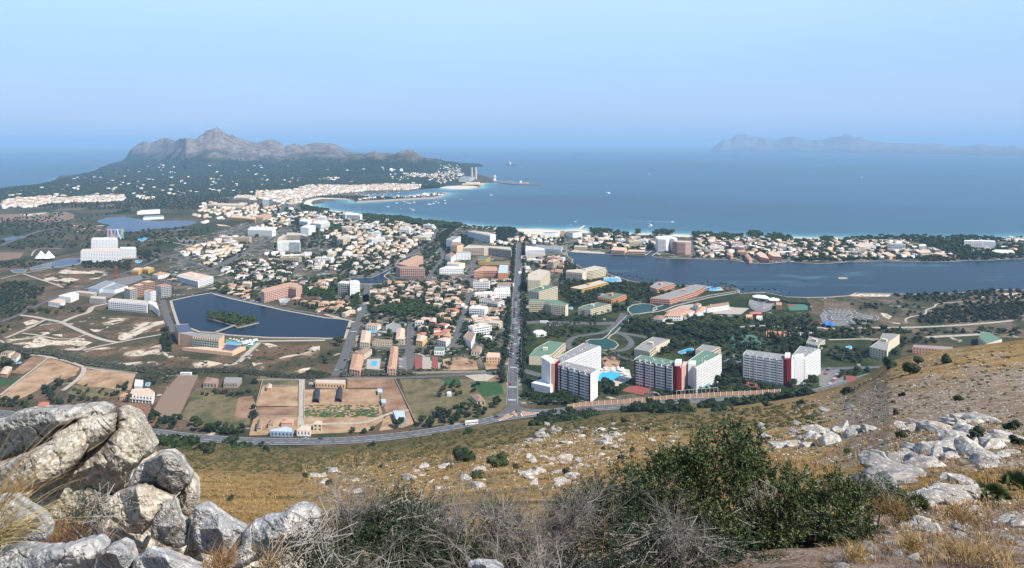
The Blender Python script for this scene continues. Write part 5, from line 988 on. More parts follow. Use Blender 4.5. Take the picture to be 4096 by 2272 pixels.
apartment_block|peach tiled apartment row on the lagoon shore, right one|D4: 1815,520 2072,528 2072,506 1850,495|8|2|b-|peach|peach|flat
apartment_block|pink sandy block at the canal mouth|D4: 1060,455 1250,460 1250,440 1070,435|7|2|w|beige|beige|
hotel|long white five storey hotel in the pine wood at the far right|D6: 1645,300 1905,305 2098,315 2080,298 1930,290 1660,290|16|5|b-|white|white|hut
hotel|low cream hall at the far right lagoon shore|D6: 2040,440 2130,470 2370,465 2340,430 2100,425|8|1|--|cream|white|
apartment_block|white gabled row on the strip left of the pine wood|D6: 75,365 160,385 380,370 330,340 170,330|11|3|bb|white|peach|flat
apartment_block|white flat roofed block on the strip at the pine edge|D6: 1000,368 1105,370 1100,352 1010,352|12|4|b|white|white|
apartment_block|white and brown block in the middle of the strip|D5: 808,325 968,330 960,312 820,308|11|3|b|white|red|flat
apartment_block|white block with sloped roof on the strip|D5: 1480,375 1592,390 1590,350 1500,342|10|2|--|white|peach|flat
apartment_block|white arcaded block behind the terracotta terraces on the strip|D5: 1520,462 1680,465 1678,448 1530,448|9|2|w|white|white|
terrace|salmon terrace pointing at the lagoon, left of the pool lawn|D5: 735,480 800,520 832,500 780,440|8|2|ww|salmon|terra|
terrace|salmon terrace behind the pool lawn|D5: 895,455 1010,460 1010,432 900,428|8|2|w|salmon|terra|
terrace|salmon terrace pointing at the lagoon, right of the pool lawn|D5: 1000,510 1060,570 1105,555 1040,480|8|2|ww|salmon|terra|
terrace|terracotta stepped terrace left of the car free lane|D5: 1160,480 1220,530 1350,560 1300,490 1220,450|8|2|ww|salmon|peach|flat
terrace|terracotta stepped terrace right of the stepped lane|D5: 1330,480 1400,520 1520,530 1490,460 1350,445|8|2|ww|salmon|peach|flat
terrace|peach villa terrace near the far right lagoon shore|D6: 465,475 580,520 670,505 560,455|7|2|ww|peach|peach|flat
terrace|cream apartment house near the far right lagoon shore|D6: 985,455 1030,475 1180,460 1150,425 1010,435|11|3|bb|cream|peach|flat
terrace|peach house with orange roof by the shore bushes|D6: 1180,480 1330,500 1390,480 1260,460|7|2|ww|peach|peach|flat
villa|yellow two storey villa behind the salmon pink hotel|D2: 960,975 1080,985 1100,955 980,945|7|2|ww|cream|peach|
villa|pink hip roofed villa near the lake corner|D2: 750,1000 850,1030 880,990 790,970|5|1|w|pink|terra|
villa|orange villa beside the canal bend|D3: 635,965 730,975 755,950 650,945|7|2|w|ochre|terra|
hall|green sports hall roof among the northern villas|D2: 2390,0 2430,10 2460,-10 2400,-15|6|1|-|teal|green|
hall|pale teal roofed hall among the northern villas|D3: 250,262 440,268 455,250 280,246|8|1|-|teal|blue|
stadium|long white grandstand with red end by the marsh lake|C1: 1380,925 1610,915 1610,900 1420,910|10|1|-|white|white|
warehouse|white low sports building beside the marsh lake|C1: 1440,985 1650,975 1640,962 1460,968|7|1|-|white|grey|
power_station|grey power station hall beneath the twin chimneys|C2: 2040,590 2150,590 2200,570 2080,565|22|2|-|grey|grey|
hotel|slim white hotel tower in the far suburbs|C2: 68,800 130,803 130,780 80,778|30|9|w|white|white|
hotel|white balconied twin slab near the bay beach, left slab|C2: 875,940 905,945 960,935 940,925|24|8|bw|white|white|
hotel|white balconied twin slab near the bay beach, right slab|C2: 905,950 1050,958 1070,948 960,935|22|7|b-|white|white|
apartment_block|long cream slab with red roofs in the far plain|C1: 2080,850 2200,855 2460,860 2440,845 2160,835|12|4|b-|cream|peach|flat
apartment_block|pale slab beyond the plain below the wooded hill|C1: 2370,780 2510,785 2510,768 2400,765|12|4|b|cream|peach|flat""".strip().split('\n'):
    building(s)
# ------------------------------------------------------------------ scattered houses
def blocked(X, Y, pad, water=True):
    X = np.asarray(X, float); Y = np.asarray(Y, float); r = np.zeros(X.shape, bool)
    for P in AVOID+(WATER if water else []):
        A = np.array(P); lo = A.min(0)-pad; hi = A.max(0)+pad; k = np.where((X > lo[0]) & (X < hi[0]) & (Y > lo[1]) & (Y < hi[1]) & ~r)[0]
        if len(k): r[k] = inpoly(X[k], Y[k], P) | (segdist(X[k], Y[k], P, True) < pad)
    for P, w in ROADS:
        A = np.array(P); lo = A.min(0)-pad-w; hi = A.max(0)+pad+w; k = np.where((X > lo[0]) & (X < hi[0]) & (Y > lo[1]) & (Y < hi[1]) & ~r)[0]
        if len(k): r[k] = segdist(X[k], Y[k], P) < w+pad*.8
    return r
def scatter(s, sp, pad, jit=.35, world=None, water=True):
    P = world or wp(s); A = np.array(P); lo = A.min(0); hi = A.max(0)
    gx, gy = np.meshgrid(np.arange(lo[0], hi[0], sp), np.arange(lo[1], hi[1], sp)); X = (gx+rng.uniform(-jit, jit, gx.shape)*sp).ravel(); Y = (gy+rng.uniform(-jit, jit, gx.shape)*sp).ravel()
    k = inpoly(X, Y, P); X, Y = X[k], Y[k]; k = ~blocked(X, Y, pad, water); return X[k], Y[k]
def house_shape(k):
    """body, roof and window meshes of one detached house, about 12 x 9 m"""
    r = random.Random(k); w, d = r.uniform(5, 7), r.uniform(3.8, 5); h = r.choice([3.2, 5.8, 6.0, 6.2]); B = MB(); R = MB(); Wn = MB()
    P = [(-w, -d), (w, -d), (w, d), (-w, d)]; B.prism(P, 0, h); house_roof(R, P, h, r.uniform(1.0, 1.7), .4) if k % 4 != 3 else R.prism([(x*1.03, y*1.03) for x, y in P], h, h+.4, True, True)
    x0 = r.choice([-1, 1]); h2 = r.choice([2.9, 3.0, 5.0]); w2, d2 = w*r.uniform(.4, .6), d*r.uniform(.55, .9); cx = x0*(w+w2*.55); cy = -d*.35
    P2 = [(cx-w2, cy-d2), (cx+w2, cy-d2), (cx+w2, cy+d2), (cx-w2, cy+d2)]
    if h2 >= h: h2 = h-.6
    B.prism(P2, 0, h2); house_roof(R, P2, h2, 1.0, .35) if k % 3 else R.prism(P2, h2+.002, h2+.3, True, True)
    px0 = -w*.6; B.box(px0, px0+.3, -d-2.4, -d-2.1, 0, 2.5); B.box(w*.5, w*.5+.3, -d-2.4, -d-2.1, 0, 2.5); R.quad((px0-.3, -d-2.6, 2.5), (w*.5+.5, -d-2.6, 2.5), (w*.5+.5, -d-.01, 3.0), (px0-.3, -d-.01, 3.0))
    wins = []
    for z in ([1.0, 3.9] if h > 4 else [1.0]):
        for x in (-w*.62, -w*.1, w*.45):
            m = MB(); m.box(x, x+1.3, -d-.06, -d+.1, z, z+1.5); wins.append(m)
    m = MB(); m.box(w-.1, w+.06, -d*.3, d*.2, 1, 2.4); wins.append(m)
    return B, R, wins
HS = [house_shape(k) for k in range(12)]; HM = {}
def hmesh(k, part, m):
    q = (k, part, m.name)
    if q not in HM:
        b = HS[k][0 if part == 'wall' else 1] if part in ('wall', 'roof') else HS[k][2][int(part)]
        HM[q] = b.mesh(part if part in ('wall', 'roof') else 'window', m)
    return HM[q]
Z = [ # outline|spacing|walls|roofs|phrase|max
 ("D3: 480,960 700,985 1100,960 1740,960 1700,1100 1600,1200 1380,1429 1350,1429 900,1240 500,1200 230,1429 330,1100 420,1000", 21, 'white cream beige beige', 'terra peach peach brown', 'between the canal and the pine grove'),
 ("E3: 1700,150 1980,150 1940,400 1800,700 1290,760 1290,480 1600,420 1700,380", 20, 'white cream salmon', 'terra peach red', 'right of the pine grove'),
 ("E3: 1900,820 2060,330 2501,330 2501,930 2230,820 2100,830", 19, 'white white cream', 'terra brown white', 'near the maroon banded block'),
 ("D3: 1800,960 2060,1080 1780,1110 1720,1429 1960,1429 2320,1429 2310,1240 2320,960", 20, 'white cream', 'terra brown peach', 'around the white arcade hotel'),
 ("D2: 1700,1210 2100,1230 2501,1429 2501,1700 2330,1429 1700,1300", 22, 'peach cream salmon', 'peach terra', 'on the square lake right bank'),
 ("E3: 0,160 200,170 430,380 400,440 0,350", 21, 'peach cream', 'peach terra', 'at the square lake right corner'),
 ("D2: 560,1010 1000,1040 1220,1180 1000,1190 700,1120", 20, 'cream pink', 'peach terra', 'behind the square lake left bank'),
 ("D2: 1000,960 1700,930 2300,920 2300,1040 1850,1130 1840,1000 1640,960 1400,1000 1100,1050", 24, 'cream peach white', 'peach terra brown', 'behind the salmon pink hotel'),
 ("D2: 250,470 560,330 900,330 1060,420 1100,490 850,640 560,770 380,740 480,640 200,600 60,560", 21, 'white cream beige peach', 'peach terra brown beige', 'between the two through roads'),
 ("D2: 640,760 900,660 1300,640 1700,640 1750,740 1600,900 1000,950 700,830", 24, 'white white', 'brown peach beige', 'in the white townhouse quarter'),
 ("D3: 0,480 900,470 850,580 560,830 0,850", 21, 'white white bluewhite', 'brown peach beige', 'in white terraces by the canal'),
 ("D2: 1300,560 1450,540 1750,600 2100,560 2501,420 2501,640 2400,780 1900,780 1800,640 1400,640", 23, 'white white cream', 'brown white peach', 'below the yellow striped hotel'),
 ("D3: 0,300 400,300 900,330 1200,200 1240,240 1100,400 800,500 0,480", 23, 'white cream white', 'peach brown white', 'in villas near the pine belt'),
 ("D3: 100,170 560,150 1000,170 1250,190 1200,250 900,310 0,290 -200,200", 25, 'white white cream', 'white brown peach', 'along the beach pines'),
 ("C2: 420,940 740,930 880,960 1080,1000 1500,1040 1480,1090 1200,1180 700,1200 640,1100 500,1060 400,1000", 26, 'white cream white', 'white brown peach', 'behind the curved bay beach'),
 ("C2: 0,1180 200,1120 420,1010 380,920 200,960 60,1060 0,1100", 28, 'white white', 'white beige', 'along the far through road'),
 ("D4: 440,620 700,610 930,640 940,760 800,860 720,800 560,760 430,720", 20, 'salmon cream pink', 'terra brown red', 'between the cream slabs and the lagoon'),
 ("D4: 330,560 430,620 420,900 330,920", 17, 'white white cream', 'terra white brown', 'along the right side of the avenue'),
 ("D3: 2000,430 2340,400 2340,460 2000,420 D4: 360,310 900,330 920,420 500,420 380,380", 22, 'white cream', 'brown white terra', 'behind the beach hotels'),
 ("D4: 1120,360 1500,300 1850,300 2200,380 2180,490 1820,480 1600,440 1450,470 1150,440 1000,440", 22, 'white cream salmon', 'terra brown white', 'left of the tall white tower'),
 ("D5: 280,240 960,270 1300,300 1650,300 1640,560 1150,440 1090,560 1040,450 880,420 700,540 290,530", 20, 'white cream salmon', 'terra brown red', 'on the strip right of the towers'),
 ("D5: 1640,300 2330,290 2501,330 2470,580 1660,570", 24, 'white cream beige', 'brown terra beige', 'on the wooded part of the strip'),
 ("D6: 40,300 760,320 1000,420 1400,460 1560,540 1000,560 400,560 0,570 -20,330", 22, 'white peach cream', 'terra peach brown', 'on the strip left of the far pine wood'),
 ("D6: 1750,420 2480,330 2501,480 2440,550 2200,540 1700,520", 40, 'cream white', 'peach white', 'at the far right end of the strip'),
 ("E3: 1250,160 1050,260 640,200 620,130 1000,120", 24, 'white cream', 'peach terra', 'behind the pine grove'),
 ("D6: 2150,275 2501,262 2501,310 2200,320", 22, 'cream peach', 'terra peach', 'on the far right beach'),
 ("D1: 2230,470 2501,520 2501,620 2330,560", 22, 'cream peach', 'terra peach', 'beside the white townhouse row'),
 ("E1: 0,560 130,570 100,800 0,840", 24, 'cream', 'brown', 'in the left gardens'),
]
BK = [("D3: 0,330 900,330 1150,260 1100,400 800,500 0,480", 9, 'among the northern villas'), ("D3: 480,150 1250,190 1200,250 900,300 200,290", 7, 'near the beach pines'), ("D2: 1300,560 1750,600 2501,420 2501,640 1900,780", 7, 'below the yellow striped hotel'), ("C2: 420,960 740,950 1080,1010 1480,1090 1200,1180 700,1200", 12, 'behind the curved bay beach'), ("C2: 0,1160 200,1100 420,1000 300,960 60,1060", 5, 'by the far through road'),
      ("D2: 250,470 900,330 1100,490 560,770", 5, 'between the two through roads'), ("D4: 450,640 920,660 900,800 560,760", 4, 'between cream slabs and lagoon'), ("D4: 1120,380 2180,380 2180,470 1150,440", 6, 'left of the tall white tower'), ("D5: 300,280 1640,330 1600,440 300,480", 9, 'on the strip right of the towers'), ("D6: 60,340 1300,440 1300,480 60,500", 6, 'left of the far pine wood'), ("E3: 1960,400 2460,350 2460,820 2120,800", 6, 'near the maroon banded block'), ("D3: 1850,990 2300,1240 2300,1400 1900,1400", 4, 'around the white arcade hotel')]
for s, n, ph in BK:
    X, Y = scatter(s, 34, 13, .4); q = sorted(zip(X, Y), key=lambda t: t[0]/t[1]); random.shuffle(q); q = sorted(q[:n], key=lambda t: t[0]/t[1])
    for i, (x, y) in enumerate(q):
        a = random.gauss(-.1, .3)+(1.57 if random.random() < .3 else 0); L0, D0 = random.uniform(12, 21), random.uniform(5.5, 8); u = (math.cos(a), math.sin(a)); v = (-u[1], u[0]); fl = random.choice([2, 3, 3, 4, 5]); wc = random.choice(['white', 'white', 'cream', 'beige', 'pink']); rc = random.choice(['beige', 'peach', 'white', 'brown'])
        P = ' '.join('%.1f,%.1f' % (x+p*L0*u[0]+r_*D0*v[0], y+p*L0*u[1]+r_*D0*v[1]) for p, r_ in ((-1, -1), (1, -1), (1, 1), (-1, 1)))
        building("apartment_block|%s from left, %s %d storey block %s|W: %s|%.1f|%d|bbbb|%s|%s|flat hut" % (ordn(i+1), {'white': 'white', 'cream': 'cream', 'beige': 'beige', 'pink': 'pink'}[wc], fl, ph, P, fl*3.1, fl, wc, rc))
cand = []
for zi, (s, sp, ws, rs, ph) in enumerate(Z):
    X, Y = scatter(s, sp*(.97 if zi < 9 else 1.0), 6.0, .36)
    for x, y in zip(X, Y): cand.append((x, y, zi))
cand.sort(key=lambda t: math.hypot(t[0], t[1]))
IND = cand[:296]; REST = cand[296:]
wd_ = {'white': 'white', 'cream': 'cream', 'beige': 'beige', 'peach': 'peach', 'pink': 'pink', 'salmon': 'salmon', 'bluewhite': 'pale blue'}
rd_ = {'terra': 'terracotta', 'peach': 'pale orange', 'brown': 'brown', 'red': 'red', 'white': 'white', 'beige': 'beige'}
pick = {}
for x, y, zi in IND:
    _, sp, ws, rs, ph = Z[zi]; w = random.choice(ws.split()); r = random.choice(rs.split()); pick.setdefault((zi, w, r), []).append((x, y))
for (zi, w, r), L_ in pick.items():
    L_.sort(key=lambda t: t[0]/t[1]); ph = Z[zi][4]
    for i, (x, y) in enumerate(L_):
        k = random.randrange(12); sx, sy = random.uniform(.78, 1.15), random.uniform(.78, 1.1); az = math.atan2(-x, y)*.0+random.choice([0, math.pi/2])*.0
        root = empty('house', (x, y, .45), random.gauss(0, .25)+(math.pi/2 if random.random() < .35 else 0)-.12); root.scale = (sx, sy, random.uniform(.75, .98))
        pos = '' if len(L_) == 1 else ordn(i+1)+' from left, '
        AVOID.append([(x-5, y-4), (x+5, y-4), (x+5, y+4), (x-5, y+4)])
        tag(root, ('%s%s house with %s roof %s' % (pos, wd_[w], rd_[r], ph)), 'house', 'detached houses of the resort')
        link('wall', hmesh(k, 'wall', WALLS[w]), root); link('roof', hmesh(k, 'roof', ROOFS[r]), root)
        if math.hypot(x, y) < 1150:
            for j in range(len(HS[k][2])): link('window', hmesh(k, str(j), M_win), root)
# far houses beyond counting: one body of walls, one of roofs
FARZ = [("G1: 60,520 300,450 560,440 950,415 960,460 1400,440 1700,405 2360,400 2360,480 1900,515 1400,520 800,560 700,610 450,620 60,610", 15, .9), ("G1: 1040,395 1250,385 1250,420 1040,430", 25, .8), ("C2: 455,670 640,655 900,665 1100,660 1300,645 1660,655 1640,690 1500,705 1180,708 900,735 620,765 460,790 380,760", 17, .85),
        ("C2: 0,720 460,700 480,780 440,830 320,860 120,800 0,790", 20, .7), ("C1: 2050,840 2576,850 2576,960 2200,960 2000,920", 24, .5), ("C1: 1900,960 2576,960 2576,1010 2100,1000", 22, .6), ("C1: 2370,770 2576,770 2576,810 2370,800", 18, .7),
        ("C2: 0,860 250,870 380,900 200,960 0,1050", 26, .5), ("C2: 1010,790 1880,742 1890,755 1300,795 1020,815", 26, .35), ("C2: 680,580 850,585 850,605 690,600", 22, .5), ("C2: 1480,545 1830,545 1820,575 1500,575", 22, .4), ("C2: 1850,470 2040,480 2100,560 1900,640 1780,640 1740,600", 40, .5), ("C1: 1380,770 1560,780 1560,800 1390,800", 22, .7),
        ("C1: 1640,1160 1400,1110 1500,1120", 20, .5), ("C1: 0,850 60,850 60,890 0,890", 18, .8), ("C1: 2020,1020 2100,1025 2060,1050", 20, .5)]
T = []
for s, sp, pr in FARZ:
    X, Y = scatter(s, sp, 3, .45); k = rng.random(len(X)) < pr; T += list(zip(X[k], Y[k], np.zeros(k.sum())))
# villas dotted over the woods
for s, n in (("C1: 0,740 350,680 560,610 900,560 1000,520 1400,500 1900,400 2576,440 2576,740 1300,760 0,780", 110), ("C2: 0,460 900,450 1300,520 1800,480 2040,470 2100,560 1800,640 900,640 0,680", 60), ("C1: 1780,420 1980,415 1980,480 1640,500 1600,480", 45)):
    P = [(x, y) for _, x, y in px(s)]; A = np.array(P); lo = A.min(0); hi = A.max(0); c = 0
    while c < n:
        x, y = rng.uniform(lo, hi)
        if inpoly(np.array([x]), np.array([y]), P)[0] and y > 655:
            X, Y = gp(x, y); T.append((X, Y, 0)); c += 1
def mount_z(X, Y):
    """height of the mountain surface under a point"""
    r_ = 0
    for a_, b_, c_ in ((Xm, Ym, Zm), (Xf, Yf_, Zf)):
        d = (a_-X)**2+(b_-Y)**2; k = np.unravel_index(np.argmin(d), d.shape); r_ = max(r_, c_[k] if d[k] < 90**2 else 0)
    return r_
T = [(x, y, mount_z(x, y) if y > 4800 else 0) for x, y, _ in T]; T = [t for t in T if t[2] < 45]+[(x, y, .4) for x, y, _ in REST]
T = np.array(T, float); far = T
wallV, roofV = [], []
BX = np.array([(x, y, z) for z in (0, 1) for x, y in ((-1, -1), (1, -1), (1, 1), (-1, 1))], float); BF = np.array([(0, 1, 5, 4), (1, 2, 6, 5), (2, 3, 7, 6), (3, 0, 4, 7), (4, 5, 6, 7)])
RX = np.array([(-1.06, -1.06, 0), (1.06, -1.06, 0), (1.06, 1.06, 0), (-1.06, 1.06, 0), (-.5, 0, 1), (.5, 0, 1)], float); RF = np.array([(0, 1, 5, 4), (2, 3, 4, 5), (1, 2, 5, 5), (3, 0, 4, 4)])
n = len(T); hh = rng.choice([3.5, 6, 6.5, 9], n); big = 1+.25*(T[:, 1] > 2600); TT = np.stack([T[:, 0], T[:, 1], T[:, 2], rng.uniform(4.5, 9, n)*big, rng.uniform(3.8, 5.5, n)*big, hh, rng.choice([0, 1.5708], n)+rng.normal(0, .2, n)], -1)
V, Fc = scatter_merge('', (BX, BF), TT, None); mi = np.repeat(rng.choice(4, n, p=[.34, .36, .14, .16]), 5)
o = link('distant_house_walls', npmesh('distant_house_walls', V, Fc, None, False, None, [WALLS['white'], WALLS['cream'], WALLS['peach'], WALLS['beige']], mi)); tag(o, 'white and cream walls of the far town and hillside houses', 'distant houses', kind='stuff')
T2 = TT.copy(); T2[:, 2] += T2[:, 5]; T2[:, 5] = rng.uniform(.3, 2.2, n); V, Fc = scatter_merge('', (RX, RF[:2]), T2, None); V3, F3 = scatter_merge('', (RX, np.array([(1, 2, 5), (3, 0, 4)])), T2, None)
o = link('distant_house_roofs', npmesh('distant_house_roofs', V, Fc, None, False, None, [ROOFS['peach'], ROOFS['brown'], ROOFS['white'], ROOFS['terra']], np.repeat(rng.choice(4, n, p=[.42, .2, .14, .24]), 2))); tag(o, 'orange, brown and white roofs of the far town houses', 'distant houses', kind='stuff')
# ------------------------------------------------------------------ landmarks and small things
M_cg = WALLS['grey']; M_wh = WALLS['white']; M_hull = pt('white_hull', (.80, .80, .80), .4); M_black = pt('dark_rubber', (.02, .02, .02)); M_steel = pt('galvanised_steel', (.42, .44, .46), .5)
for x, y0, y1, lb in ((2172, 588, 478, 'tall pale power station chimney, left of the twin pair'), (2213, 598, 475, 'tall pale power station chimney, right of the twin pair')):
    X, Y = gp(1024+x/2.5156, 480+y0/2.5156); hh_ = (y1-y0)/-2.5156/F*Y; r = empty('chimney', (X, Y, 0)); tag(r, lb, 'chimney', 'twin chimneys')
    b = MB(); b.cone((0, 0), 7, 0, hh_*.97, 16, 5.5); b.build('shaft', WALLS['cream'], r); b = MB(); b.cone((0, 0), 6.2, hh_*.97, hh_, 16, 6.2); b.build('cap', M_wh, r)
for x, y, rr, lb in ((1360, 530, 22, 'white gas storage dome, left one'), (1461, 530, 19, 'white gas storage dome, right one')):
    X, Y = gp(1024+x/2.5156, 480+(y+14)/2.5156); bm = bmesh.new(); bmesh.ops.create_uvsphere(bm, u_segments=20, v_segments=12, radius=rr*.95/2.5156/F*Y*1.0); me = bpy.data.meshes.new('storage_dome'); bm.to_mesh(me); bm.free(); me.materials.append(M_hull)
    r = empty('storage_dome', (X, Y, mount_z(X, Y))); tag(r, lb, 'storage tank', 'white storage domes'); a = link('tank_shell', me, r); a.location.z = 8; b = MB()
    for k in range(8): t = k*math.pi/4; b.tube((math.cos(t)*9, math.sin(t)*9, 0), (math.cos(t)*9, math.sin(t)*9, 9), .8)
    b.build('leg', M_cg, r)
# ferry at the port
X, Y = gp(1024+2182/2.5156, 480+652/2.5156); r = empty('ferry', (X, Y, 0), .12); r.scale = (.72, .72, .62); tag(r, 'long cream ferry moored below the twin chimneys', 'ship')
b = MB(); P = [(-92, -9), (70, -9), (98, 0), (70, 9), (-92, 9)]; b.prism(P, 0, 16); b.build('hull', WALLS['yellow'], r); b = MB(); b.prism([(-60, -8), (55, -8), (62, 8), (-60, 8)], 16, 25); b.build('superstructure', M_wh, r); b = MB(); b.box(-35, -22, -3, 3, 25, 33); b.build('funnel', WALLS['ochre'], r)
# pier with quay sheds
b = MB(); Pp = wp("C2: 2380,600 2576,625 C3: 100,640 290,648 290,656 100,652 0,648 C2: 2500,640 2380,625"); b.prism(Pp, -2, 3); o = b.build('pier', pt('pier_concrete', (.16, .15, .15))); tag(o, 'dark pier running out from the port into the bay', 'pier')
b = MB(); Pp = wp("C2: 1020,820 1200,812 1500,795 1780,780 1850,768 1900,745 1895,730 1905,730 1915,745 1865,776 1790,790 1500,806 1200,822 1010,832"); b.prism(Pp, -2, 2.5); o = b.build('breakwater', M_quay); tag(o, 'long curved breakwater around the marina', 'breakwater')
X, Y = gp(1024+2400/2.5156, 480+612/2.5156); r = empty('harbour_tower', (X, Y, 2)); tag(r, 'white harbour tower with round top at the foot of the pier', 'tower'); b = MB(); b.cone((0, 0), 12, 0, 24, 12, 8); b.build('shaft', M_wh, r); b = MB(); b.cone((0, 0), 14, 24, 40, 12, 6); b.build('cap', M_cg, r)
X, Y = gp(1024+2556/2.5156, 480+450/2.5156); r = empty('lighthouse', (X, Y, 1)); tag(r, 'small white lighthouse on the far islet', 'lighthouse'); b = MB(); b.cone((0, 0), 9, 0, 34, 12, 6); b.build('tower', M_wh, r); b = MB(); b.cone((0, 0), 5, 34, 42, 12, 2); b.build('lantern', M_cg, r)
# lattice mast
X, Y = gp(1655/3.573, 960+548/3.573); hm = 170/3.573/F*Y; r = empty('lattice_mast', (X, Y, 0)); tag(r, 'red lattice mast standing by the car park', 'mast'); M_red_p = pt('red_steel', (.36, .04, .04))
b = MB()
for k in range(9):
    z0, z1 = hm*k/9, hm*(k+1)/9; q0, q1 = 1.6*(1-k/12), 1.6*(1-(k+1)/12)
    for sx, sy in ((-1, -1), (1, -1), (1, 1), (-1, 1)): b.tube((sx*q0, sy*q0, z0), (sx*q1, sy*q1, z1), .18, n=4); b.tube((sx*q0, sy*q0, z0), (-sy*q1, sx*q1, z1), .1, n=4)
b.build('lattice', M_red_p, r); b = MB(); b.cone((0, 0), 1.2, hm, hm+2, 8, .3); b.build('beacon', M_red_p, r)
# tensile tents
X, Y = gp(645/3.573, 960+285/3.573); r = empty('tensile_canopy', (X, Y, 0)); tag(r, 'white twin peaked tensile canopy by the marsh canal', 'canopy')
for dx in (-9, 8):
    b = MB(); b.cone((dx, 0), 12, 5, 20, 10, .4); b.build('membrane', M_wh, r); b = MB(); b.tube((dx, 0, 0), (dx, 0, 21), .4); b.build('pole', M_steel, r)
# water slides
X, Y = gp(460, 480+1195/2.5156); r = empty('water_slide', (X, Y, 0)); tag(r, 'tall coloured water slide tower beside the tallest white slab', 'water slide')
for k, c in enumerate(((.30, .10, .40), (.62, .30, .10), (.10, .20, .55), (.62, .62, .65), (.08, .30, .30))):
    b = MB(); p = (-22+k*9, 0, 26)
    for j in range(8): q = (p[0]+2.5, p[1]-2, p[2]-3.1); b.tube(p, q, 1.1, n=6); p = q
    b.build('chute', pt('slide_paint_%d' % k, c, .5), r)
b = MB(); b.box(-25, 20, 1, 5, 0, 26); b.build('tower', M_cg, r)
# amphitheatre
P = wp("D5: 1060,1165 1140,1150 1230,1142 1340,1175 1430,1232 1350,1292 1250,1322 1150,1310 1080,1270 1045,1220"); c = np.array(wp("D5: 1255,1150"))[0]; r = empty('amphitheatre', (0, 0, 0)); tag(r, 'open air amphitheatre with rows of pale seats', 'amphitheatre'); AVOID.append(P)
A = np.array(P)
b = MB(); b.prism(P, .2, .9); b.build('floor_slab', pt('amphi_concrete', (.20, .20, .21)), r)
for k in range(11):
    f = .22+.072*k; Q = [tuple(c+(p-c)*f) for p in A]; b = MB(); pr = None
    for i in range(len(Q)):
        p, q = np.array(Q[i]), np.array(Q[(i+1) % len(Q)]); n_ = max(1, int(np.linalg.norm(q-p)/3.0)); d = (q-p)/max(np.linalg.norm(q-p), 1e-6); v = np.array((d[1], -d[0]))
        if (p+q)[1]/2 > c[1]-4: continue
        for j in range(n_): L0 = np.linalg.norm(q-p)/n_; b.obox(p, d, v, j*L0+.3, j*L0+L0*.8, -.45, .45, .95+.22*k, 1.35+.22*k)
    if b.v: b.build('seat_row', WALLS['conc'], r)
for s, lb in (("D5: 1105,1085 1180,1072 1290,1082 1345,1110 1320,1130 1250,1125 1190,1118 1120,1108", 'white undulating canopy, left half over the amphitheatre stage'), ("D5: 1320,1130 1400,1112 1480,1128 1500,1148 1450,1160 1360,1155", 'white undulating canopy, right half over the amphitheatre stage')):
    P = wp(s, 7); r = empty('stage_canopy', (0, 0, 0)); tag(r, lb, 'canopy', 'white stage canopies'); AVOID.append(P); b = MB(); b.prism(P, 7, 7.6, True, True); b.build('membrane', M_hull, r); 
    for p in P[::2]: b = MB(); b.tube((*p, 0), (*p, 7), .3); b.build('pole', M_steel, r)
# kart circuit
KP = wp("E6: 20,130 60,165 110,180 300,180 320,195 290,215 140,200 70,200 60,235 110,265 300,265 340,290 400,300 450,270 400,245 420,230 500,235 560,255 620,255 660,230 600,200 480,190 400,185 350,150 200,130 110,120 50,120")
road([tuple(p) for p in KP], 7, .86, M_asph, 'kart_track', av=False)
for off in (3.9, -3.9): dashes(smooth(KP), off, .9, 3.0, 3.0, 'kerb_marking', .9)
# blue awnings by the kart track
for i, (s, lb) in enumerate((("E6: 0,275 60,270 100,320 20,320", 'blue canopy at the kart track pits, left one'), ("E6: 60,285 120,300 150,335 100,330", 'blue canopy at the kart track pits, right one'))):
    P = wp(s, 4); r = empty('pit_canopy', (0, 0, 0)); tag(r, lb, 'canopy', 'blue pit canopies'); b = MB(); b.prism(P, 4, 4.5, True, True); b.build('roof', pt('blue_awning', (.04, .18, .55)), r); b = MB(); [b.tube((*p, 0), (*p, 4), .2) for p in P]; b.build('pole', M_steel, r)
# polytunnels
for s, lb in (("F2: 1290,610 1365,612 1375,480 1310,478", 'long black covered tunnel barn, left one in the farmyard'), ("F2: 1550,600 1622,605 1632,465 1575,462", 'long black covered tunnel barn, right one in the farmyard')):
    P = wp(s, 0); a, b_, c_, d_ = [np.array(p) for p in P]; r = empty('tunnel_barn', (0, 0, 0)); tag(r, lb, 'barn', 'black tunnel barns'); AVOID.append(P); m = MB(); K = 9
    for i in range(K):
        t0, t1 = math.pi*i/K, math.pi*(i+1)/K; f = lambda t, p, q: (*(p+(q-p)*(.5-.5*math.cos(t))), .3+4.2*math.sin(t)**.75)
        m.quad(f(t0, a, b_), f(t1, a, b_), f(t1, d_, c_), f(t0, d_, c_))
    m.poly([f2 for f2 in [(*(d_+(c_-d_)*(.5-.5*math.cos(math.pi*i/K))), .3+4.2*math.sin(math.pi*i/K)**.75) for i in range(K+1)]]); m.build('cover', ROOFS['dark'], r)
    m = MB(); m.poly([(*(a+(b_-a)*(.5-.5*math.cos(math.pi*i/K)*.9)+np.array((0, 1.5))), .3+3.8*math.sin(math.pi*i/K)**.75) for i in range(K+1)]); m.build('end_sheet', pt('navy_sheet', (.015, .02, .06)), r)
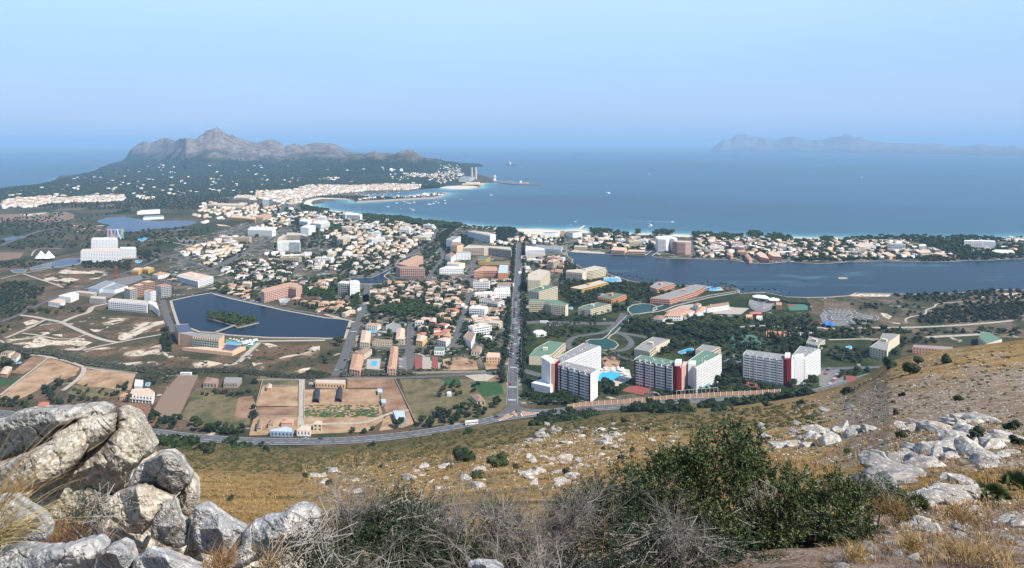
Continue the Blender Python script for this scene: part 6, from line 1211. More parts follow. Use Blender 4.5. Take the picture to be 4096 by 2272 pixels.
# walls of the farmyard and beside the highway
def wall_line(s, h, th, m, label, name='wall', post=None, gap=6.0, pm=None, z0=0):
    P = wp(s) if isinstance(s, str) else s; P = smooth(P) if len(P) > 2 else [np.array(p) for p in P]; L_, R_ = strip(P, th); r = empty(name, (0, 0, 0)); tag(r, label, name.replace('_', ' ')); b = MB()
    for i in range(len(P)-1): b.prism([tuple(R_[i]), tuple(R_[i+1]), tuple(L_[i+1]), tuple(L_[i])], z0, h)
    b.build('panel', m, r)
    if post:
        Ls = np.r_[0, np.cumsum([np.linalg.norm(P[i+1]-P[i]) for i in range(len(P)-1)])]; n_ = int(min(Ls[-1]/gap, 90)); pb = None
        for k in range(n_+1):
            t = Ls[-1]*k/n_; x = np.interp(t, Ls, [p[0] for p in P]); y = np.interp(t, Ls, [p[1] for p in P])
            if pb is None: bb = MB(); bb.box(-.22, .22, -.35, .1, 0, post); pb = bb.mesh('post', pm)
            a = link('post', pb, r); a.location = (x, y-th*.5, 0)
    else:
        bb = MB()
        for i in range(len(P)-1): bb.prism([tuple(R_[i]+(R_[i]-L_[i])*.2), tuple(R_[i+1]+(R_[i+1]-L_[i+1])*.2), tuple(L_[i+1]+(L_[i+1]-R_[i+1])*.2), tuple(L_[i]+(L_[i]-R_[i])*.2)], h, h+.15)
        bb.build('coping', M_quay, r)
    return r
wall_line("F3: 1815,752 1900,735 2040,715 2300,698 2540,684 F4: 600,585 870,562 1100,548 1400,530 1700,516 2000,500 2060,497", 4.4, .4, M_terra, 'long terracotta noise wall with white posts along the highway', 'boundary_wall', 5.0, 6.5, M_wh)
for s, h_, lb in (("F2: 640,350 1130,350", 1.6, 'pale wall along the back of the tan paddocks'), ("F2: 720,415 1135,415", 1.2, 'low pale wall across the upper tan paddock'), ("F2: 1135,345 1130,760", 1.4, 'pale wall left of the straight farm track'), ("F2: 1195,460 1190,800", 1.2, 'pale wall right of the straight farm track'), ("F2: 2230,335 2400,690 2470,850", 1.5, 'pale wall down the right side of the farmyard'),
                 ("F2: 1680,338 2230,336", 1.5, 'pale wall behind the brown paddock'), ("F2: 720,345 640,650 625,770", 1.5, 'pale wall down the left side of the paddocks'), ("F2: 640,775 1110,770", 1.6, 'pale wall above the farm cottages'), ("E3: 1250,1235 1700,1225 2300,1215", 2.2, 'long cream wall below the playground and red garden'), ("E1: 1200,785 1950,880", 1.6, 'pale wall at the top of the tan field'), ("F1: 2250,178 2512,180", 1.4, 'low white wall at the top of the ploughed field'),
                 ("F3: 1360,1000 1362,1001", 1, 'x')):
    if lb != 'x': wall_line(s, h_, .35, M_quay, lb, 'field_wall')
# goalpost frame above the wall
P = wp("F4: 880,575 1355,535"); r = empty('net_frame', (0, 0, 0)); tag(r, 'long white ball net frame above the terracotta noise wall', 'net frame'); p, q = [np.array(t)+np.array((0, 2.0)) for t in P]
for k in range(11): t = p+(q-p)*k/10; b = MB(); b.tube((*t, 0), (*t, 9), .12); b.build('post', M_wh, r)
b = MB(); b.tube((*p, 9), (*q, 9), .1); b.build('top_rail', M_wh, r)
# footbridge and hotel landing on the lake
P = wp("E2: 940,655 1215,555"); r = empty('footbridge', (0, 0, 0)); tag(r, 'narrow footbridge from the orange hotel to the lake island', 'bridge'); L_, R_ = strip([np.array(p) for p in P], 3.2); b = MB(); b.prism([tuple(R_[0]), tuple(R_[1]), tuple(L_[1]), tuple(L_[0])], 1.3, 1.7, True, True); b.build('deck', M_quay, r)
for sd_ in (L_, R_): b = MB(); b.tube((*sd_[0], 2.6), (*sd_[1], 2.6), .12); b.build('handrail', M_steel, r)
for s, lb in (("E2: 975,498 1205,562", 'retaining wall on the left of the lake island'), ("E2: 1225,570 1270,584 1555,517", 'pale retaining wall on the right of the lake island'), ("E2: 815,452 960,490", 'short retaining wall at the left tip of the lake island')): wall_line(s, 1.6, .5, M_quay, lb, 'retaining_wall')
# umbrellas on the green deck
um = None
def ring_mesh(nm, fn, m): b = MB(); fn(b); return b.mesh(nm, m)
u_c = ring_mesh('canopy', lambda b: b.cone((0, 0), 1.6, 2.1, 2.8, 8, .05), M_wh); u_p = ring_mesh('pole', lambda b: b.tube((0, 0, 0), (0, 0, 2.2), .05), M_steel)
def umbrellas(s, n, ph):
    P = wp(s); A = np.array(P); q = []
    while len(q) < n:
        t = rng.uniform(A.min(0), A.max(0))
        if inpoly(np.array([t[0]]), np.array([t[1]]), P)[0] and not blocked([t[0]], [t[1]], .5)[0]: q.append(t)
    q.sort(key=lambda t: t[0]/t[1])
    for i, t in enumerate(q): r = empty('sun_umbrella', (*t, .45)); link('canopy', u_c, r); link('pole', u_p, r); tag(r, '%s white sun umbrella from the left %s' % (ordn(i+1), ph), 'umbrella', 'white sun umbrellas')
umbrellas("E2: 1100,745 1560,765 1450,860 1310,825 1280,800", 34, 'on the green lake deck'); umbrellas("E4: 1420,1170 1600,1140 1830,1190 1860,1290 1720,1400 1730,1250 1560,1195 1450,1215", 26, 'around the big turquoise pool'); umbrellas("D4: 1500,890 1720,900 1745,960 1700,930 1560,900", 10, 'by the lagoon shore pool')
# vehicles
CARC = {'white': (.72, .72, .72), 'silver': (.38, .40, .42), 'black': (.02, .02, .022), 'dark blue': (.02, .035, .10), 'red': (.38, .02, .02), 'grey': (.14, .145, .15)}
cb = MB(); cb.prism([(-2.1, -.85), (2.1, -.85), (2.1, .85), (-2.1, .85)], .3, .85, True, True); cc = MB(); i0 = [(-1.5, -.78), (1.1, -.78), (1.1, .78), (-1.5, .78)]; t0_ = [(-1.1, -.65), (.55, -.65), (.55, .65), (-1.1, .65)]
for k in range(4): cc.quad((*i0[k], .86), (*i0[(k+1) % 4], .86), (*t0_[(k+1) % 4], 1.42), (*t0_[k], 1.42))
cr_ = MB(); cr_.prism(t0_, 1.40, 1.46, True, True); cw = MB(); cw.tube((0, -.1, 0), (0, .1, 0), .33, n=10)
car_cab = cc.mesh('cabin', M_win); car_wh = cw.mesh('wheel', M_black); car_b = {}; car_r = {}
for k, c in CARC.items(): m = pt('car_paint_'+k.replace(' ', '_'), c, .35, spec=.5); car_b[k] = cb.mesh('body', m); car_r[k] = cr_.mesh('roof', m)
def car(x, y, rz, colr, label, group='parked cars', z=.55):
    r = empty('car', (x, y, z), rz); tag(r, label, 'car', group); link('body', car_b[colr], r); link('cabin', car_cab, r); link('roof', car_r[colr], r)
    for a in (-1.3, 1.3):
        for b_ in (-.8, .8): w = link('wheel', car_wh, r); w.location = (a, b_, .33)
for s, rz, c, lb in (("F3: 905,858", .35, 'black', 'black car turning on the slip road left of the junction'), ("F2: 1215,1030", .02, 'silver', 'silver car on the highway below the farm cottages'), ("F2: 1380,1027", .03, 'dark blue', 'dark blue car ahead of the silver car on the highway'), ("F3: 1122,62", 1.57, 'white', 'white car driving up the avenue'), ("F3: 1090,440", 1.57, 'red', 'red car coming to the junction on the avenue'), ("F3: 1085,935", .2, 'silver', 'silver car on the highway right of the bus'), ("E4: 228,370", 1.57, 'white', 'white car far up the avenue'),
                    ("F1: 2022,428", .5, 'white', 'white car on the drive of the farm villa'), ("F2: 345,168", .1, 'black', 'black car on the turning circle below the orange hotel'), ("F2: 445,152", .3, 'grey', 'grey car entering the turning circle below the orange hotel'), ("F2: 530,85", .9, 'dark blue', 'dark blue car on the track beside the orange hotel'), ("E3: 150,1190", 1.2, 'silver', 'silver car near the foot of the lake road'), ("E3: 235,1185", 1.2, 'black', 'black car parked at the foot of the lake road'), ("E3: 290,1045", 1.2, 'black', 'black car halfway down the lake road'), ("F2: 1270,392", 0, 'white', 'white van like car beside the long peach stable'), ("F2: 1272,408", 0, 'silver', 'silver car beside the white one at the stable')):
    (x, y), = wp(s); car(x, y, rz, c, lb, 'cars on the roads')
def row_cars(s, n, ang, ph, jit=.3):
    (a, b_) = [np.array(t) for t in wp(s)]; ks = list(CARC); cnt = {}; L_ = []
    for i in range(n):
        if random.random() < .12: continue
        p = a+(b_-a)*(i+random.uniform(-.15, .15))/max(n-1, 1); L_.append((p, random.choice(ks)))
    L_.sort(key=lambda t: t[0][1])
    for i, (p, c) in enumerate(L_): car(p[0], p[1], ang+random.gauss(0, .03), c, '%s car from near end, %s, %s' % (ordn(i+1), c, ph))
row_cars("E4: 262,1100 292,300", 42, .5, 'parked on the right side of the avenue'); row_cars("E4: 150,1000 232,100", 34, -.5, 'parked on the left side of the avenue')
row_cars("E3: 1090,900 1075,1180", 9, 0, 'parked outside the right pool terrace'); row_cars("E3: 1250,600 1240,800", 8, 1.57, 'parked at the kerb of the middle street'); row_cars("E3: 350,1050 310,1200", 8, 0, 'parked outside the left pool terrace')
row_cars("E5: 1040,940 1200,820", 9, .2, 'in front row of car park between hotels'); row_cars("E5: 1110,930 1310,810", 9, .2, 'in back row of car park between hotels'); row_cars("E6: 20,950 60,880", 5, .2, 'in the left row under the hill shoulder'); row_cars("E6: 60,1090 170,960", 9, .2, 'in the right row under the hill shoulder')
row_cars("E4: 650,545 1000,560", 12, 1.57, 'among palms on the service road'); row_cars("D1: 2100,300 2150,280", 3, .2, 'by the yellow hotel'); row_cars("E2: 130,120 600,110", 12, 1.5, 'parked along the left end of the square lake'); row_cars("D2: 1000,1215 1230,1260", 9, .3, 'parked on the promenade by the salmon pink hotel')
def bus(s, rz, c, label):
    (x, y), = wp(s); r = empty('bus', (x, y, .5), rz); tag(r, label, 'bus', 'buses'); b = MB(); b.box(-6, 6, -1.25, 1.25, .4, 1.5); b.box(-6, 6, -1.25, 1.25, 2.55, 3.3); b.box(5.6, 6, -1.25, 1.25, 1.5, 2.55)
    for k in range(8): b.box(-5.7+k*1.5, -5.5+k*1.5, -1.26, 1.26, 1.5, 2.55)
    b.build('body', c, r); b = MB(); b.box(-5.95, 5.55, -1.2, 1.2, 1.48, 2.57); b.build('window', M_win, r)
    for a in (-4, 4):
        for q in (-1.15, 1.15): w = link('wheel', car_wh, r); w.location = (a, q, .5); w.scale = (1.5, 1.5, 1.5)
bus("F3: 592,950", 3.4, M_hull, 'white coach on the highway left of the junction'); bus("E3: 485,335", 1.3, M_hull, 'white coach in the shade of pines on the lake road'); bus("F2: 1,1 ".replace('1,1', '0,0') if False else "E2: 515,1262", 0, M_hull, 'white van roof behind the ploughed field wall'); bus("E4: 630,515", 0, M_hull, 'white coach among the palms near the avenue')
# boats
hb = MB(); hb.prism([(-5, -1.6), (3, -1.6), (6.5, 0), (3, 1.6), (-5, 1.6)], -.3, 1.3, True, True); cbn = MB(); cbn.prism([(-3, -1.1), (1.2, -1.1), (1.8, 1.1), (-3, 1.1)], 1.3, 2.5); ms = MB(); ms.tube((0, 0, 1), (0, 0, 15), .12, n=5); ms.tube((-4, 0, 2.8), (0, 0, 2.8), .1, n=4)
b_h, b_c, b_m = hb.mesh('hull', M_hull), cbn.mesh('cabin', M_hull), ms.mesh('mast', M_hull)
def boat(x, y, rz, label, mast=True, sc_=1.0, g='boats on the bay'):
    r = empty('boat', (x, y, -.5), rz); sc_ *= .62; r.scale = (sc_,)*3; tag(r, label, 'boat', g); link('hull', b_h, r); link('cabin', b_c, r)
    if mast: link('mast', b_m, r)
L_ = [("C2", x, y, m, s_) for x, y, m, s_ in ((930, 812, 0, 1), (1327, 873, 0, 1.9), (1415, 837, 0, 1.5), (1490, 822, 0, 1.3), (1520, 832, 0, 1.3), (1545, 838, 0, 2.0), (1590, 832, 0, 1.5), (1590, 818, 0, 1.3), (1740, 848, 1, 1.9), (1755, 848, 1, 1.7), (1785, 840, 1, 1.8), (1810, 820, 0, 1.3), (1836, 835, 1, 1.4), (1900, 810, 0, 1.6), (1905, 838, 0, 1.5), (1556, 892, 0, 1.0), (1580, 905, 1, 1.6), (2061, 800, 0, 1.3), (2365, 757, 0, 2.3), (1045, 885, 0, .8), (1460, 890, 0, .9))]+[("C3", 1381, 545, 1, 2.0), ("C3", 2093, 488, 1, 1.8), ("C3", 285, 1014, 0, .8), ("C3", 634, 1024, 0, 1.1), ("C3", 590, 1052, 0, .8), ("C4", 945, 577, 0, 2.2), ("C3", 90, 473, 0, 2)]
L_.sort(key=lambda t: CROP[t[0]][0]+t[1]/CROP[t[0]][2])
for i, (c, x, y, m, s_) in enumerate(L_):
    (X, Y), = wp('%s: %g,%g' % (c, x, y)); boat(X, Y, random.uniform(-.5, .5), '%s white boat from the left afloat on the open bay%s' % (ordn(i+1), ', with a mast' if m else ''), m, s_)
(X, Y), = wp("C3: 1615,1026"); boat(X, Y, 0, 'speedboat drawing a long straight white wake', 0, 1.5, 'boats on the bay'); (X, Y), = wp("C3: 118,640"); r = empty('cargo_ship', (X, Y, 0), .1); tag(r, 'orange and white cargo ship moored at the dark pier', 'ship'); b = MB(); b.prism([(-30, -6), (22, -6), (34, 0), (22, 6), (-30, 6)], -1, 7); b.build('hull', WALLS['salmon'], r); b = MB(); b.prism([(-26, -5), (-12, -5), (-12, 5), (-26, 5)], 7, 18); b.build('bridge', M_hull, r)
q = []
for s, n in (("C2: 960,735 1400,722 1500,740 1300,765 1000,755", 26), ("C2: 1450,765 1880,728 1895,745 1800,765 1500,785", 48)):
    P = wp(s); A = np.array(P)
    while n > 0:
        t = rng.uniform(A.min(0), A.max(0))
        if inpoly(np.array([t[0]]), np.array([t[1]]), P)[0]: q.append((t[0], t[1])); n -= 1
q.sort(key=lambda t: t[0]/t[1])
for i, (x, y) in enumerate(q): boat(x, y, random.uniform(-.4, .4), '%s white yacht from the left, berthed inside the marina' % ordn(i+1), i % 2, 1.3, 'yachts berthed in the marina')
M_foam = mat('sea_foam', [(.62, .68, .70), (.85, .88, .88)], .2)
for s, w in (("C3: 930,1009 1200,1016 1400,1020 1608,1025", 3.5), ("C3: 1350,1040 1380,1042 1405,1055 1400,1065 1370,1066", 7), ("C3: 940,730 960,725 985,738", 12), ("C3: 640,1015 655,1010", 3)):
    P = wp(s); L2, R2 = strip(smooth(P), w); b = MB()
    for i in range(len(L2)-1):
        f0, f1 = (i+.5)/len(L2), (i+1.5)/len(L2); c0, c1 = (np.array(L2[i])+R2[i])/2, (np.array(L2[i+1])+R2[i+1])/2; b.quad((*(c0+(R2[i]-c0)*f0), -.45), (*(c1+(R2[i+1]-c1)*f1), -.45), (*(c1+(L2[i+1]-c1)*f1), -.45), (*(c0+(L2[i]-c0)*f0), -.45))
    o = b.build('foam_trail', M_foam); o['kind'] = 'structure'
# jetty on the beach
P = wp("D4: 1130,212 1205,158"); r = empty('jetty', (0, 0, 0)); tag(r, 'pale wooden jetty running out from the beach', 'jetty'); L2, R2 = strip([np.array(p) for p in P], 7); b = MB(); b.prism([tuple(R2[0]), tuple(R2[1]), tuple(L2[1]), tuple(L2[0])], .9, 1.4, True, True); b.build('deck', M_sand, r)
b = MB(); [b.tube((*(np.array(P[0])+(np.array(P[1])-P[0])*k/6), -2), (*(np.array(P[0])+(np.array(P[1])-P[0])*k/6), 1), .5) for k in range(7)]; b.build('pile', M_cg, r)
# street lamps along the avenue
lp = ring_mesh('pole', lambda b: b.tube((0, 0, 0), (0, 0, 9), .1), M_steel); la = ring_mesh('lamp_head', lambda b: b.box(0, 1.6, -.15, .15, 8.9, 9.1), M_steel)
for i in range(14):
    (x, y), = wp("E4: %g,%g" % (275+(i*2.0), 1120-i*75)); x += 2.5
    r = empty('street_lamp', (x, y, 0), math.pi); tag(r, '%s street lamp up the right kerb of the avenue' % ordn(i+1), 'street lamp', 'street lamps along the avenue'); link('pole', lp, r); link('lamp_head', la, r)
# ------------------------------------------------------------------ trees
def leafmat(name, c1, c2, c3, sc_=.22, rnd=.3):
    return mat(name, [c1, c2, c3], sc_, .8, 0, None, None, 5, .25, None, rnd)
L_pine = leafmat('pine_needles', (.012, .024, .007), (.024, .042, .010), (.055, .082, .018)); L_olive = leafmat('olive_scrub_leaves', (.018, .026, .011), (.036, .046, .018), (.075, .082, .034)); L_dark = leafmat('dark_cypress_needles', (.009, .018, .010), (.015, .028, .013), (.030, .046, .020)); L_tam = leafmat('tamarisk_leaves', (.035, .038, .026), (.055, .058, .038), (.085, .085, .058))
M_bark = mat('bark', [(.10, .075, .055), (.17, .13, .10)], 2, .95)
def cards(C, N, n, size, r, up=.3):
    """n leaf-clump cards scattered on given points"""
    k = r.integers(len(C), size=n); P = C[k]+r.normal(0, size*.25, (n, 3)); nn = N[k]+r.normal(0, .6, (n, 3)); nn /= np.linalg.norm(nn, axis=1)[:, None]
    a = np.cross(nn, r.normal(size=(n, 3))); a /= np.linalg.norm(a, axis=1)[:, None]; b = np.cross(nn, a); s = size*r.uniform(.5, 1.2, (n, 1))
    V = np.stack([P-a*s, P-b*s*.8, P+a*s, P+b*s*.8], 1).reshape(-1, 3); return V, np.arange(4*n).reshape(-1, 4)
def crown(kind, seed, nc, sub=2, size=.45):
    r = np.random.default_rng(seed); V0, F0 = ico(sub); parts = []; C = []; Nn = []
    if kind == 'pine': lobes = [((r.uniform(-2.6, 2.6), r.uniform(-2.6, 2.6), r.uniform(4.2, 6.4)), (r.uniform(1.3, 2.1), r.uniform(1.3, 2.1), r.uniform(.9, 1.5))) for _ in range(8)]
    elif kind == 'round': lobes = [((r.uniform(-1.5, 1.5), r.uniform(-1.5, 1.5), r.uniform(1.6, 4.2)), (r.uniform(1.2, 1.9), r.uniform(1.2, 1.9), r.uniform(1.1, 1.7))) for _ in range(7)]
    elif kind == 'cypress': lobes = [((r.normal(0, .12), r.normal(0, .12), 1.2+k*1.35), (.95-.11*k, .95-.11*k, 1.3)) for k in range(6)]
    else: lobes = [((r.uniform(-1.2, 1.2), r.uniform(-1.2, 1.2), r.uniform(.3, .9)), (r.uniform(.6, 1.1), r.uniform(.6, 1.1), r.uniform(.5, .8))) for _ in range(5)]
    for (cx, cy, cz), (a, b, c) in lobes:
        V = V0*(1+.22*fbm(V0*1.6+r.uniform(0, 50), 3))[:, None]*np.array((a, b, c)); parts.append((V*.86+np.array((cx, cy, cz)), F0)); C.append(V+np.array((cx, cy, cz))); Nn.append(V0)
    V, Fc = merge(parts); F4 = np.c_[Fc, Fc[:, 2]]
    CV, CF = cards(np.vstack(C), np.vstack(Nn), nc, size, r)
    return V, Fc, CV, CF
def tri(CF): return np.vstack([CF[:, :3], CF[:, [0, 2, 3]]])
def crown_mesh(kind, seed, nc, m, size=.45):
    V, Fc, CV, CF = crown(kind, seed, nc, 2, size); return npmesh('crown', np.vstack([V, CV]), np.vstack([Fc, tri(CF)+len(V)]), m)
TK = {'pine': [crown_mesh('pine', k, 520, L_pine) for k in range(6)], 'round': [crown_mesh('round', 20+k, 420, L_olive, .38) for k in range(4)], 'dark': [crown_mesh('round', 60+k, 420, L_dark, .38) for k in range(2)], 'cypress': [crown_mesh('cypress', 30+k, 260, L_dark, .28) for k in range(2)], 'bush': [crown_mesh('bush', 40+k, 260, L_olive, .26) for k in range(3)]}
def trunk_mesh(h, r0): b = MB(); b.tube((0, 0, -.3), (.15, .05, h*.5), r0, r0*.75); b.tube((.15, .05, h*.5), (0, 0, h), r0*.75, r0*.4); b.tube((.15, .05, h*.5), (1.1, .5, h*.95), r0*.5, r0*.2); b.tube((.15, .05, h*.5), (-.9, -.7, h*.9), r0*.5, r0*.2); return b.mesh('trunk', M_bark)
TR_ = {'pine': trunk_mesh(5, .28), 'round': trunk_mesh(2.6, .22), 'dark': trunk_mesh(2.6, .22), 'cypress': trunk_mesh(1.5, .15), 'bush': trunk_mesh(.6, .08)}
NMK = {'pine': ('pine_tree', 'pine'), 'round': ('broadleaf_tree', 'tree'), 'dark': ('broadleaf_tree', 'tree'), 'cypress': ('cypress_tree', 'cypress'), 'bush': ('shrub', 'shrub')}
def tree(kind, x, y, z, s, label, group):
    nm, cat = NMK[kind]; r = empty(nm, (x, y, z), random.uniform(0, 6.3)); r.scale = (s*random.uniform(.9, 1.1), s*random.uniform(.9, 1.1), s*random.uniform(.85, 1.15)); tag(r, label, cat, group); link('crown', random.choice(TK[kind]), r); link('trunk', TR_[kind], r)
# palms
def palm_meshes(seed):
    r = random.Random(seed); b = MB()
    for k in range(22):
        a = 2*math.pi*k/22+r.uniform(-.1, .1); el = r.uniform(-.3, 1.0); p = Vector((0, 0, 7)); d = Vector((math.cos(a)*math.cos(el), math.sin(a)*math.cos(el), math.sin(el))); sd2 = Vector((-math.sin(a), math.cos(a), 0))
        for j in range(5):
            q = p+d*.62; w0, w1 = (.34, .42, .42, .34, .2)[j], (.42, .42, .34, .2, .03)[j]
            b.quad(tuple(p-sd2*w0-Vector((0, 0, .12))), tuple(q-sd2*w1-Vector((0, 0, .12))), tuple(q), tuple(p)); b.quad(tuple(p), tuple(q), tuple(q+sd2*w1-Vector((0, 0, .12))), tuple(p+sd2*w0-Vector((0, 0, .12)))); p = q; d = (d+Vector((0, 0, -.32))).normalized()
    t = MB(); t.tube((0, 0, 0), (.1, 0, 3.5), .26, .2); t.tube((.1, 0, 3.5), (0, 0, 7.05), .2, .22); return b.mesh('fronds', L_olive), t.mesh('trunk', M_bark)
PM = [palm_meshes(k) for k in range(3)]
def palms(s, n, ph, line=False, sc_=1.0):
    P = wp(s)
    if line: Ls = np.r_[0, np.cumsum([math.dist(P[i], P[i+1]) for i in range(len(P)-1)])]; q = [(np.interp(Ls[-1]*(k+.5)/n, Ls, [p[0] for p in P])+random.gauss(0, 1), np.interp(Ls[-1]*(k+.5)/n, Ls, [p[1] for p in P])+random.gauss(0, 1)) for k in range(n)]
    else:
        A = np.array(P); q = []; g = 0
        while len(q) < n and g < 4000:
            g += 1; t = rng.uniform(A.min(0), A.max(0))
            if inpoly(np.array([t[0]]), np.array([t[1]]), P)[0] and not blocked([t[0]], [t[1]], 2)[0]: q.append(tuple(t))
    q.sort(key=lambda t: t[0]/t[1])
    for i, (x, y) in enumerate(q): r = empty('palm_tree', (x, y, 0), random.uniform(0, 6)); s0 = sc_*random.uniform(.8, 1.25); r.scale = (s0,)*3; f, t = random.choice(PM); link('fronds', f, r); link('trunk', t, r); tag(r, '%s palm tree from the left %s' % (ordn(i+1), ph), 'palm', 'palm trees of the resort gardens')
palms("D4: 1520,860 1620,885 1750,905 1900,930 2050,960 2200,985 2400,1000", 16, 'on the lagoon promenade', True); palms("D5: 280,950 420,945 620,965 760,960 830,980 880,1010", 13, 'along the tip of the spit', True); palms("D5: 930,1065 1100,1050 1200,1040 1370,1035 1440,1060 1700,1095", 8, 'on the shore before the amphitheatre', True)
palms("D4: 1680,1060 1800,1080 1950,1130 2100,1180", 8, 'on the lane between the garden hotels', True); palms("E4: 1660,230 1700,300 1730,370 1440,420 1300,400 1150,430", 12, 'around the lower canal bridge', True); palms("E4: 640,560 1400,540 1450,640 700,680", 34, 'in the palm grove beside the service road'); palms("E4: 1480,960 1900,1050 1880,1160 1700,1140 1480,1150", 16, 'in the pool garden of the nearest hotel')
palms("E5: 30,300 880,260 900,320 60,340", 18, 'in front of the shopping village'); palms("E5: 1300,300 2300,260 2340,400 1330,380", 16, 'on the lawns behind the tennis courts'); palms("E4: 1080,820 1250,760 1230,860 1150,890", 8, 'on the left rim of the heart shaped pond'); palms("F1: 1700,230 2150,180 2200,260 1950,300 2000,330 1900,300", 14, 'behind the farm villa', False, .9); palms("F1: 1600,500 1780,460 1900,470 1640,510", 4, 'in front of the farm villa', False, .9)
palms("D4: 2180,1180 2480,1200 2480,1290 2240,1290", 7, 'right of the round green pond'); palms("E3: 1700,1050 2150,1020 2150,1170 1700,1180", 10, 'in the playground garden'); palms("D5: 430,1010 870,1020 860,1060 430,1090", 10, 'behind the quay of the green canal')
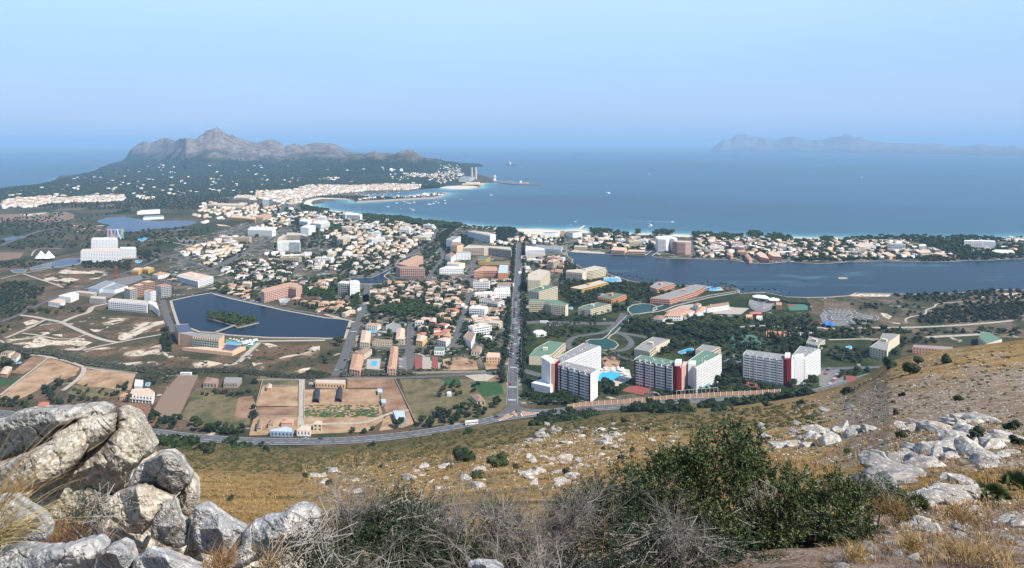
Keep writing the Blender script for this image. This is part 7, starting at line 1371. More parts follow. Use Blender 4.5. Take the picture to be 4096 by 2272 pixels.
# ---- trees by zone: the nearest ones as individuals, the rest as one body per kind
TZ = [ # outline|spacing|kind mix|scale|phrase
 ("E2: 840,450 850,400 1000,380 1200,420 1300,440 1450,460 1520,500 1280,560 1100,530", 6.5, 'pine', 1.05, 'on the lake island'),
 ("E3: 640,380 780,290 1000,260 1300,240 1650,260 1690,420 1300,430 1000,420 900,380", 7.5, 'pine', 1.15, 'of the pine grove among the villas'), ("E3: 400,160 560,60 700,60 660,300 560,440 480,430 540,300 380,300 400,200", 8, 'pine', 1.15, 'along the shaded lake road'),
 ("F3: 1360,640 1500,590 1800,570 2180,590 2280,620 1800,700 1500,710", 6.5, 'pine', .85, 'below the nearest white hotel'), ("F3: 1390,880 1500,830 1800,740 2000,690 2160,730 2100,800 1800,850 1450,930", 6.5, 'pine', .9, 'on the hill side of the highway bend'),
 ("F4: 300,640 520,600 820,640 1040,640 1060,680 820,700 330,690", 6.5, 'pine', .85, 'on the hill side of the highway right of the bend'), ("F4: 1180,600 1300,560 1310,620 1200,630", 6.5, 'pine', .9, 'alone on the highway verge'), ("F4: 1390,580 1650,550 1800,530 2300,470 2440,470 2300,510 1900,560 1400,620", 7, 'pine', .9, 'at the far end of the terracotta wall'),
 ("F4: 690,480 900,450 1060,470 1400,470 1800,440 2000,430 2040,470 1600,490 1300,510 900,530 640,540", 7, 'pine', .85, 'behind the terracotta wall'), ("F4: 1340,260 1500,200 1620,320 1600,420 1300,440 1260,380", 8, 'pine', 1.15, 'between the second and third hotels'), ("F4: 2130,330 2290,330 2470,330 2460,420 2200,440", 8, 'pine', 1.0, 'at the foot of the third hotel'),
 ("E5: 340,360 700,270 1000,300 1260,290 1200,480 1120,600 900,620 640,560 360,470", 8, 'pine', 1.2, 'of the park pines in front of the shopping village'), ("E4: 1750,490 2000,480 2400,560 2480,680 2150,720 1760,600", 8.5, 'pine dark', 1.1, 'right of the canal road'),
 ("E4: 270,540 400,560 380,800 290,1100 270,1050", 8, 'dark pine', 1.0, 'on the right side of the lower avenue'), ("D4: 300,820 380,850 390,1250 320,1400 280,1300", 8, 'dark pine', 1.0, 'on the right side of the middle avenue'), ("D4: 290,560 330,560 330,900 290,900", 8, 'dark', .9, 'on the right kerb of the upper avenue'), ("D3: 2310,560 2370,560 2350,860 2300,880", 8, 'dark', .9, 'on the left kerb of the upper avenue'), ("D3: 2300,980 2350,980 2330,1400 2290,1400 E4: 70,480 170,480 170,560 130,900 60,1100", 8, 'dark round', .95, 'on the left kerb of the lower avenue'),
 ("E4: 340,330 700,320 900,380 1000,430 900,480 500,500 360,480", 8, 'pine round', 1.0, 'in front of the zigzag hotel'), ("E4: 1060,440 1370,440 1360,500 1000,540", 8, 'pine', 1.0, 'by the service road crossing'), ("D4: 850,1000 1000,1020 1290,1140 1100,1230 900,1180", 9, 'round pine', 1.0, 'in the gardens between the low hotels'), ("D4: 1250,1040 1600,1010 1660,1060 1400,1120", 9, 'pine', 1.0, 'in front of the yellow balconied hotel'), ("D4: 2000,1000 2140,980 2150,1080 2300,1160 2080,1120", 8, 'dark pine', 1.1, 'beside the pinkish low hotel'), ("D5: 0,950 250,900 250,940 100,970", 8, 'dark', 1.0, 'behind the spit hotel'), ("D5: 0,1100 280,1040 280,1080 0,1130", 8, 'dark', 1.0, 'in front of the spit hotel'),
 ("E4: 1420,1375 1600,1395 1640,1460 1420,1460", 8, 'pine round', 1.1, 'in front of the big turquoise pool'), ("E4: 2150,850 2501,780 2501,960 2230,970", 8.5, 'pine', 1.1, 'behind the green roofed hotel'), ("E5: 70,680 400,640 580,640 560,680 380,760 60,780", 8, 'pine', 1.1, 'around the hidden blue pool'),
 ("E5: 1780,620 2000,600 2200,570 2200,640 2040,760 1850,760", 8.5, 'pine dark', 1.1, 'left of the third hotel roof'), ("E5: 2400,600 2501,560 2501,760 2430,760 2380,700", 8.5, 'pine', 1.1, 'right of the third hotel'), ("E6: 0,420 400,300 600,330 900,390 1300,420 2000,400 2500,380 2500,470 2000,430 1500,440 1000,450 700,430 300,500 0,500", 9, 'pine round', 1.1, 'along the pale heath track'),
 ("E6: 60,600 350,580 560,680 560,800 300,800 60,760", 9, 'round dark', 1.05, 'left of the stepped grey roofed hotel'), ("E6: 820,640 950,640 900,780 830,760", 8, 'dark', 1.3, 'right of the stepped grey roofed hotel'), ("E6: 960,480 1040,500 1020,600 950,600", 7, 'round', 1.0, 'beside the stepped hotel'), ("E6: 1040,480 1430,490 1420,560 1080,570", 10, 'round pine', 1.0, 'on the lawn under the crest'), ("E6: 200,900 560,860 620,900 540,1010 300,1090 200,1080", 8, 'round dark', 1.0, 'behind the car park under the hill'),
 ("E5: 1200,690 1600,690 1620,720 1200,720", 3.2, 'cypress', .9, 'of the cypress screen before the green courts'), ("E5: 1640,375 1760,375 2340,430 2340,450 1640,400", 3.4, 'cypress', .9, 'of the cypress screen behind the clay courts'), ("E5: 1650,535 2260,530 2260,560 1650,560", 3.4, 'cypress', .9, 'of the cypress screen before the clay courts'),
 ("F1: 0,430 140,440 160,600 0,620", 9, 'dark round', 1.0, 'at the left edge above the boulders'), ("F1: 170,470 400,450 390,590 180,610", 8, 'round', 1.0, 'left of the small red roofed shed'), ("F1: 530,340 760,260 720,420 600,470", 8.5, 'dark', 1.2, 'between the tan fields'), ("F1: 620,450 780,450 1200,460 1290,500 1000,520 640,570", 8, 'round dark', 1.0, 'behind the boulder tops'), ("F1: 390,400 520,400 520,450 390,450", 12, 'pine', 1.0, 'standing alone in the dry field'), ("F1: 600,240 700,230 900,230 880,290 700,290", 9, 'round', .9, 'at the end of the dry field'),
 ("F1: 830,360 1000,340 1400,350 1500,470 1200,450 900,440", 12, 'round', .8, 'in the orchard plot'), ("F1: 960,260 1180,280 1170,310 980,300", 8, 'round', .8, 'of the hedge in the tan field'), ("F1: 1500,290 1620,290 1590,350 1440,500 1420,490", 7, 'dark', .9, 'of the hedge beside the farm villa'), ("F1: 1890,640 2100,690 2330,700 2330,880 1900,860", 8, 'pine dark', 1.0, 'along the road below the ploughed field'), ("F1: 2360,790 2540,780 N: 990,1740 F1: 2360,900", 8, 'pine dark', 1.0, 'at the road below the fallow field'),
 ("F2: 0,880 230,880 520,900 510,990 0,970", 8, 'round dark', 1.0, 'along the road left of the farm cottages'), ("F2: 560,700 630,640 640,540 660,540 630,820 560,820", 7, 'dark', .8, 'of the hedge left of the paddocks'), ("F2: 0,480 400,480 430,520 600,450 600,500 400,545 0,540", 7, 'round', .8, 'of the long hedge behind the fallow field'), ("F2: 430,330 560,330 640,380 640,460 600,400 450,390", 7, 'dark', 1.0, 'around the grey roofed villa'), ("F2: 2130,820 2380,800 2370,930 2150,930", 8, 'pine', 1.15, 'in front of the grey metal barn'), ("F2: 2420,840 2576,830 2576,910 2420,920", 8, 'pine', 1.1, 'at the road right of the barn'), ("F2: 1650,930 1850,930 2060,880 2080,930 1700,980", 8, 'round', .9, 'on the bank above the highway'),
 ("F3: 0,880 300,760 600,720 830,740 850,840 500,890 250,960 0,1000", 8, 'pine dark', 1.0, 'in the dense thicket left of the junction'), ("F3: 100,500 400,380 550,440 480,560 300,640 130,640", 10, 'round', .9, 'in the scrub above the thicket'), ("F3: 560,430 700,440 720,540 600,560", 8, 'round dark', .9, 'behind the brown roofed cottage'), ("F3: 870,650 970,640 1000,720 900,780", 8, 'pine', .9, 'left of the junction mouth'), ("F3: 1240,480 1380,500 1360,640 1260,620", 8, 'dark', 1.1, 'at the entrance of the nearest hotel'), ("F3: 760,270 1000,280 1000,320 780,330", 6, 'dark', .7, 'of the hedge at the end of the side road'),
 ("F3: 2200,420 2330,400 2400,460 2300,560 2200,520", 8, 'pine dark', 1.1, 'between the nearest hotel and the red courts'), ("F4: 0,380 130,370 150,440 330,480 200,540 0,530", 8, 'dark pine', 1.0, 'around the red courts'),
 ("E1: 0,480 200,560 340,600 420,600 350,700 100,800 0,860", 9, 'dark round', .9, 'in the left gardens'), ("D1: 0,1000 250,900 450,900 550,880 500,960 380,1060 100,1110 0,1110", 8, 'dark pine', 1.0, 'along the left side road'), ("D1: 0,620 260,610 620,700 600,800 500,850 200,900 0,960", 9, 'dark round', 1.1, 'on the dark wooded mound'), ("E1: 2320,240 2420,250 2440,560 2310,580 2300,500", 7, 'dark', 1.3, 'of the tall cypress clump by the lake road'), ("D1: 2330,950 2420,960 2420,1180 2330,1100", 7, 'round', .9, 'at the bend of the lake road'),
 ("D2: 590,1010 800,1020 800,1160 600,1120", 8, 'pine', 1.2, 'at the left bank of the square lake'), ("D2: 1820,1010 2100,1050 2330,1080 2460,1100 2480,1180 2300,1180 1900,1180 1820,1180", 8.5, 'pine', 1.2, 'right of the salmon pink hotel'),
 ("E3: 330,800 500,790 500,880 350,980", 8, 'pine round', 1.1, 'at the top corner of the lake road'), ("E3: 520,790 680,790 680,860 520,870", 8, 'pine', 1.1, 'below the pale tiled terrace'), ("E3: 580,930 680,950 680,1020 580,1040", 7, 'round', 1.0, 'in the pool garden corner'), ("E3: 720,810 880,800 870,860 740,870", 7, 'dark', 1.0, 'in front of the beige cross terrace'), ("E3: 1220,800 1340,810 1340,880 1220,880", 7, 'pine', 1.1, 'on the corner of the car park street'), ("E3: 1870,720 2080,720 2080,840 1880,830", 8, 'dark', 1.2, 'beside the right street'), ("E3: 170,720 300,720 310,860 180,860", 8, 'pine', 1.2, 'at the near corner of the square lake'), ("E3: 930,760 1040,760 1160,830 1160,870 940,830", 7, 'pine', 1.0, 'between the terraces'),
 ("D3: 1260,880 1450,860 1420,960 1300,1010 1240,960", 9, 'dark round', 1.0, 'in front of the low white four storey hotel'), ("D3: 1070,860 1080,760 1250,700 1180,880 1060,900", 8, 'dark', 1.1, 'inside the pink V of hotels'), ("D3: 1720,1180 1950,1200 1950,1280 1740,1290", 8, 'dark pine', 1.1, 'in front of the arcade hotel'), ("D3: 1300,260 1480,180 1560,180 1380,300 1360,480 1290,400", 8, 'dark', 1.5, 'of the tall dark trees beside the slim white tower'), ("D3: 1580,300 1750,320 1760,420 1600,400", 8, 'dark', 1.4, 'below the yellow stair tower'), ("D3: 2100,200 2380,240 2300,380 2100,370", 8.5, 'dark', 1.4, 'right of the yellow stair tower hotel'), ("D3: 2420,280 2500,280 2490,520 2440,500 D4: 330,480 340,420", 8, 'dark', 1.3, 'at the top of the avenue'),
]
BELT = [("D3: 180,20 700,50 1000,100 1600,150 1600,185 1300,190 1000,150 500,100 200,90", 9, 'pine', 1.5), ("D3: 1620,170 2380,205 2380,240 1640,210", 12, 'pine', 1.3), ("D4: 0,200 230,200 240,280 180,380 0,360", 9, 'dark', 1.5), ("D4: 1290,215 1560,230 1540,310 1300,280", 9, 'pine', 1.4), ("D4: 1580,250 1850,270 1820,380 1600,360", 10, 'dark pine', 1.4), ("D4: 1950,240 2000,240 2000,290 1950,290", 8, 'pine', 1.6), ("D4: 2200,265 2480,250 2500,290 2220,300", 9, 'pine', 1.6),
        ("D5: 260,200 450,210 460,260 260,290", 9, 'pine', 1.6), ("D5: 490,215 960,240 960,320 640,310 500,270", 9, 'pine', 1.5), ("D5: 1030,205 1240,205 1240,260 1050,250", 9, 'pine', 1.7), ("D5: 1290,250 1460,225 1670,260 1670,330 1400,330 1300,300", 9, 'pine', 1.5), ("D5: 2080,265 2250,265 2260,340 2120,340", 9, 'pine', 1.6), ("D5: 2330,280 2501,270 2501,600 2300,590 1650,600 1780,480 2000,420 2330,400", 11, 'pine dark', 1.35),
        ("D6: 0,265 1100,240 1140,270 1700,240 2130,270 2180,320 1640,320 1640,400 1800,440 2000,480 2480,380 2501,560 1560,580 1450,480 1150,430 1100,340 700,300 60,300 0,330", 10, 'pine dark', 1.4), ("D6: 0,380 80,400 200,560 0,590", 10, 'pine dark', 1.2), ("D6: 380,400 560,430 480,470 340,470", 10, 'dark', 1.2), ("D6: 980,540 1240,520 1560,560 1500,590 1000,600", 9, 'round', 1.1),
        ("D6: 620,1090 900,1060 1250,1060 1600,1010 1800,1000 2000,1010 2150,1000 2501,1020 2501,1040 2100,1060 1700,1090 1300,1100 900,1110 700,1120", 10, 'round dark', 1.2), ("D6: 650,1120 900,1110 2501,1060 2501,1429 1000,1429 1400,1250 1200,1180", 8.5, 'round bush dark', 1.0), ("E6: 1500,80 2540,20 2540,270 1900,290 1300,320 1100,260", 8.5, 'round dark bush', 1.05), ("E6: 380,20 1300,60 1250,160 1000,220 700,120 420,120", 13, 'round bush', .9), ("E4: 280,570 640,700 950,600 1450,600 1420,670 1150,700 960,760 700,740 500,760 300,900", 10, 'round dark pine', 1.0), ("E5: 1900,560 2250,560 2200,720 2000,600", 13, 'pine', 1.0), ("D6: 0,1180 500,1180 500,1300 80,1250", 16, 'round', 1.0),
        ("C1: 0,1050 1000,1060 1050,1130 2000,1130 2000,1240 1300,1300 0,1300", 21, 'bush round', 1.3), ("D2: -700,100 0,180 640,200 250,330 -400,430", 19, 'bush round', 1.2), ("G1: 0,830 1000,800 1300,880 1300,960 700,1000 0,1000", 22, 'round', 1.1), ("G1: 400,760 1250,720 1250,800 500,830", 28, 'round', 1.1), ("G1: 1750,800 2300,690 2477,650 2477,710 1900,770 1500,870", 11, 'dark', 1.2), ("G1: 350,570 1900,520 2300,540 2477,560 2477,660 1900,660 1500,620 700,620 200,620", 22, 'dark round', 1.3),
        ("C1: 1260,760 1900,770 2300,800 2300,900 1700,900 1250,880", 20, 'dark round', 1.4), ("C1: 1300,1120 1500,1140 1400,1160", 14, 'round', 1.1), ("D1: 380,340 1100,290 1100,370 500,420", 13, 'dark round', 1.0), ("D1: 1160,330 1900,300 1850,430 1180,400", 10, 'dark round', 1.2), ("D1: 1950,170 2300,150 2300,320 2000,300", 12, 'dark', 1.3), ("D1: 0,330 380,300 380,400 0,400", 12, 'round', 1.1), ("D1: 750,600 1100,600 1000,680 780,660", 16, 'dark', 1.0),
        ("C2: 20,840 420,900 380,1010 140,1000 20,960", 17, 'dark round', 1.3), ("C2: 340,920 440,920 430,1050 340,1050", 9, 'dark', 1.6), ("C2: 440,860 740,910 720,930 460,900", 10, 'dark pine', 1.4), ("C2: 700,960 900,960 1100,1000 1250,1010 1500,1050 1400,1100 850,1040", 13, 'pine dark', 1.5), ("C2: 1060,960 1450,985 1640,1020 2080,1060 2070,1080 1600,1050 1080,985", 9, 'pine', 1.5), ("C2: 750,1060 870,1080 870,1140 740,1130", 9, 'pine', 1.6), ("C2: 520,770 1000,765 1480,780 1480,790 1000,815 900,790", 14, 'dark round', 1.1), ("C2: 1540,670 1850,660 1850,690 1560,695", 13, 'dark', 1.3),
        ("E1: 0,150 330,60 200,250 0,330", 11, 'round bush', 1.0), ("D1: 380,960 1200,950 1250,1010 1000,1080 650,1080 400,1060", 13, 'bush round', 1.1), ("E2: 2380,1000 2501,900 E3: 0,960 220,900 180,1050 0,1150", 12, 'bush round', 1.1), ("E2: 1450,900 2400,830 2400,1130 1500,1180", 15, 'bush', 1.3), ("E2: 0,900 300,900 1060,1130 0,1130", 16, 'bush', 1.2), ("E1: 0,480 1200,560 1100,600 400,560", 12, 'bush', 1.3), ("E1: 350,290 2300,330 2300,560 1700,560 400,540", 26, 'bush', 1.0)]
HEDGE = [("E1: 0,470 350,560 800,590 1000,650 1300,730 1700,790 2100,830 2501,860", 16, 2.6, 'long olive grey hedge across the left plain'), ("E2: 0,1165 300,1190 700,1200 1100,1190 1500,1225 1900,1270 2300,1290 2501,1290 E3: 0,1290", 14, 2.4, 'long olive grey hedge behind the paddocks'), ("E3: 250,1250 600,1235 900,1225 1240,1215", 16, 2.6, 'dense hedge below the pool terraces'), ("F2: 1250,255 1450,285", 9, 2, 'short hedge at the foot of the lake road'),
         ("E3: 1250,930 1270,1180 1640,1190", 4, 1.6, 'clipped hedge around the red garden'), ("E3: 660,870 690,1000", 5, 1.5, 'garden hedge left of the round pool'), ("D5: 1520,1160 1650,1190 1880,1200 1900,1230", 5, 2.2, 'dark hedge behind the orange stage box'), ("E1: 130,850 200,770 400,640", 5, 1.4, 'garden hedge beside the left red field')]
rest = {'pine': [], 'round': [], 'dark': [], 'cypress': [], 'bush': []}; near = []
for zi, (s, sp, kinds, sc_, ph) in enumerate(TZ):
    X, Y = scatter(s, sp, 3.2 if sp > 4 else .5, .42, None, zi > 0)
    for x, y in zip(X, Y): near.append((math.hypot(x, y), x, y, random.choice(kinds.split()), sc_*random.uniform(.75, 1.2), zi))
near.sort(); cnt = {}; pickd = {}
LIM = {'pine_tree': 295, 'broadleaf_tree': 130, 'cypress_tree': 120, 'shrub': 100}
for d, x, y, k, s0, zi in near:
    nm = NMK[k][0]; cnt[nm] = cnt.get(nm, 0)+1
    if cnt[nm] <= LIM[nm]: pickd.setdefault((zi, k), []).append((x, y, s0))
    else: rest[k].append((x, y, 0, s0))
adj = {'pine': 'pine tree', 'round': 'olive green tree', 'dark': 'dark green tree', 'cypress': 'cypress', 'bush': 'bush'}
for (zi, k), L2 in pickd.items():
    L2.sort(key=lambda t: t[0]/t[1])
    for i, (x, y, s0) in enumerate(L2): tree(k, x, y, .2, s0, ('%s %s from left %s' % (ordn(i+1), adj[k], TZ[zi][4])) if len(L2) > 1 else ('only %s %s' % (adj[k], TZ[zi][4])), adj[k]+'s '+TZ[zi][4])
for s, sp, kinds, sc_ in BELT:
    X, Y = scatter(s, sp, 3, .45)
    for x, y in zip(X, Y): rest[random.choice(kinds.split())].append((x, y, 0, sc_*random.uniform(.7, 1.25)))
# kerb trees of the avenue
for sd_, o_, ph_ in ((1, 11.5, 'left'), (-1, 11.5, 'right')):
    Ls = np.r_[0, np.cumsum([math.dist(AVE[i], AVE[i+1]) for i in range(len(AVE)-1)])]; t_ = 60.0; i_ = 0
    while t_ < Ls[-1]:
        x = np.interp(t_, Ls, [p[0] for p in AVE])-sd_*o_+random.gauss(0, .8); y = np.interp(t_, Ls, [p[1] for p in AVE]); i_ += 1; t_ += random.uniform(9, 15)
        tree('dark', x, y, .2, random.uniform(.95, 1.5), '%s kerb tree from the near end on the %s side of the avenue' % (ordn(i_), ph_), 'kerb trees of the avenue')
# garden trees scattered through every built-up quarter
GK = ['dark', 'pine', 'round', 'round', 'bush', 'dark']
for s, sp, ws, rs, ph in Z:
    X, Y = scatter(s, 6.3, .2, .48)
    for x, y in zip(X, Y):
        if random.random() < .70: rest[random.choice(GK)].append((x, y, 0, random.uniform(.65, 1.25)))
for s, sp in (("D3: 0,300 1250,190 1700,430 1250,880 700,900 0,960", 12), ("D2: 560,1000 1200,950 2300,900 2501,300 2501,960 1820,1000 1000,1080", 12), ("C2: 400,900 1100,950 1500,1040 1000,1290 300,1290", 15), ("D4: 900,640 1500,980 2400,1000 2480,1300 1750,1400 1000,1300 850,1000", 8.5), ("E5: 0,300 2300,240 2501,500 2400,900 1300,1300 600,800 0,700", 10), ("D4: 980,450 2180,300 2200,500 1000,480", 11), ("D5: 260,260 2480,300 2460,580 260,540", 10), ("D6: 0,300 1500,420 1500,560 0,580", 10), ("E3: 0,150 2480,100 2480,1000 1300,1000 600,560", 12)):
    X, Y = scatter(s, sp, 3, .48)
    for x, y in zip(X, Y): rest[random.choice(GK)].append((x, y, 0, random.uniform(.8, 1.5)))
# woods on the far slopes, coarse crowns
WX = []
for s, n, z0 in (("C1: -100,700 350,655 560,612 900,560 1000,515 1400,440 1900,420 2576,440 2576,760 1300,770 0,800", 5200, 1), ("C2: 0,440 900,420 1100,400 1700,420 2040,460 2100,560 1800,660 900,650 460,690 0,700", 4200, 1)):
    P = [(x, y) for _, x, y in px(s)]; A = np.array(P); lo = A.min(0); hi = A.max(0); q = rng.uniform(lo, hi, (n*2, 2)); q = q[inpoly(q[:, 0], q[:, 1], P) & (q[:, 1] > 662)][:n]
    for x, y in q: X, Y = gp(x, y); WX.append((X, Y, mount_z(X, Y) if Y > 4800 else 0))
WX = np.array([t for t in WX if t[2] < 110]); V0, F0 = ico(1)
for j in range(3):
    Tj = WX[j::3]; n = len(Tj); s0 = rng.uniform(5, 11, n)*(Tj[:, 1]/5000)**.5; T4 = np.stack([Tj[:, 0], Tj[:, 1], Tj[:, 2]+s0*.3, s0, s0*rng.uniform(.7, 1.2, n), s0*.62, rng.uniform(0, 6, n)], -1)
    Vb = V0*(1+.35*fbm(V0*1.5+j*9, 2))[:, None]
    V, Fc = scatter_merge('', (Vb, F0), T4, None)
    if j == 0: VA, FA = V, Fc
    else: FA = np.vstack([FA, Fc+len(VA)]); VA = np.vstack([VA, V])
L_far = mat('far_wood_leaves', [(.016, .026, .012), (.028, .040, .018), (.050, .058, .028)], .02, .95)
o = link('far_forest', npmesh('far_forest', VA, FA, L_far)); tag(o, 'dark green woods covering the lower mountain slopes', 'woods', kind='stuff')
CH = {'pine': [crown('pine', 200+k, 90, 1, .8) for k in range(3)], 'round': [crown('round', 210+k, 80, 1, .7) for k in range(3)], 'dark': [crown('round', 220+k, 80, 1, .7) for k in range(3)], 'cypress': [crown('cypress', 230, 40, 1, .4)], 'bush': [crown('bush', 240+k, 50, 1, .4) for k in range(3)]}
MK = {'pine': (L_pine, 'pine_wood', 'pines beyond counting in the resort and along the beach'), 'round': (L_olive, 'garden_greenery', 'olive green garden trees filling the quarters'), 'dark': (L_dark, 'dark_greenery', 'dark evergreen trees filling the quarters'), 'cypress': (L_dark, 'cypress_screen', 'remaining cypress screens around the courts'), 'bush': (L_olive, 'low_shrubbery', 'low scrub bushes dotted over the waste ground')}
for k, L2 in rest.items():
    if not L2: continue
    A = np.array(L2); j = rng.integers(len(CH[k]), size=len(A)); ms_ = []
    for v in range(len(CH[k])):
        B_ = A[j == v]
        if not len(B_): continue
        V, Fc, CV, CF = CH[k][v]; n = len(B_); T5 = np.stack([B_[:, 0], B_[:, 1], B_[:, 2]+.1-.6*B_[:, 3], B_[:, 3]*rng.uniform(.85, 1.2, n), B_[:, 3]*rng.uniform(.85, 1.2, n), B_[:, 3]*rng.uniform(.8, 1.15, n), rng.uniform(0, 6.3, n)], -1)
        ms_.append(scatter_merge('', (np.vstack([V, CV]), np.vstack([Fc, tri(CF)+len(V)])), T5, None))
    V, Fc = merge(ms_); m, nm, lb = MK[k]; o = link(nm, npmesh(nm, V, Fc, m)); tag(o, lb, 'vegetation', kind='stuff')
# hedges
for s, w, h, lb in HEDGE:
    P = smooth(wp(s)); Ls = np.r_[0, np.cumsum([np.linalg.norm(P[i+1]-P[i]) for i in range(len(P)-1)])]; n = int(Ls[-1]*w/7); t = rng.uniform(0, Ls[-1], n); x = np.interp(t, Ls, [p[0] for p in P])+rng.uniform(-.3, .3, n)*w; y = np.interp(t, Ls, [p[1] for p in P])+rng.uniform(-.3, .3, n)*w
    V, Fc, CV, CF = CH['bush'][0]; s0 = rng.uniform(.7, 1.5, n)*h/1.6; k = ~blocked(x, y, .2) if 'plain' not in lb else np.ones(n, bool); T5 = np.stack([x, y, 0*x-.2, s0*1.2, s0*1.2, s0, rng.uniform(0, 6, n)], -1)[k]
    V, Fc = scatter_merge('', (np.vstack([V, CV]), np.vstack([Fc, tri(CF)+len(V)])), T5, None); o = link('hedge', npmesh('hedge', V, Fc, L_tam if 'olive' in lb or 'dense' in lb else L_dark)); tag(o, lb, 'hedge')
# bushes on the hillside: the large ones individually
HB = [("F3: 1420,930", 44, 'pine'), ("F3: 1480,905", 46, 'pine'), ("F3: 1540,890", 40, 'pine'), ("F3: 1600,905", 44, 'pine'), ("F3: 1670,880", 42, 'pine'), ("F3: 1740,860", 44, 'pine'), ("F3: 1800,860", 50, 'pine'), ("F3: 1870,850", 54, 'pine'), ("F3: 1940,840", 54, 'pine'), ("F3: 2010,830", 46, 'pine'), ("F3: 2080,810", 44, 'pine'), ("F3: 2140,800", 44, 'pine'), ("F4: 330,680", 44, 'pine'), ("F4: 400,672", 44, 'pine'), ("F4: 470,668", 56, 'pine'), ("F4: 540,672", 44, 'pine'), ("F4: 630,690", 44, 'pine'), ("F4: 700,686", 52, 'pine'), ("F4: 780,690", 46, 'pine'), ("F4: 850,690", 40, 'pine'), ("F4: 930,682", 48, 'pine'), ("F4: 1010,682", 44, 'pine'), ("F4: 1220,620", 50, 'pine'), ("F4: 1270,630", 44, 'pine'), ("F4: 1400,610", 46, 'pine'), ("F4: 1480,600", 42, 'pine'), ("F4: 1560,600", 50, 'pine'), ("F4: 1640,590", 44, 'pine'), ("F4: 1740,580", 46, 'pine'), ("F4: 1860,560", 46, 'pine'), ("F4: 1960,545", 44, 'pine'), ("F4: 2050,530", 48, 'pine'), ("F4: 2140,515", 48, 'pine'), ("F4: 2230,500", 46, 'pine'), ("F4: 2320,490", 42, 'pine'), ("F4: 2400,480", 40, 'pine'), ("F3: 500,1370", 70, 'dark'), ("F3: 930,1420", 75, 'round'), ("F3: 560,1030", 34, 'pine'), ("F6: 1410,175", 45, 'dark'), ("F6: 1290,255", 40, 'bush'), ("F6: 690,250", 18, 'dark'), ("F6: 240,390", 50, 'bush'), ("F6: 1510,310", 70, 'bush'), ("F6: 1860,235", 50, 'bush'), ("F6: 2270,280", 55, 'bush'), ("F4: 1365,670", 40, 'pine'), ("F4: 275,820", 24, 'dark'), ("F4: 540,900", 28, 'bush'), ("F4: 1900,620", 30, 'round'), ("F4: 2290,600", 22, 'dark'), ("F4: 215,1220", 55, 'bush'), ("F4: 390,1140", 45, 'bush'), ("F4: 30,1120", 30, 'bush'),
      ("E6: 1195,770", 40, 'round'), ("E6: 1085,890", 60, 'round'), ("E6: 830,830", 50, 'dark'), ("E6: 320,1150", 36, 'pine'), ("E6: 1560,770", 40, 'dark'), ("E6: 985,1195", 22, 'dark'), ("E6: 1700,1230", 50, 'bush'), ("E6: 860,1280", 30, 'bush'), ("F8: 740,115", 30, 'pine'), ("F8: 1075,285", 24, 'dark'), ("F8: 370,200", 24, 'dark'), ("F8: 1560,345", 34, 'dark'), ("F8: 1480,370", 34, 'bush'), ("F8: 1680,470", 70, 'dark'), ("F8: 1935,385", 46, 'dark'), ("F8: 1120,440", 60, 'bush'), ("F8: 730,555", 40, 'bush'), ("F8: 650,445", 34, 'bush'), ("F8: 1990,500", 50, 'dark'), ("F8: 1890,490", 34, 'dark'),
      ("F2: 100,1150", 50, 'round'), ("F2: 350,1050", 50, 'pine'), ("F2: 440,1090", 40, 'pine'), ("F2: 530,1090", 34, 'pine'), ("F2: 750,1140", 36, 'round'), ("F2: 1960,1090", 26, 'dark'), ("F2: 690,1085", 22, 'dark'), ("F5: 1140,310", 60, 'pine'), ("F5: 1240,310", 70, 'pine'), ("F5: 1370,330", 70, 'pine'), ("F5: 1500,350", 50, 'pine'), ("F5: 1690,735", 26, 'dark'), ("F5: 2250,560", 22, 'dark'), ("F3: 1560,870", 30, 'dark')]
HB.sort(key=lambda t: px(t[0])[0][1])
hn = {}
for i, (s, w, k) in enumerate(HB):
    _, x, y = px(s)[0]; X, Y, Zz = [float(t) for t in hill_pt(x, y+w*.25)]; ww = w/F*Y/2; s0 = ww/({'bush': 1.9, 'pine': 2.5, 'round': 2.6, 'dark': 2.6}[k]); hn[k] = hn.get(k, 0)+1
    r = empty('hill_bush', (X, Y, Zz-s0*(1.0 if k != 'bush' else .1)-(3.6*s0 if k == 'pine' else 0)), random.uniform(0, 6)); r.scale = (s0,)*3; link('crown', random.choice(TK[k]), r); link('trunk', TR_[k], r)
    tag(r, '%s %s from the left on the dry hillside' % (ordn(hn[k]), {'bush': 'low spreading bush', 'pine': 'young pine bush', 'round': 'rounded olive green bush', 'dark': 'dark green bush'}[k]), 'bush', 'bushes on the dry hillside')
# small scrub past counting on the slope
ms_ = []
for s, n, (a, b_), kk in (("N: 600,1765 1300,1800 1900,1715 2250,1685 2900,1640 3250,1600 3300,1700 2900,1720 2300,1740 1900,1800 1300,1890 700,1880 620,1800", 1900, (10, 26), 'bush'), ("N: 700,1880 1900,1800 2900,1720 3000,1800 2400,1900 1300,2000 850,2000", 420, (8, 22), 'bush'), ("N: 3200,1640 3600,1470 4096,1380 4096,1950 3500,1900 3150,1800", 700, (5, 18), 'bush')):
    q = px_scatter(s, n); X, Y, Zz = hill_pt(q[:, 0], q[:, 1]); w = rng.uniform(a, b_, n)/F*Y/2/1.9; V, Fc, CV, CF = CH[kk][1]; T5 = np.stack([X, Y, Zz-w*.3, w*1.2, w*1.2, w*.9, rng.uniform(0, 6, n)], -1); ms_.append(scatter_merge('', (np.vstack([V, CV]), np.vstack([Fc, tri(CF)+len(V)])), T5, None))
V, Fc = merge(ms_); L_hill = mat('hill_scrub_leaves', [(.050, .052, .022), (.075, .075, .030), (.12, .105, .048)], .25, .9); o = link('hill_scrub', npmesh('hill_scrub', V, Fc, L_hill)); tag(o, 'low olive scrub dotted over the golden slope', 'scrub', kind='stuff')
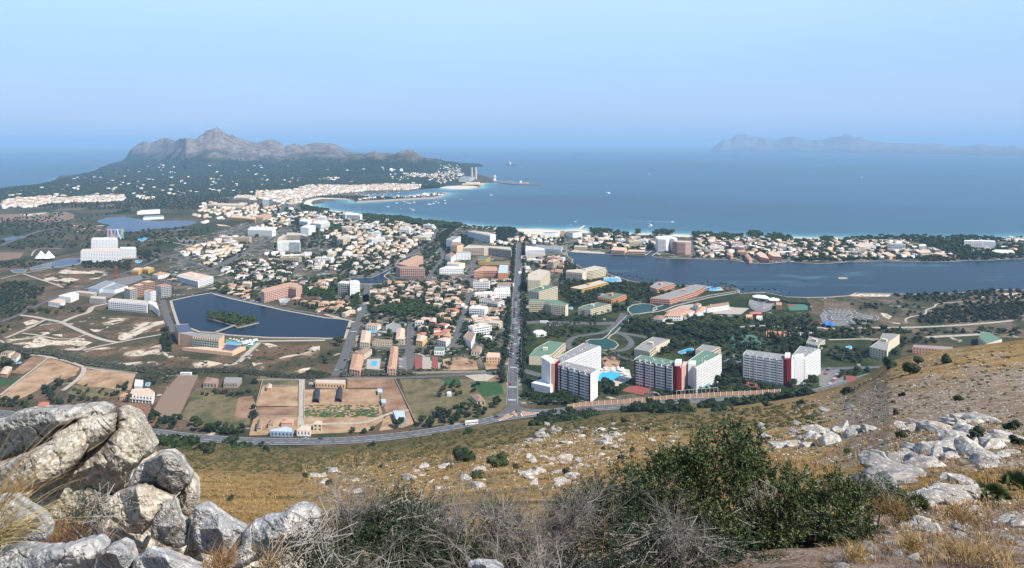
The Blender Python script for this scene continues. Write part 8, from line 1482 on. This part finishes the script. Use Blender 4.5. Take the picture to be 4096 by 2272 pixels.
# dry grass on the slope: blades whose size grows with nothing but their own clump
def blades(P, n, hgt, spread, r, lean=.5, wid=.06):
    k = r.integers(len(P), size=n); B = P[k]+np.c_[r.normal(0, 1, (n, 2))*spread[k][:, None], np.zeros(n)]; a = r.uniform(0, 6.283, n); L0 = hgt[k]*r.uniform(.5, 1.2, n); ln = r.uniform(.1, 1, n)*lean
    d = np.c_[np.cos(a)*ln, np.sin(a)*ln, np.ones(n)]; s_ = np.c_[-np.sin(a), np.cos(a), np.zeros(n)]*(L0*wid)[:, None]; m = B+d*L0[:, None]*.55; t = B+(d*np.array((1.9, 1.9, .92)))*L0[:, None]
    V = np.stack([B-s_, B+s_, m+s_*.7, m-s_*.7, t], 1).reshape(-1, 3); i = np.arange(n)[:, None]*5; return V, np.vstack([i+np.array([[0, 1, 2]]), i+np.array([[0, 2, 3]]), i+np.array([[3, 2, 4]])])
M_gold = mat('dry_grass', [(.175, .105, .040), (.30, .195, .08), (.43, .30, .135)], .6, .8); M_brown = mat('brown_herb', [(.10, .065, .045), (.19, .13, .095), (.28, .20, .15)], 6, .9)
ms_ = []
for s, n, nb, (h0, h1) in (("N: 3420,2000 4096,1900 4096,2272 3300,2272 3350,2100", 120, 3200, (18, 40)), ("F8: 200,480 2029,300 2029,800 1300,900 800,700", 700, 9000, (9, 20)), ("F6: 0,180 2576,60 2576,480 100,560", 1400, 22000, (6, 15)), ("F5: 1400,560 2576,560 2200,800 1800,930 1600,820", 700, 12000, (6, 15)), ("F7: 0,60 1100,60 600,420 0,640", 500, 8000, (7, 16)), ("F7: 1700,250 2500,350 2576,700 2300,500", 200, 3000, (10, 22))):
    q = px_scatter(s, n); X, Y, Zz = hill_pt(q[:, 0], q[:, 1]); h = rng.uniform(h0, h1, n)/F*Y; ms_.append(blades(np.stack([X, Y, Zz-.02*h], -1), nb, h, h*.45, rng))
V, Fc = merge(ms_); o = link('dry_grass', npmesh('dry_grass', V, Fc, M_gold)); tag(o, 'golden dry grass growing over the slope and between stones', 'grass', kind='stuff')
q = px_scatter("N: 3380,2050 4096,2020 4096,2290 3200,2290", 1500); X, Y, Zz = hill_pt(q[:, 0], q[:, 1]); h = rng.uniform(7, 20, len(X))/F*Y; V, Fc = blades(np.stack([X, Y, Zz-.01], -1), 26000, h, h*.8, rng, 1.3, .05); o = link('dry_herbs', npmesh('dry_herbs', V, Fc, M_brown)); tag(o, 'brown dry herbs covering the gravelly ground at lower right', 'dry herbs', kind='stuff')
# ------------------------------------------------------------------ foreground shrubs
def leafcloud(s, Y0, depth, ncl, per, ll, lw, seed, m, name, label, droop=0.0, base=None, fill=.35, dy=0):
    """olive-like shrub: twig clusters spread through an ellipsoidal volume whose outline is irregular, each twig set with narrow leaves"""
    r = np.random.default_rng(seed); P = [((a-CX)/F*Y0, H-(b+dy-HY)/F*Y0) for _, a, b in px(s)]; A = np.array(P); lo = A.min(0); hi = A.max(0); q = np.zeros((0, 2))
    while len(q) < ncl:
        t = r.uniform(lo, hi, (ncl*2, 2)); q = np.vstack([q, t[inpoly(t[:, 0], t[:, 1], P)]])
    q = q[:ncl]; d = segdist(q[:, 0], q[:, 1], P, True); dm = np.sqrt(np.clip(d/max(d.max()*.75, 1e-3), 0, 1)); side = r.choice([-1, 1], ncl, p=[.72, .28]); yy = Y0+side*depth*dm*r.uniform(fill, 1, ncl)
    lump = fbm(np.c_[q*1.9, yy*1.9], 3); k = lump > -.10; q, yy, dm = q[k], yy[k], dm[k]; n = len(q)
    C = np.c_[q[:, 0], yy, q[:, 1]]; tw = np.c_[r.normal(0, .5, n), r.normal(-.25, .5, n), r.uniform(.2, 1.2, n)-droop]; tw /= np.linalg.norm(tw, axis=1)[:, None]; TL_ = r.uniform(.14, .34, n)
    K = np.repeat(np.arange(n), per); t = r.uniform(0, 1, len(K)); B = C[K]+tw[K]*(TL_[K]*t)[:, None]; ld = tw[K]*.7+r.normal(0, .55, (len(K), 3)); ld /= np.linalg.norm(ld, axis=1)[:, None]
    sv = np.cross(ld, r.normal(size=(len(K), 3))); sv /= np.linalg.norm(sv, axis=1)[:, None]; L0 = (ll*r.uniform(.6, 1.25, len(K)))[:, None]; w0 = lw*r.uniform(.7, 1.2, len(K))[:, None]
    V = np.stack([B, B+ld*L0*.45+sv*w0, B+ld*L0, B+ld*L0*.45-sv*w0], 1).reshape(-1, 3); root = empty(name, (0, 0, 0)); tag(root, label, 'shrub')
    link('leaves', npmesh('leaves', V, np.arange(len(V)).reshape(-1, 4), m), root)
    tk = depth**.8*.9; b = MB(); bases = base or [(A[:, 0].mean(), Y0, lo[1])]
    nb_ = min(n, 420, max(20, ncl//5))
    for i in range(nb_):
        c = Vector(C[i*(n//nb_)]); bs = min(bases, key=lambda u: abs(u[0]-c.x)); o0 = Vector(bs)+Vector((r.normal(0, .05), 0, r.uniform(0, .5))); md = o0.lerp(c, .5)+Vector((r.normal(0, .12), r.normal(0, .1), r.uniform(.0, .25)))
        b.tube(o0, md, .012*tk, .008*tk, 4); b.tube(md, c+Vector(tw[i])*.1, .007*tk, .003*tk, 3)
    for u in bases: b.tube(Vector(u)-Vector((0.05, 0, .6*tk)), Vector(u), .06*tk**2, .045*tk**2, 7); b.tube(u, Vector(u)+Vector((.22, 0, .45))*tk, .045*tk**2, .03*tk**2, 6); b.tube(u, Vector(u)+Vector((-.3, .1, .4))*tk, .04*tk**2, .025*tk**2, 6)
    b.build('branches', M_bark2, root); return root
M_bark2 = mat('grey_bark', [(.20, .18, .16), (.34, .31, .28)], 8, .9)
L_ol = mat('olive_leaf', [(.022, .038, .010), (.055, .078, .022), (.15, .175, .075)], 3.5, .55, spec=.4); L_sh = mat('mastic_leaf', [(.014, .026, .011), (.026, .044, .018), (.055, .075, .034)], 4, .6, spec=.4); L_grs = mat('grey_green_leaf', [(.05, .06, .035), (.09, .10, .06), (.14, .15, .10)], 4, .7)
def zat(u, v, Y): return ((u-CX)/F*Y, Y, H-(v-HY)/F*Y)
leafcloud("F7: 520,350 680,290 820,300 920,210 1050,160 1200,110 1300,0 1450,-70 1600,-90 1760,-60 1830,-20 1780,100 1690,240 1740,330 1900,290 2050,270 2100,380 2300,340 2450,360 2600,400 2700,520 2730,700 2650,850 2450,900 2300,940 2100,960 1950,1050 1750,960 1500,980 1300,900 1100,830 1000,700 880,600 760,520 560,480", 9.3, .8, 3700, 30, .058, .0085, 5, L_ol, 'olive_bush', 'large wild olive bush with bright leaves, biggest shrub of the foreground', 0, [zat(3060, 2200, 9.2), zat(2600, 2160, 9.0)], .2, 62)
leafcloud("F7: 0,640 150,590 250,540 400,470 520,380 640,430 800,560 960,700 1100,860 1000,960 860,1000 700,900 560,820 400,880 250,960 100,1000 -60,900 -40,720", 8.8, .6, 1700, 30, .034, .009, 6, L_sh, 'mastic_bush', 'dark green mastic bush left of the big olive bush', .2, [zat(2420, 2230, 8.8)], .2, 45)
leafcloud("F7: 200,1000 500,900 1000,900 1400,960 1800,1040 2000,1100 1900,1240 1500,1260 900,1270 100,1270", 7.6, .6, 900, 26, .030, .007, 16, L_sh, 'mastic_bush', 'low dark undergrowth beneath the big olive bush', .2, [zat(2700, 2330, 7.6)], .2)
leafcloud("F6: 300,800 480,700 620,660 800,640 1000,680 1300,860 1500,840 1560,960 1400,1060 1100,1120 700,1140 560,1000", 7.1, .7, 3200, 26, .026, .007, 7, L_sh, 'low_bush', 'low dark green bush tangled in dead grey twigs', .2, [zat(1650, 2260, 7.2)], .2)
leafcloud("F6: 1500,700 1600,650 1750,700 1900,820 2000,1000 1900,1100 1650,1060 1560,900", 7.6, .5, 700, 26, .035, .005, 8, L_grs, 'low_bush', 'grey green feathery bush between dead twigs and dark bush', -.5, [zat(1990, 2240, 7.4)], .2)
leafcloud("F5: 1950,1160 2150,1110 2350,1150 2500,1200 2600,1300 1900,1300", 5.6, .4, 500, 24, .024, .006, 9, L_sh, 'low_bush', 'small dark bush in front of the big pale boulder', .2, [zat(1260, 2300, 5.6)], .2)
leafcloud("F5: 600,760 680,740 740,800 830,900 840,1010 760,1060 660,1040 620,930", 6.6, .35, 330, 22, .020, .006, 10, L_sh, 'low_bush', 'wiry green plant growing out of the cream boulder crevice', .0, [zat(395, 2200, 6.6)], .2)
leafcloud("F8: 800,950 950,900 1100,900 1130,960 1000,1010 860,1010", 10.5, .5, 420, 24, .05, .008, 21, L_ol, 'low_bush', 'small green bush at the right edge of the big olive bush', -.2, [zat(3520, 2050, 10.5)], .2)
# dead grey brush
M_dead = mat('dead_twigs', [(.10, .085, .075), (.20, .18, .16), (.34, .31, .28)], 5, .9)
def deadbush(s, Y0, dep, nb, bases, seed, label, lean=0.0):
    r = random.Random(seed); P = [((a-CX)/F*Y0, H-(b-HY)/F*Y0) for _, a, b in px(s)]; A = np.array(P); b = MB()
    def grow(p, d, L0, rad, lv):
        n = 4 if lv < 2 else 3
        for k in range(n):
            q = p+d*L0/n; b.tube(p, q, rad, rad*.82, 4 if lv < 2 else 3); rad *= .82; p = q; d = (d+Vector((r.gauss(0, .22), r.gauss(0, .2), r.gauss(.01, .18)))).normalized()
            if lv < 3 and (k > 0 or lv > 0):
                for _ in range(2 if lv < 1 else 1): grow(p, (d+Vector((r.gauss(0, .75), r.gauss(0, .6), r.gauss(.1, .55)))).normalized(), L0*r.uniform(.4, .62), rad*.62, lv+1)
    for i in range(nb):
        while True:
            tx, tz = r.uniform(A[:, 0].min(), A[:, 0].max()), r.uniform(A[:, 1].min(), A[:, 1].max())
            if inpoly(np.array([tx]), np.array([tz]), P)[0]: break
        bs = Vector(min(bases, key=lambda u: abs(u[0]-tx)+r.uniform(0, .8))); o0 = bs+Vector((r.gauss(0, .12), r.gauss(0, .15), r.uniform(-.1, .1))); t = Vector((tx, Y0+r.uniform(-dep, dep), tz)); d = t-o0; L0 = d.length; grow(o0, (d.normalized()+Vector((0, 0, .15))).normalized(), L0*.85, .011, 0)
    root = empty('dead_shrub', (0, 0, 0)); tag(root, label, 'shrub', 'dead grey shrubs'); b.build('twigs', M_dead, root)
    t = MB()
    for u in bases: t.tube(Vector(u)-Vector((.05, 0, .7)), Vector(u)+Vector((0, 0, .1)), .035, .022, 6)
    t.build('stem', M_dead, root)
deadbush("F6: 120,520 300,440 480,470 700,430 760,560 640,760 520,900 300,820 100,700", 6.9, .5, 24, [zat(1410, 2250, 6.9), zat(1450, 2210, 7.1)], 1, 'dead grey shrub with open twisting twigs beside the big pale boulder')
deadbush("F6: 640,640 900,560 1100,500 1300,430 1500,520 1500,700 1300,900 900,980 640,900", 7.2, .6, 34, [zat(1640, 2290, 7.2), zat(1800, 2300, 7.0)], 2, 'dense dead grey shrub in the middle of the bottom edge')
deadbush("F6: 1450,560 1700,480 1950,560 2200,520 2300,620 2260,800 2000,960 1600,940 1460,800", 7.3, .6, 28, [zat(2000, 2290, 7.3), zat(2150, 2300, 7.1)], 3, 'pale dead shrub left of the dark mastic bush')
deadbush("F6: 400,900 900,860 1500,900 2100,900 2400,860 2300,1121 400,1121", 6.3, .4, 20, [zat(1500, 2370, 6.3), zat(1900, 2370, 6.3), zat(2200, 2370, 6.3)], 4, 'tangle of pale dead twigs along the bottom edge')
deadbush("F7: 100,620 400,560 560,600 500,800 300,900 100,1000", 7.9, .3, 22, [zat(2210, 2260, 7.8)], 5, 'bare pale branches against the dark mastic bush')
deadbush("F7: 900,720 1100,740 1300,860 1450,900 1350,1060 1150,1180 950,1050 880,860", 7.4, .3, 20, [zat(2740, 2300, 7.3)], 6, 'bare pale branches in front of the big olive bush')
# long grass clump at the left edge, dry tufts among the boulders
def tuft(name, label, u, v, Y0, n, L0, spread, m, lean, seed, dirx=0.0, wid=.004):
    r = np.random.default_rng(seed); p = np.array(zat(u, v, Y0)); a = r.uniform(0, 6.283, n); base = p+np.c_[r.normal(0, spread, n), r.normal(0, spread, n), np.zeros(n)]; d = np.c_[np.cos(a)*lean*r.uniform(.2, 1, n)+dirx, np.sin(a)*lean*r.uniform(.2, 1, n), np.ones(n)]; d /= np.linalg.norm(d, axis=1)[:, None]; L_ = L0*r.uniform(.45, 1.1, n); sv = np.cross(d, r.normal(size=(n, 3))); sv /= np.linalg.norm(sv, axis=1)[:, None]
    Vs = []; K = 6; q = base; dd = d.copy()
    for k in range(K+1): w = wid*(1-k/(K+.3)); Vs.append(np.stack([q-sv*w, q+sv*w], 1)); q = q+dd*(L_/K)[:, None]; dd = dd+np.array((0, 0, -.20)); dd /= np.linalg.norm(dd, axis=1)[:, None]
    V = np.stack(Vs, 1).reshape(-1, 3); i = (np.arange(n)*2*(K+1))[:, None, None]; j = (np.arange(K)*2)[None, :, None]; Fc = (i+j+np.array([0, 1, 3, 2])[None, None]).reshape(-1, 4); o = link(name, npmesh(name, V, Fc, m)); tag(o, label, 'grass', 'grass clumps of the foreground')
M_reed = mat('yellow_green_blades', [(.20, .17, .06), (.36, .28, .12), (.50, .40, .22)], 3, .7)
tuft('grass_clump', 'long yellow green grass clump at the left edge on the boulders', -60, 2200, 5.0, 200, .72, .09, M_reed, .7, 1, .75)
tuft('grass_clump', 'long thin dry stalks rising over the lower left boulders', -80, 2120, 4.9, 60, 1.3, .08, M_gold, .4, 2, .55, .003)
for i, (u, v, Y0, n, L0, sp_, lb) in enumerate(((250, 2160, 7.0, 500, .32, .16, 'brown dry tuft in the hollow under the cream boulder'), (340, 2190, 6.6, 300, .26, .1, 'small brown tuft beside the wiry green plant'), (885, 2262, 5.6, 260, .22, .06, 'reddish dry tuft at the foot of the blue grey boulder'), (20, 2010, 6.8, 240, .3, .1, 'dry tuft behind the yellow grass clump'), (1085, 2272, 5.4, 60, .5, .05, 'few tall dry stalks before the big pale boulder'), (2440, 2240, 7.6, 40, .85, .06, 'tall straw stalks in front of the mastic bush'), (3430, 2235, 6.6, 220, .22, .08, 'golden tuft at the lower right beside pale stones'), (3840, 2230, 6.3, 260, .26, .1, 'greenish golden tuft near the lower right corner'), (3960, 2255, 6.0, 240, .26, .1, 'golden tuft in the lower right corner'), (3650, 2190, 7.2, 260, .3, .06, 'straw tuft behind the lower right gravel'), (3850, 2080, 8.6, 260, .42, .12, 'tall golden tuft beside the right dwarf palm'), (3560, 2060, 9.0, 260, .36, .14, 'golden tuft left of the dwarf palm'))):
    tuft('dry_tuft', lb, u, v, Y0, n, L0, sp_, M_gold if i not in (0, 1, 2, 3) else M_brown if i == 1 else mat('tawny_blades', [(.20, .11, .05), (.32, .19, .09)], 5), 1.0, 10+i, 0, .0035)
# dwarf fan palms
def fanpalm(u, v, w, label, seed):
    X, Y, Zz = [float(t) for t in hill_pt(u, v)]; R = w/F*Y/2; r = random.Random(seed); root = empty('dwarf_palm', (X, Y, Zz)); tag(root, label, 'dwarf palm', 'dwarf fan palms'); b = MB(); st = MB()
    for k in range(24):
        a = r.uniform(0, 6.28); el = r.uniform(-.25, 1.45); d = Vector((math.cos(a)*math.cos(el), math.sin(a)*math.cos(el), math.sin(el))); pl = r.uniform(.3, .6); c = Vector((0, 0, R*.1))+d*R*pl; st.tube((0, 0, R*.3), c, R*.015, R*.01, 4); s1 = d.orthogonal().normalized(); ra = r.uniform(0, 6.28); s1 = (s1*math.cos(ra)+d.cross(s1)*math.sin(ra)).normalized()
        for j in range(13):
            t = (j-6)/6*1.35; f = d*math.cos(t)+s1*math.sin(t); n_ = f.cross(d.cross(s1)).normalized()*R*.032; b.quad(tuple(c), tuple(c+f*R*.26+n_), tuple(c+f*R*r.uniform(.42, .6)), tuple(c+f*R*.26-n_))
    b.build('fronds', mat('fan_palm_leaf', [(.018, .04, .012), (.045, .08, .022), (.10, .13, .045)], 6, .5, spec=.4), root); st.tube((0, 0, -R*.5), (0, 0, R*.1), R*.1, R*.08, 8); st.build('trunk', M_bark, root)
fanpalm(3676, 2060, 130, 'dwarf fan palm in front of the rounded pale outcrop', 1); fanpalm(3965, 2000, 150, 'dwarf fan palm at the right edge among golden grass', 2); fanpalm(4060, 1960, 150, 'dark fan palm cut by the right edge', 3); fanpalm(3640, 2090, 80, 'small fan palm at the foot of the larger one', 4)
# ------------------------------------------------------------------ haze
hz = MB(); hz.box(-190000, 190000, -3000, 165000, -8, 500); m = bpy.data.materials.new('haze_air'); m.use_nodes = True; n = m.node_tree.nodes; n.remove(n['Principled BSDF']); vl = n.new('ShaderNodeVolumePrincipled')
vl.inputs['Density'].default_value = 5.8e-5; vl.inputs['Color'].default_value = (.42, .70, 1.0, 1); vl.inputs['Anisotropy'].default_value = 0.0; m.node_tree.links.new(vl.outputs[0], n['Material Output'].inputs['Volume'])
m.volume_intersection_method = 'FAST' if hasattr(m, 'volume_intersection_method') and False else getattr(m, 'volume_intersection_method', 'FAST')
ho = hz.build('haze', m); tag(ho, 'thin bluish sea haze over the whole bay', 'haze', kind='stuff')
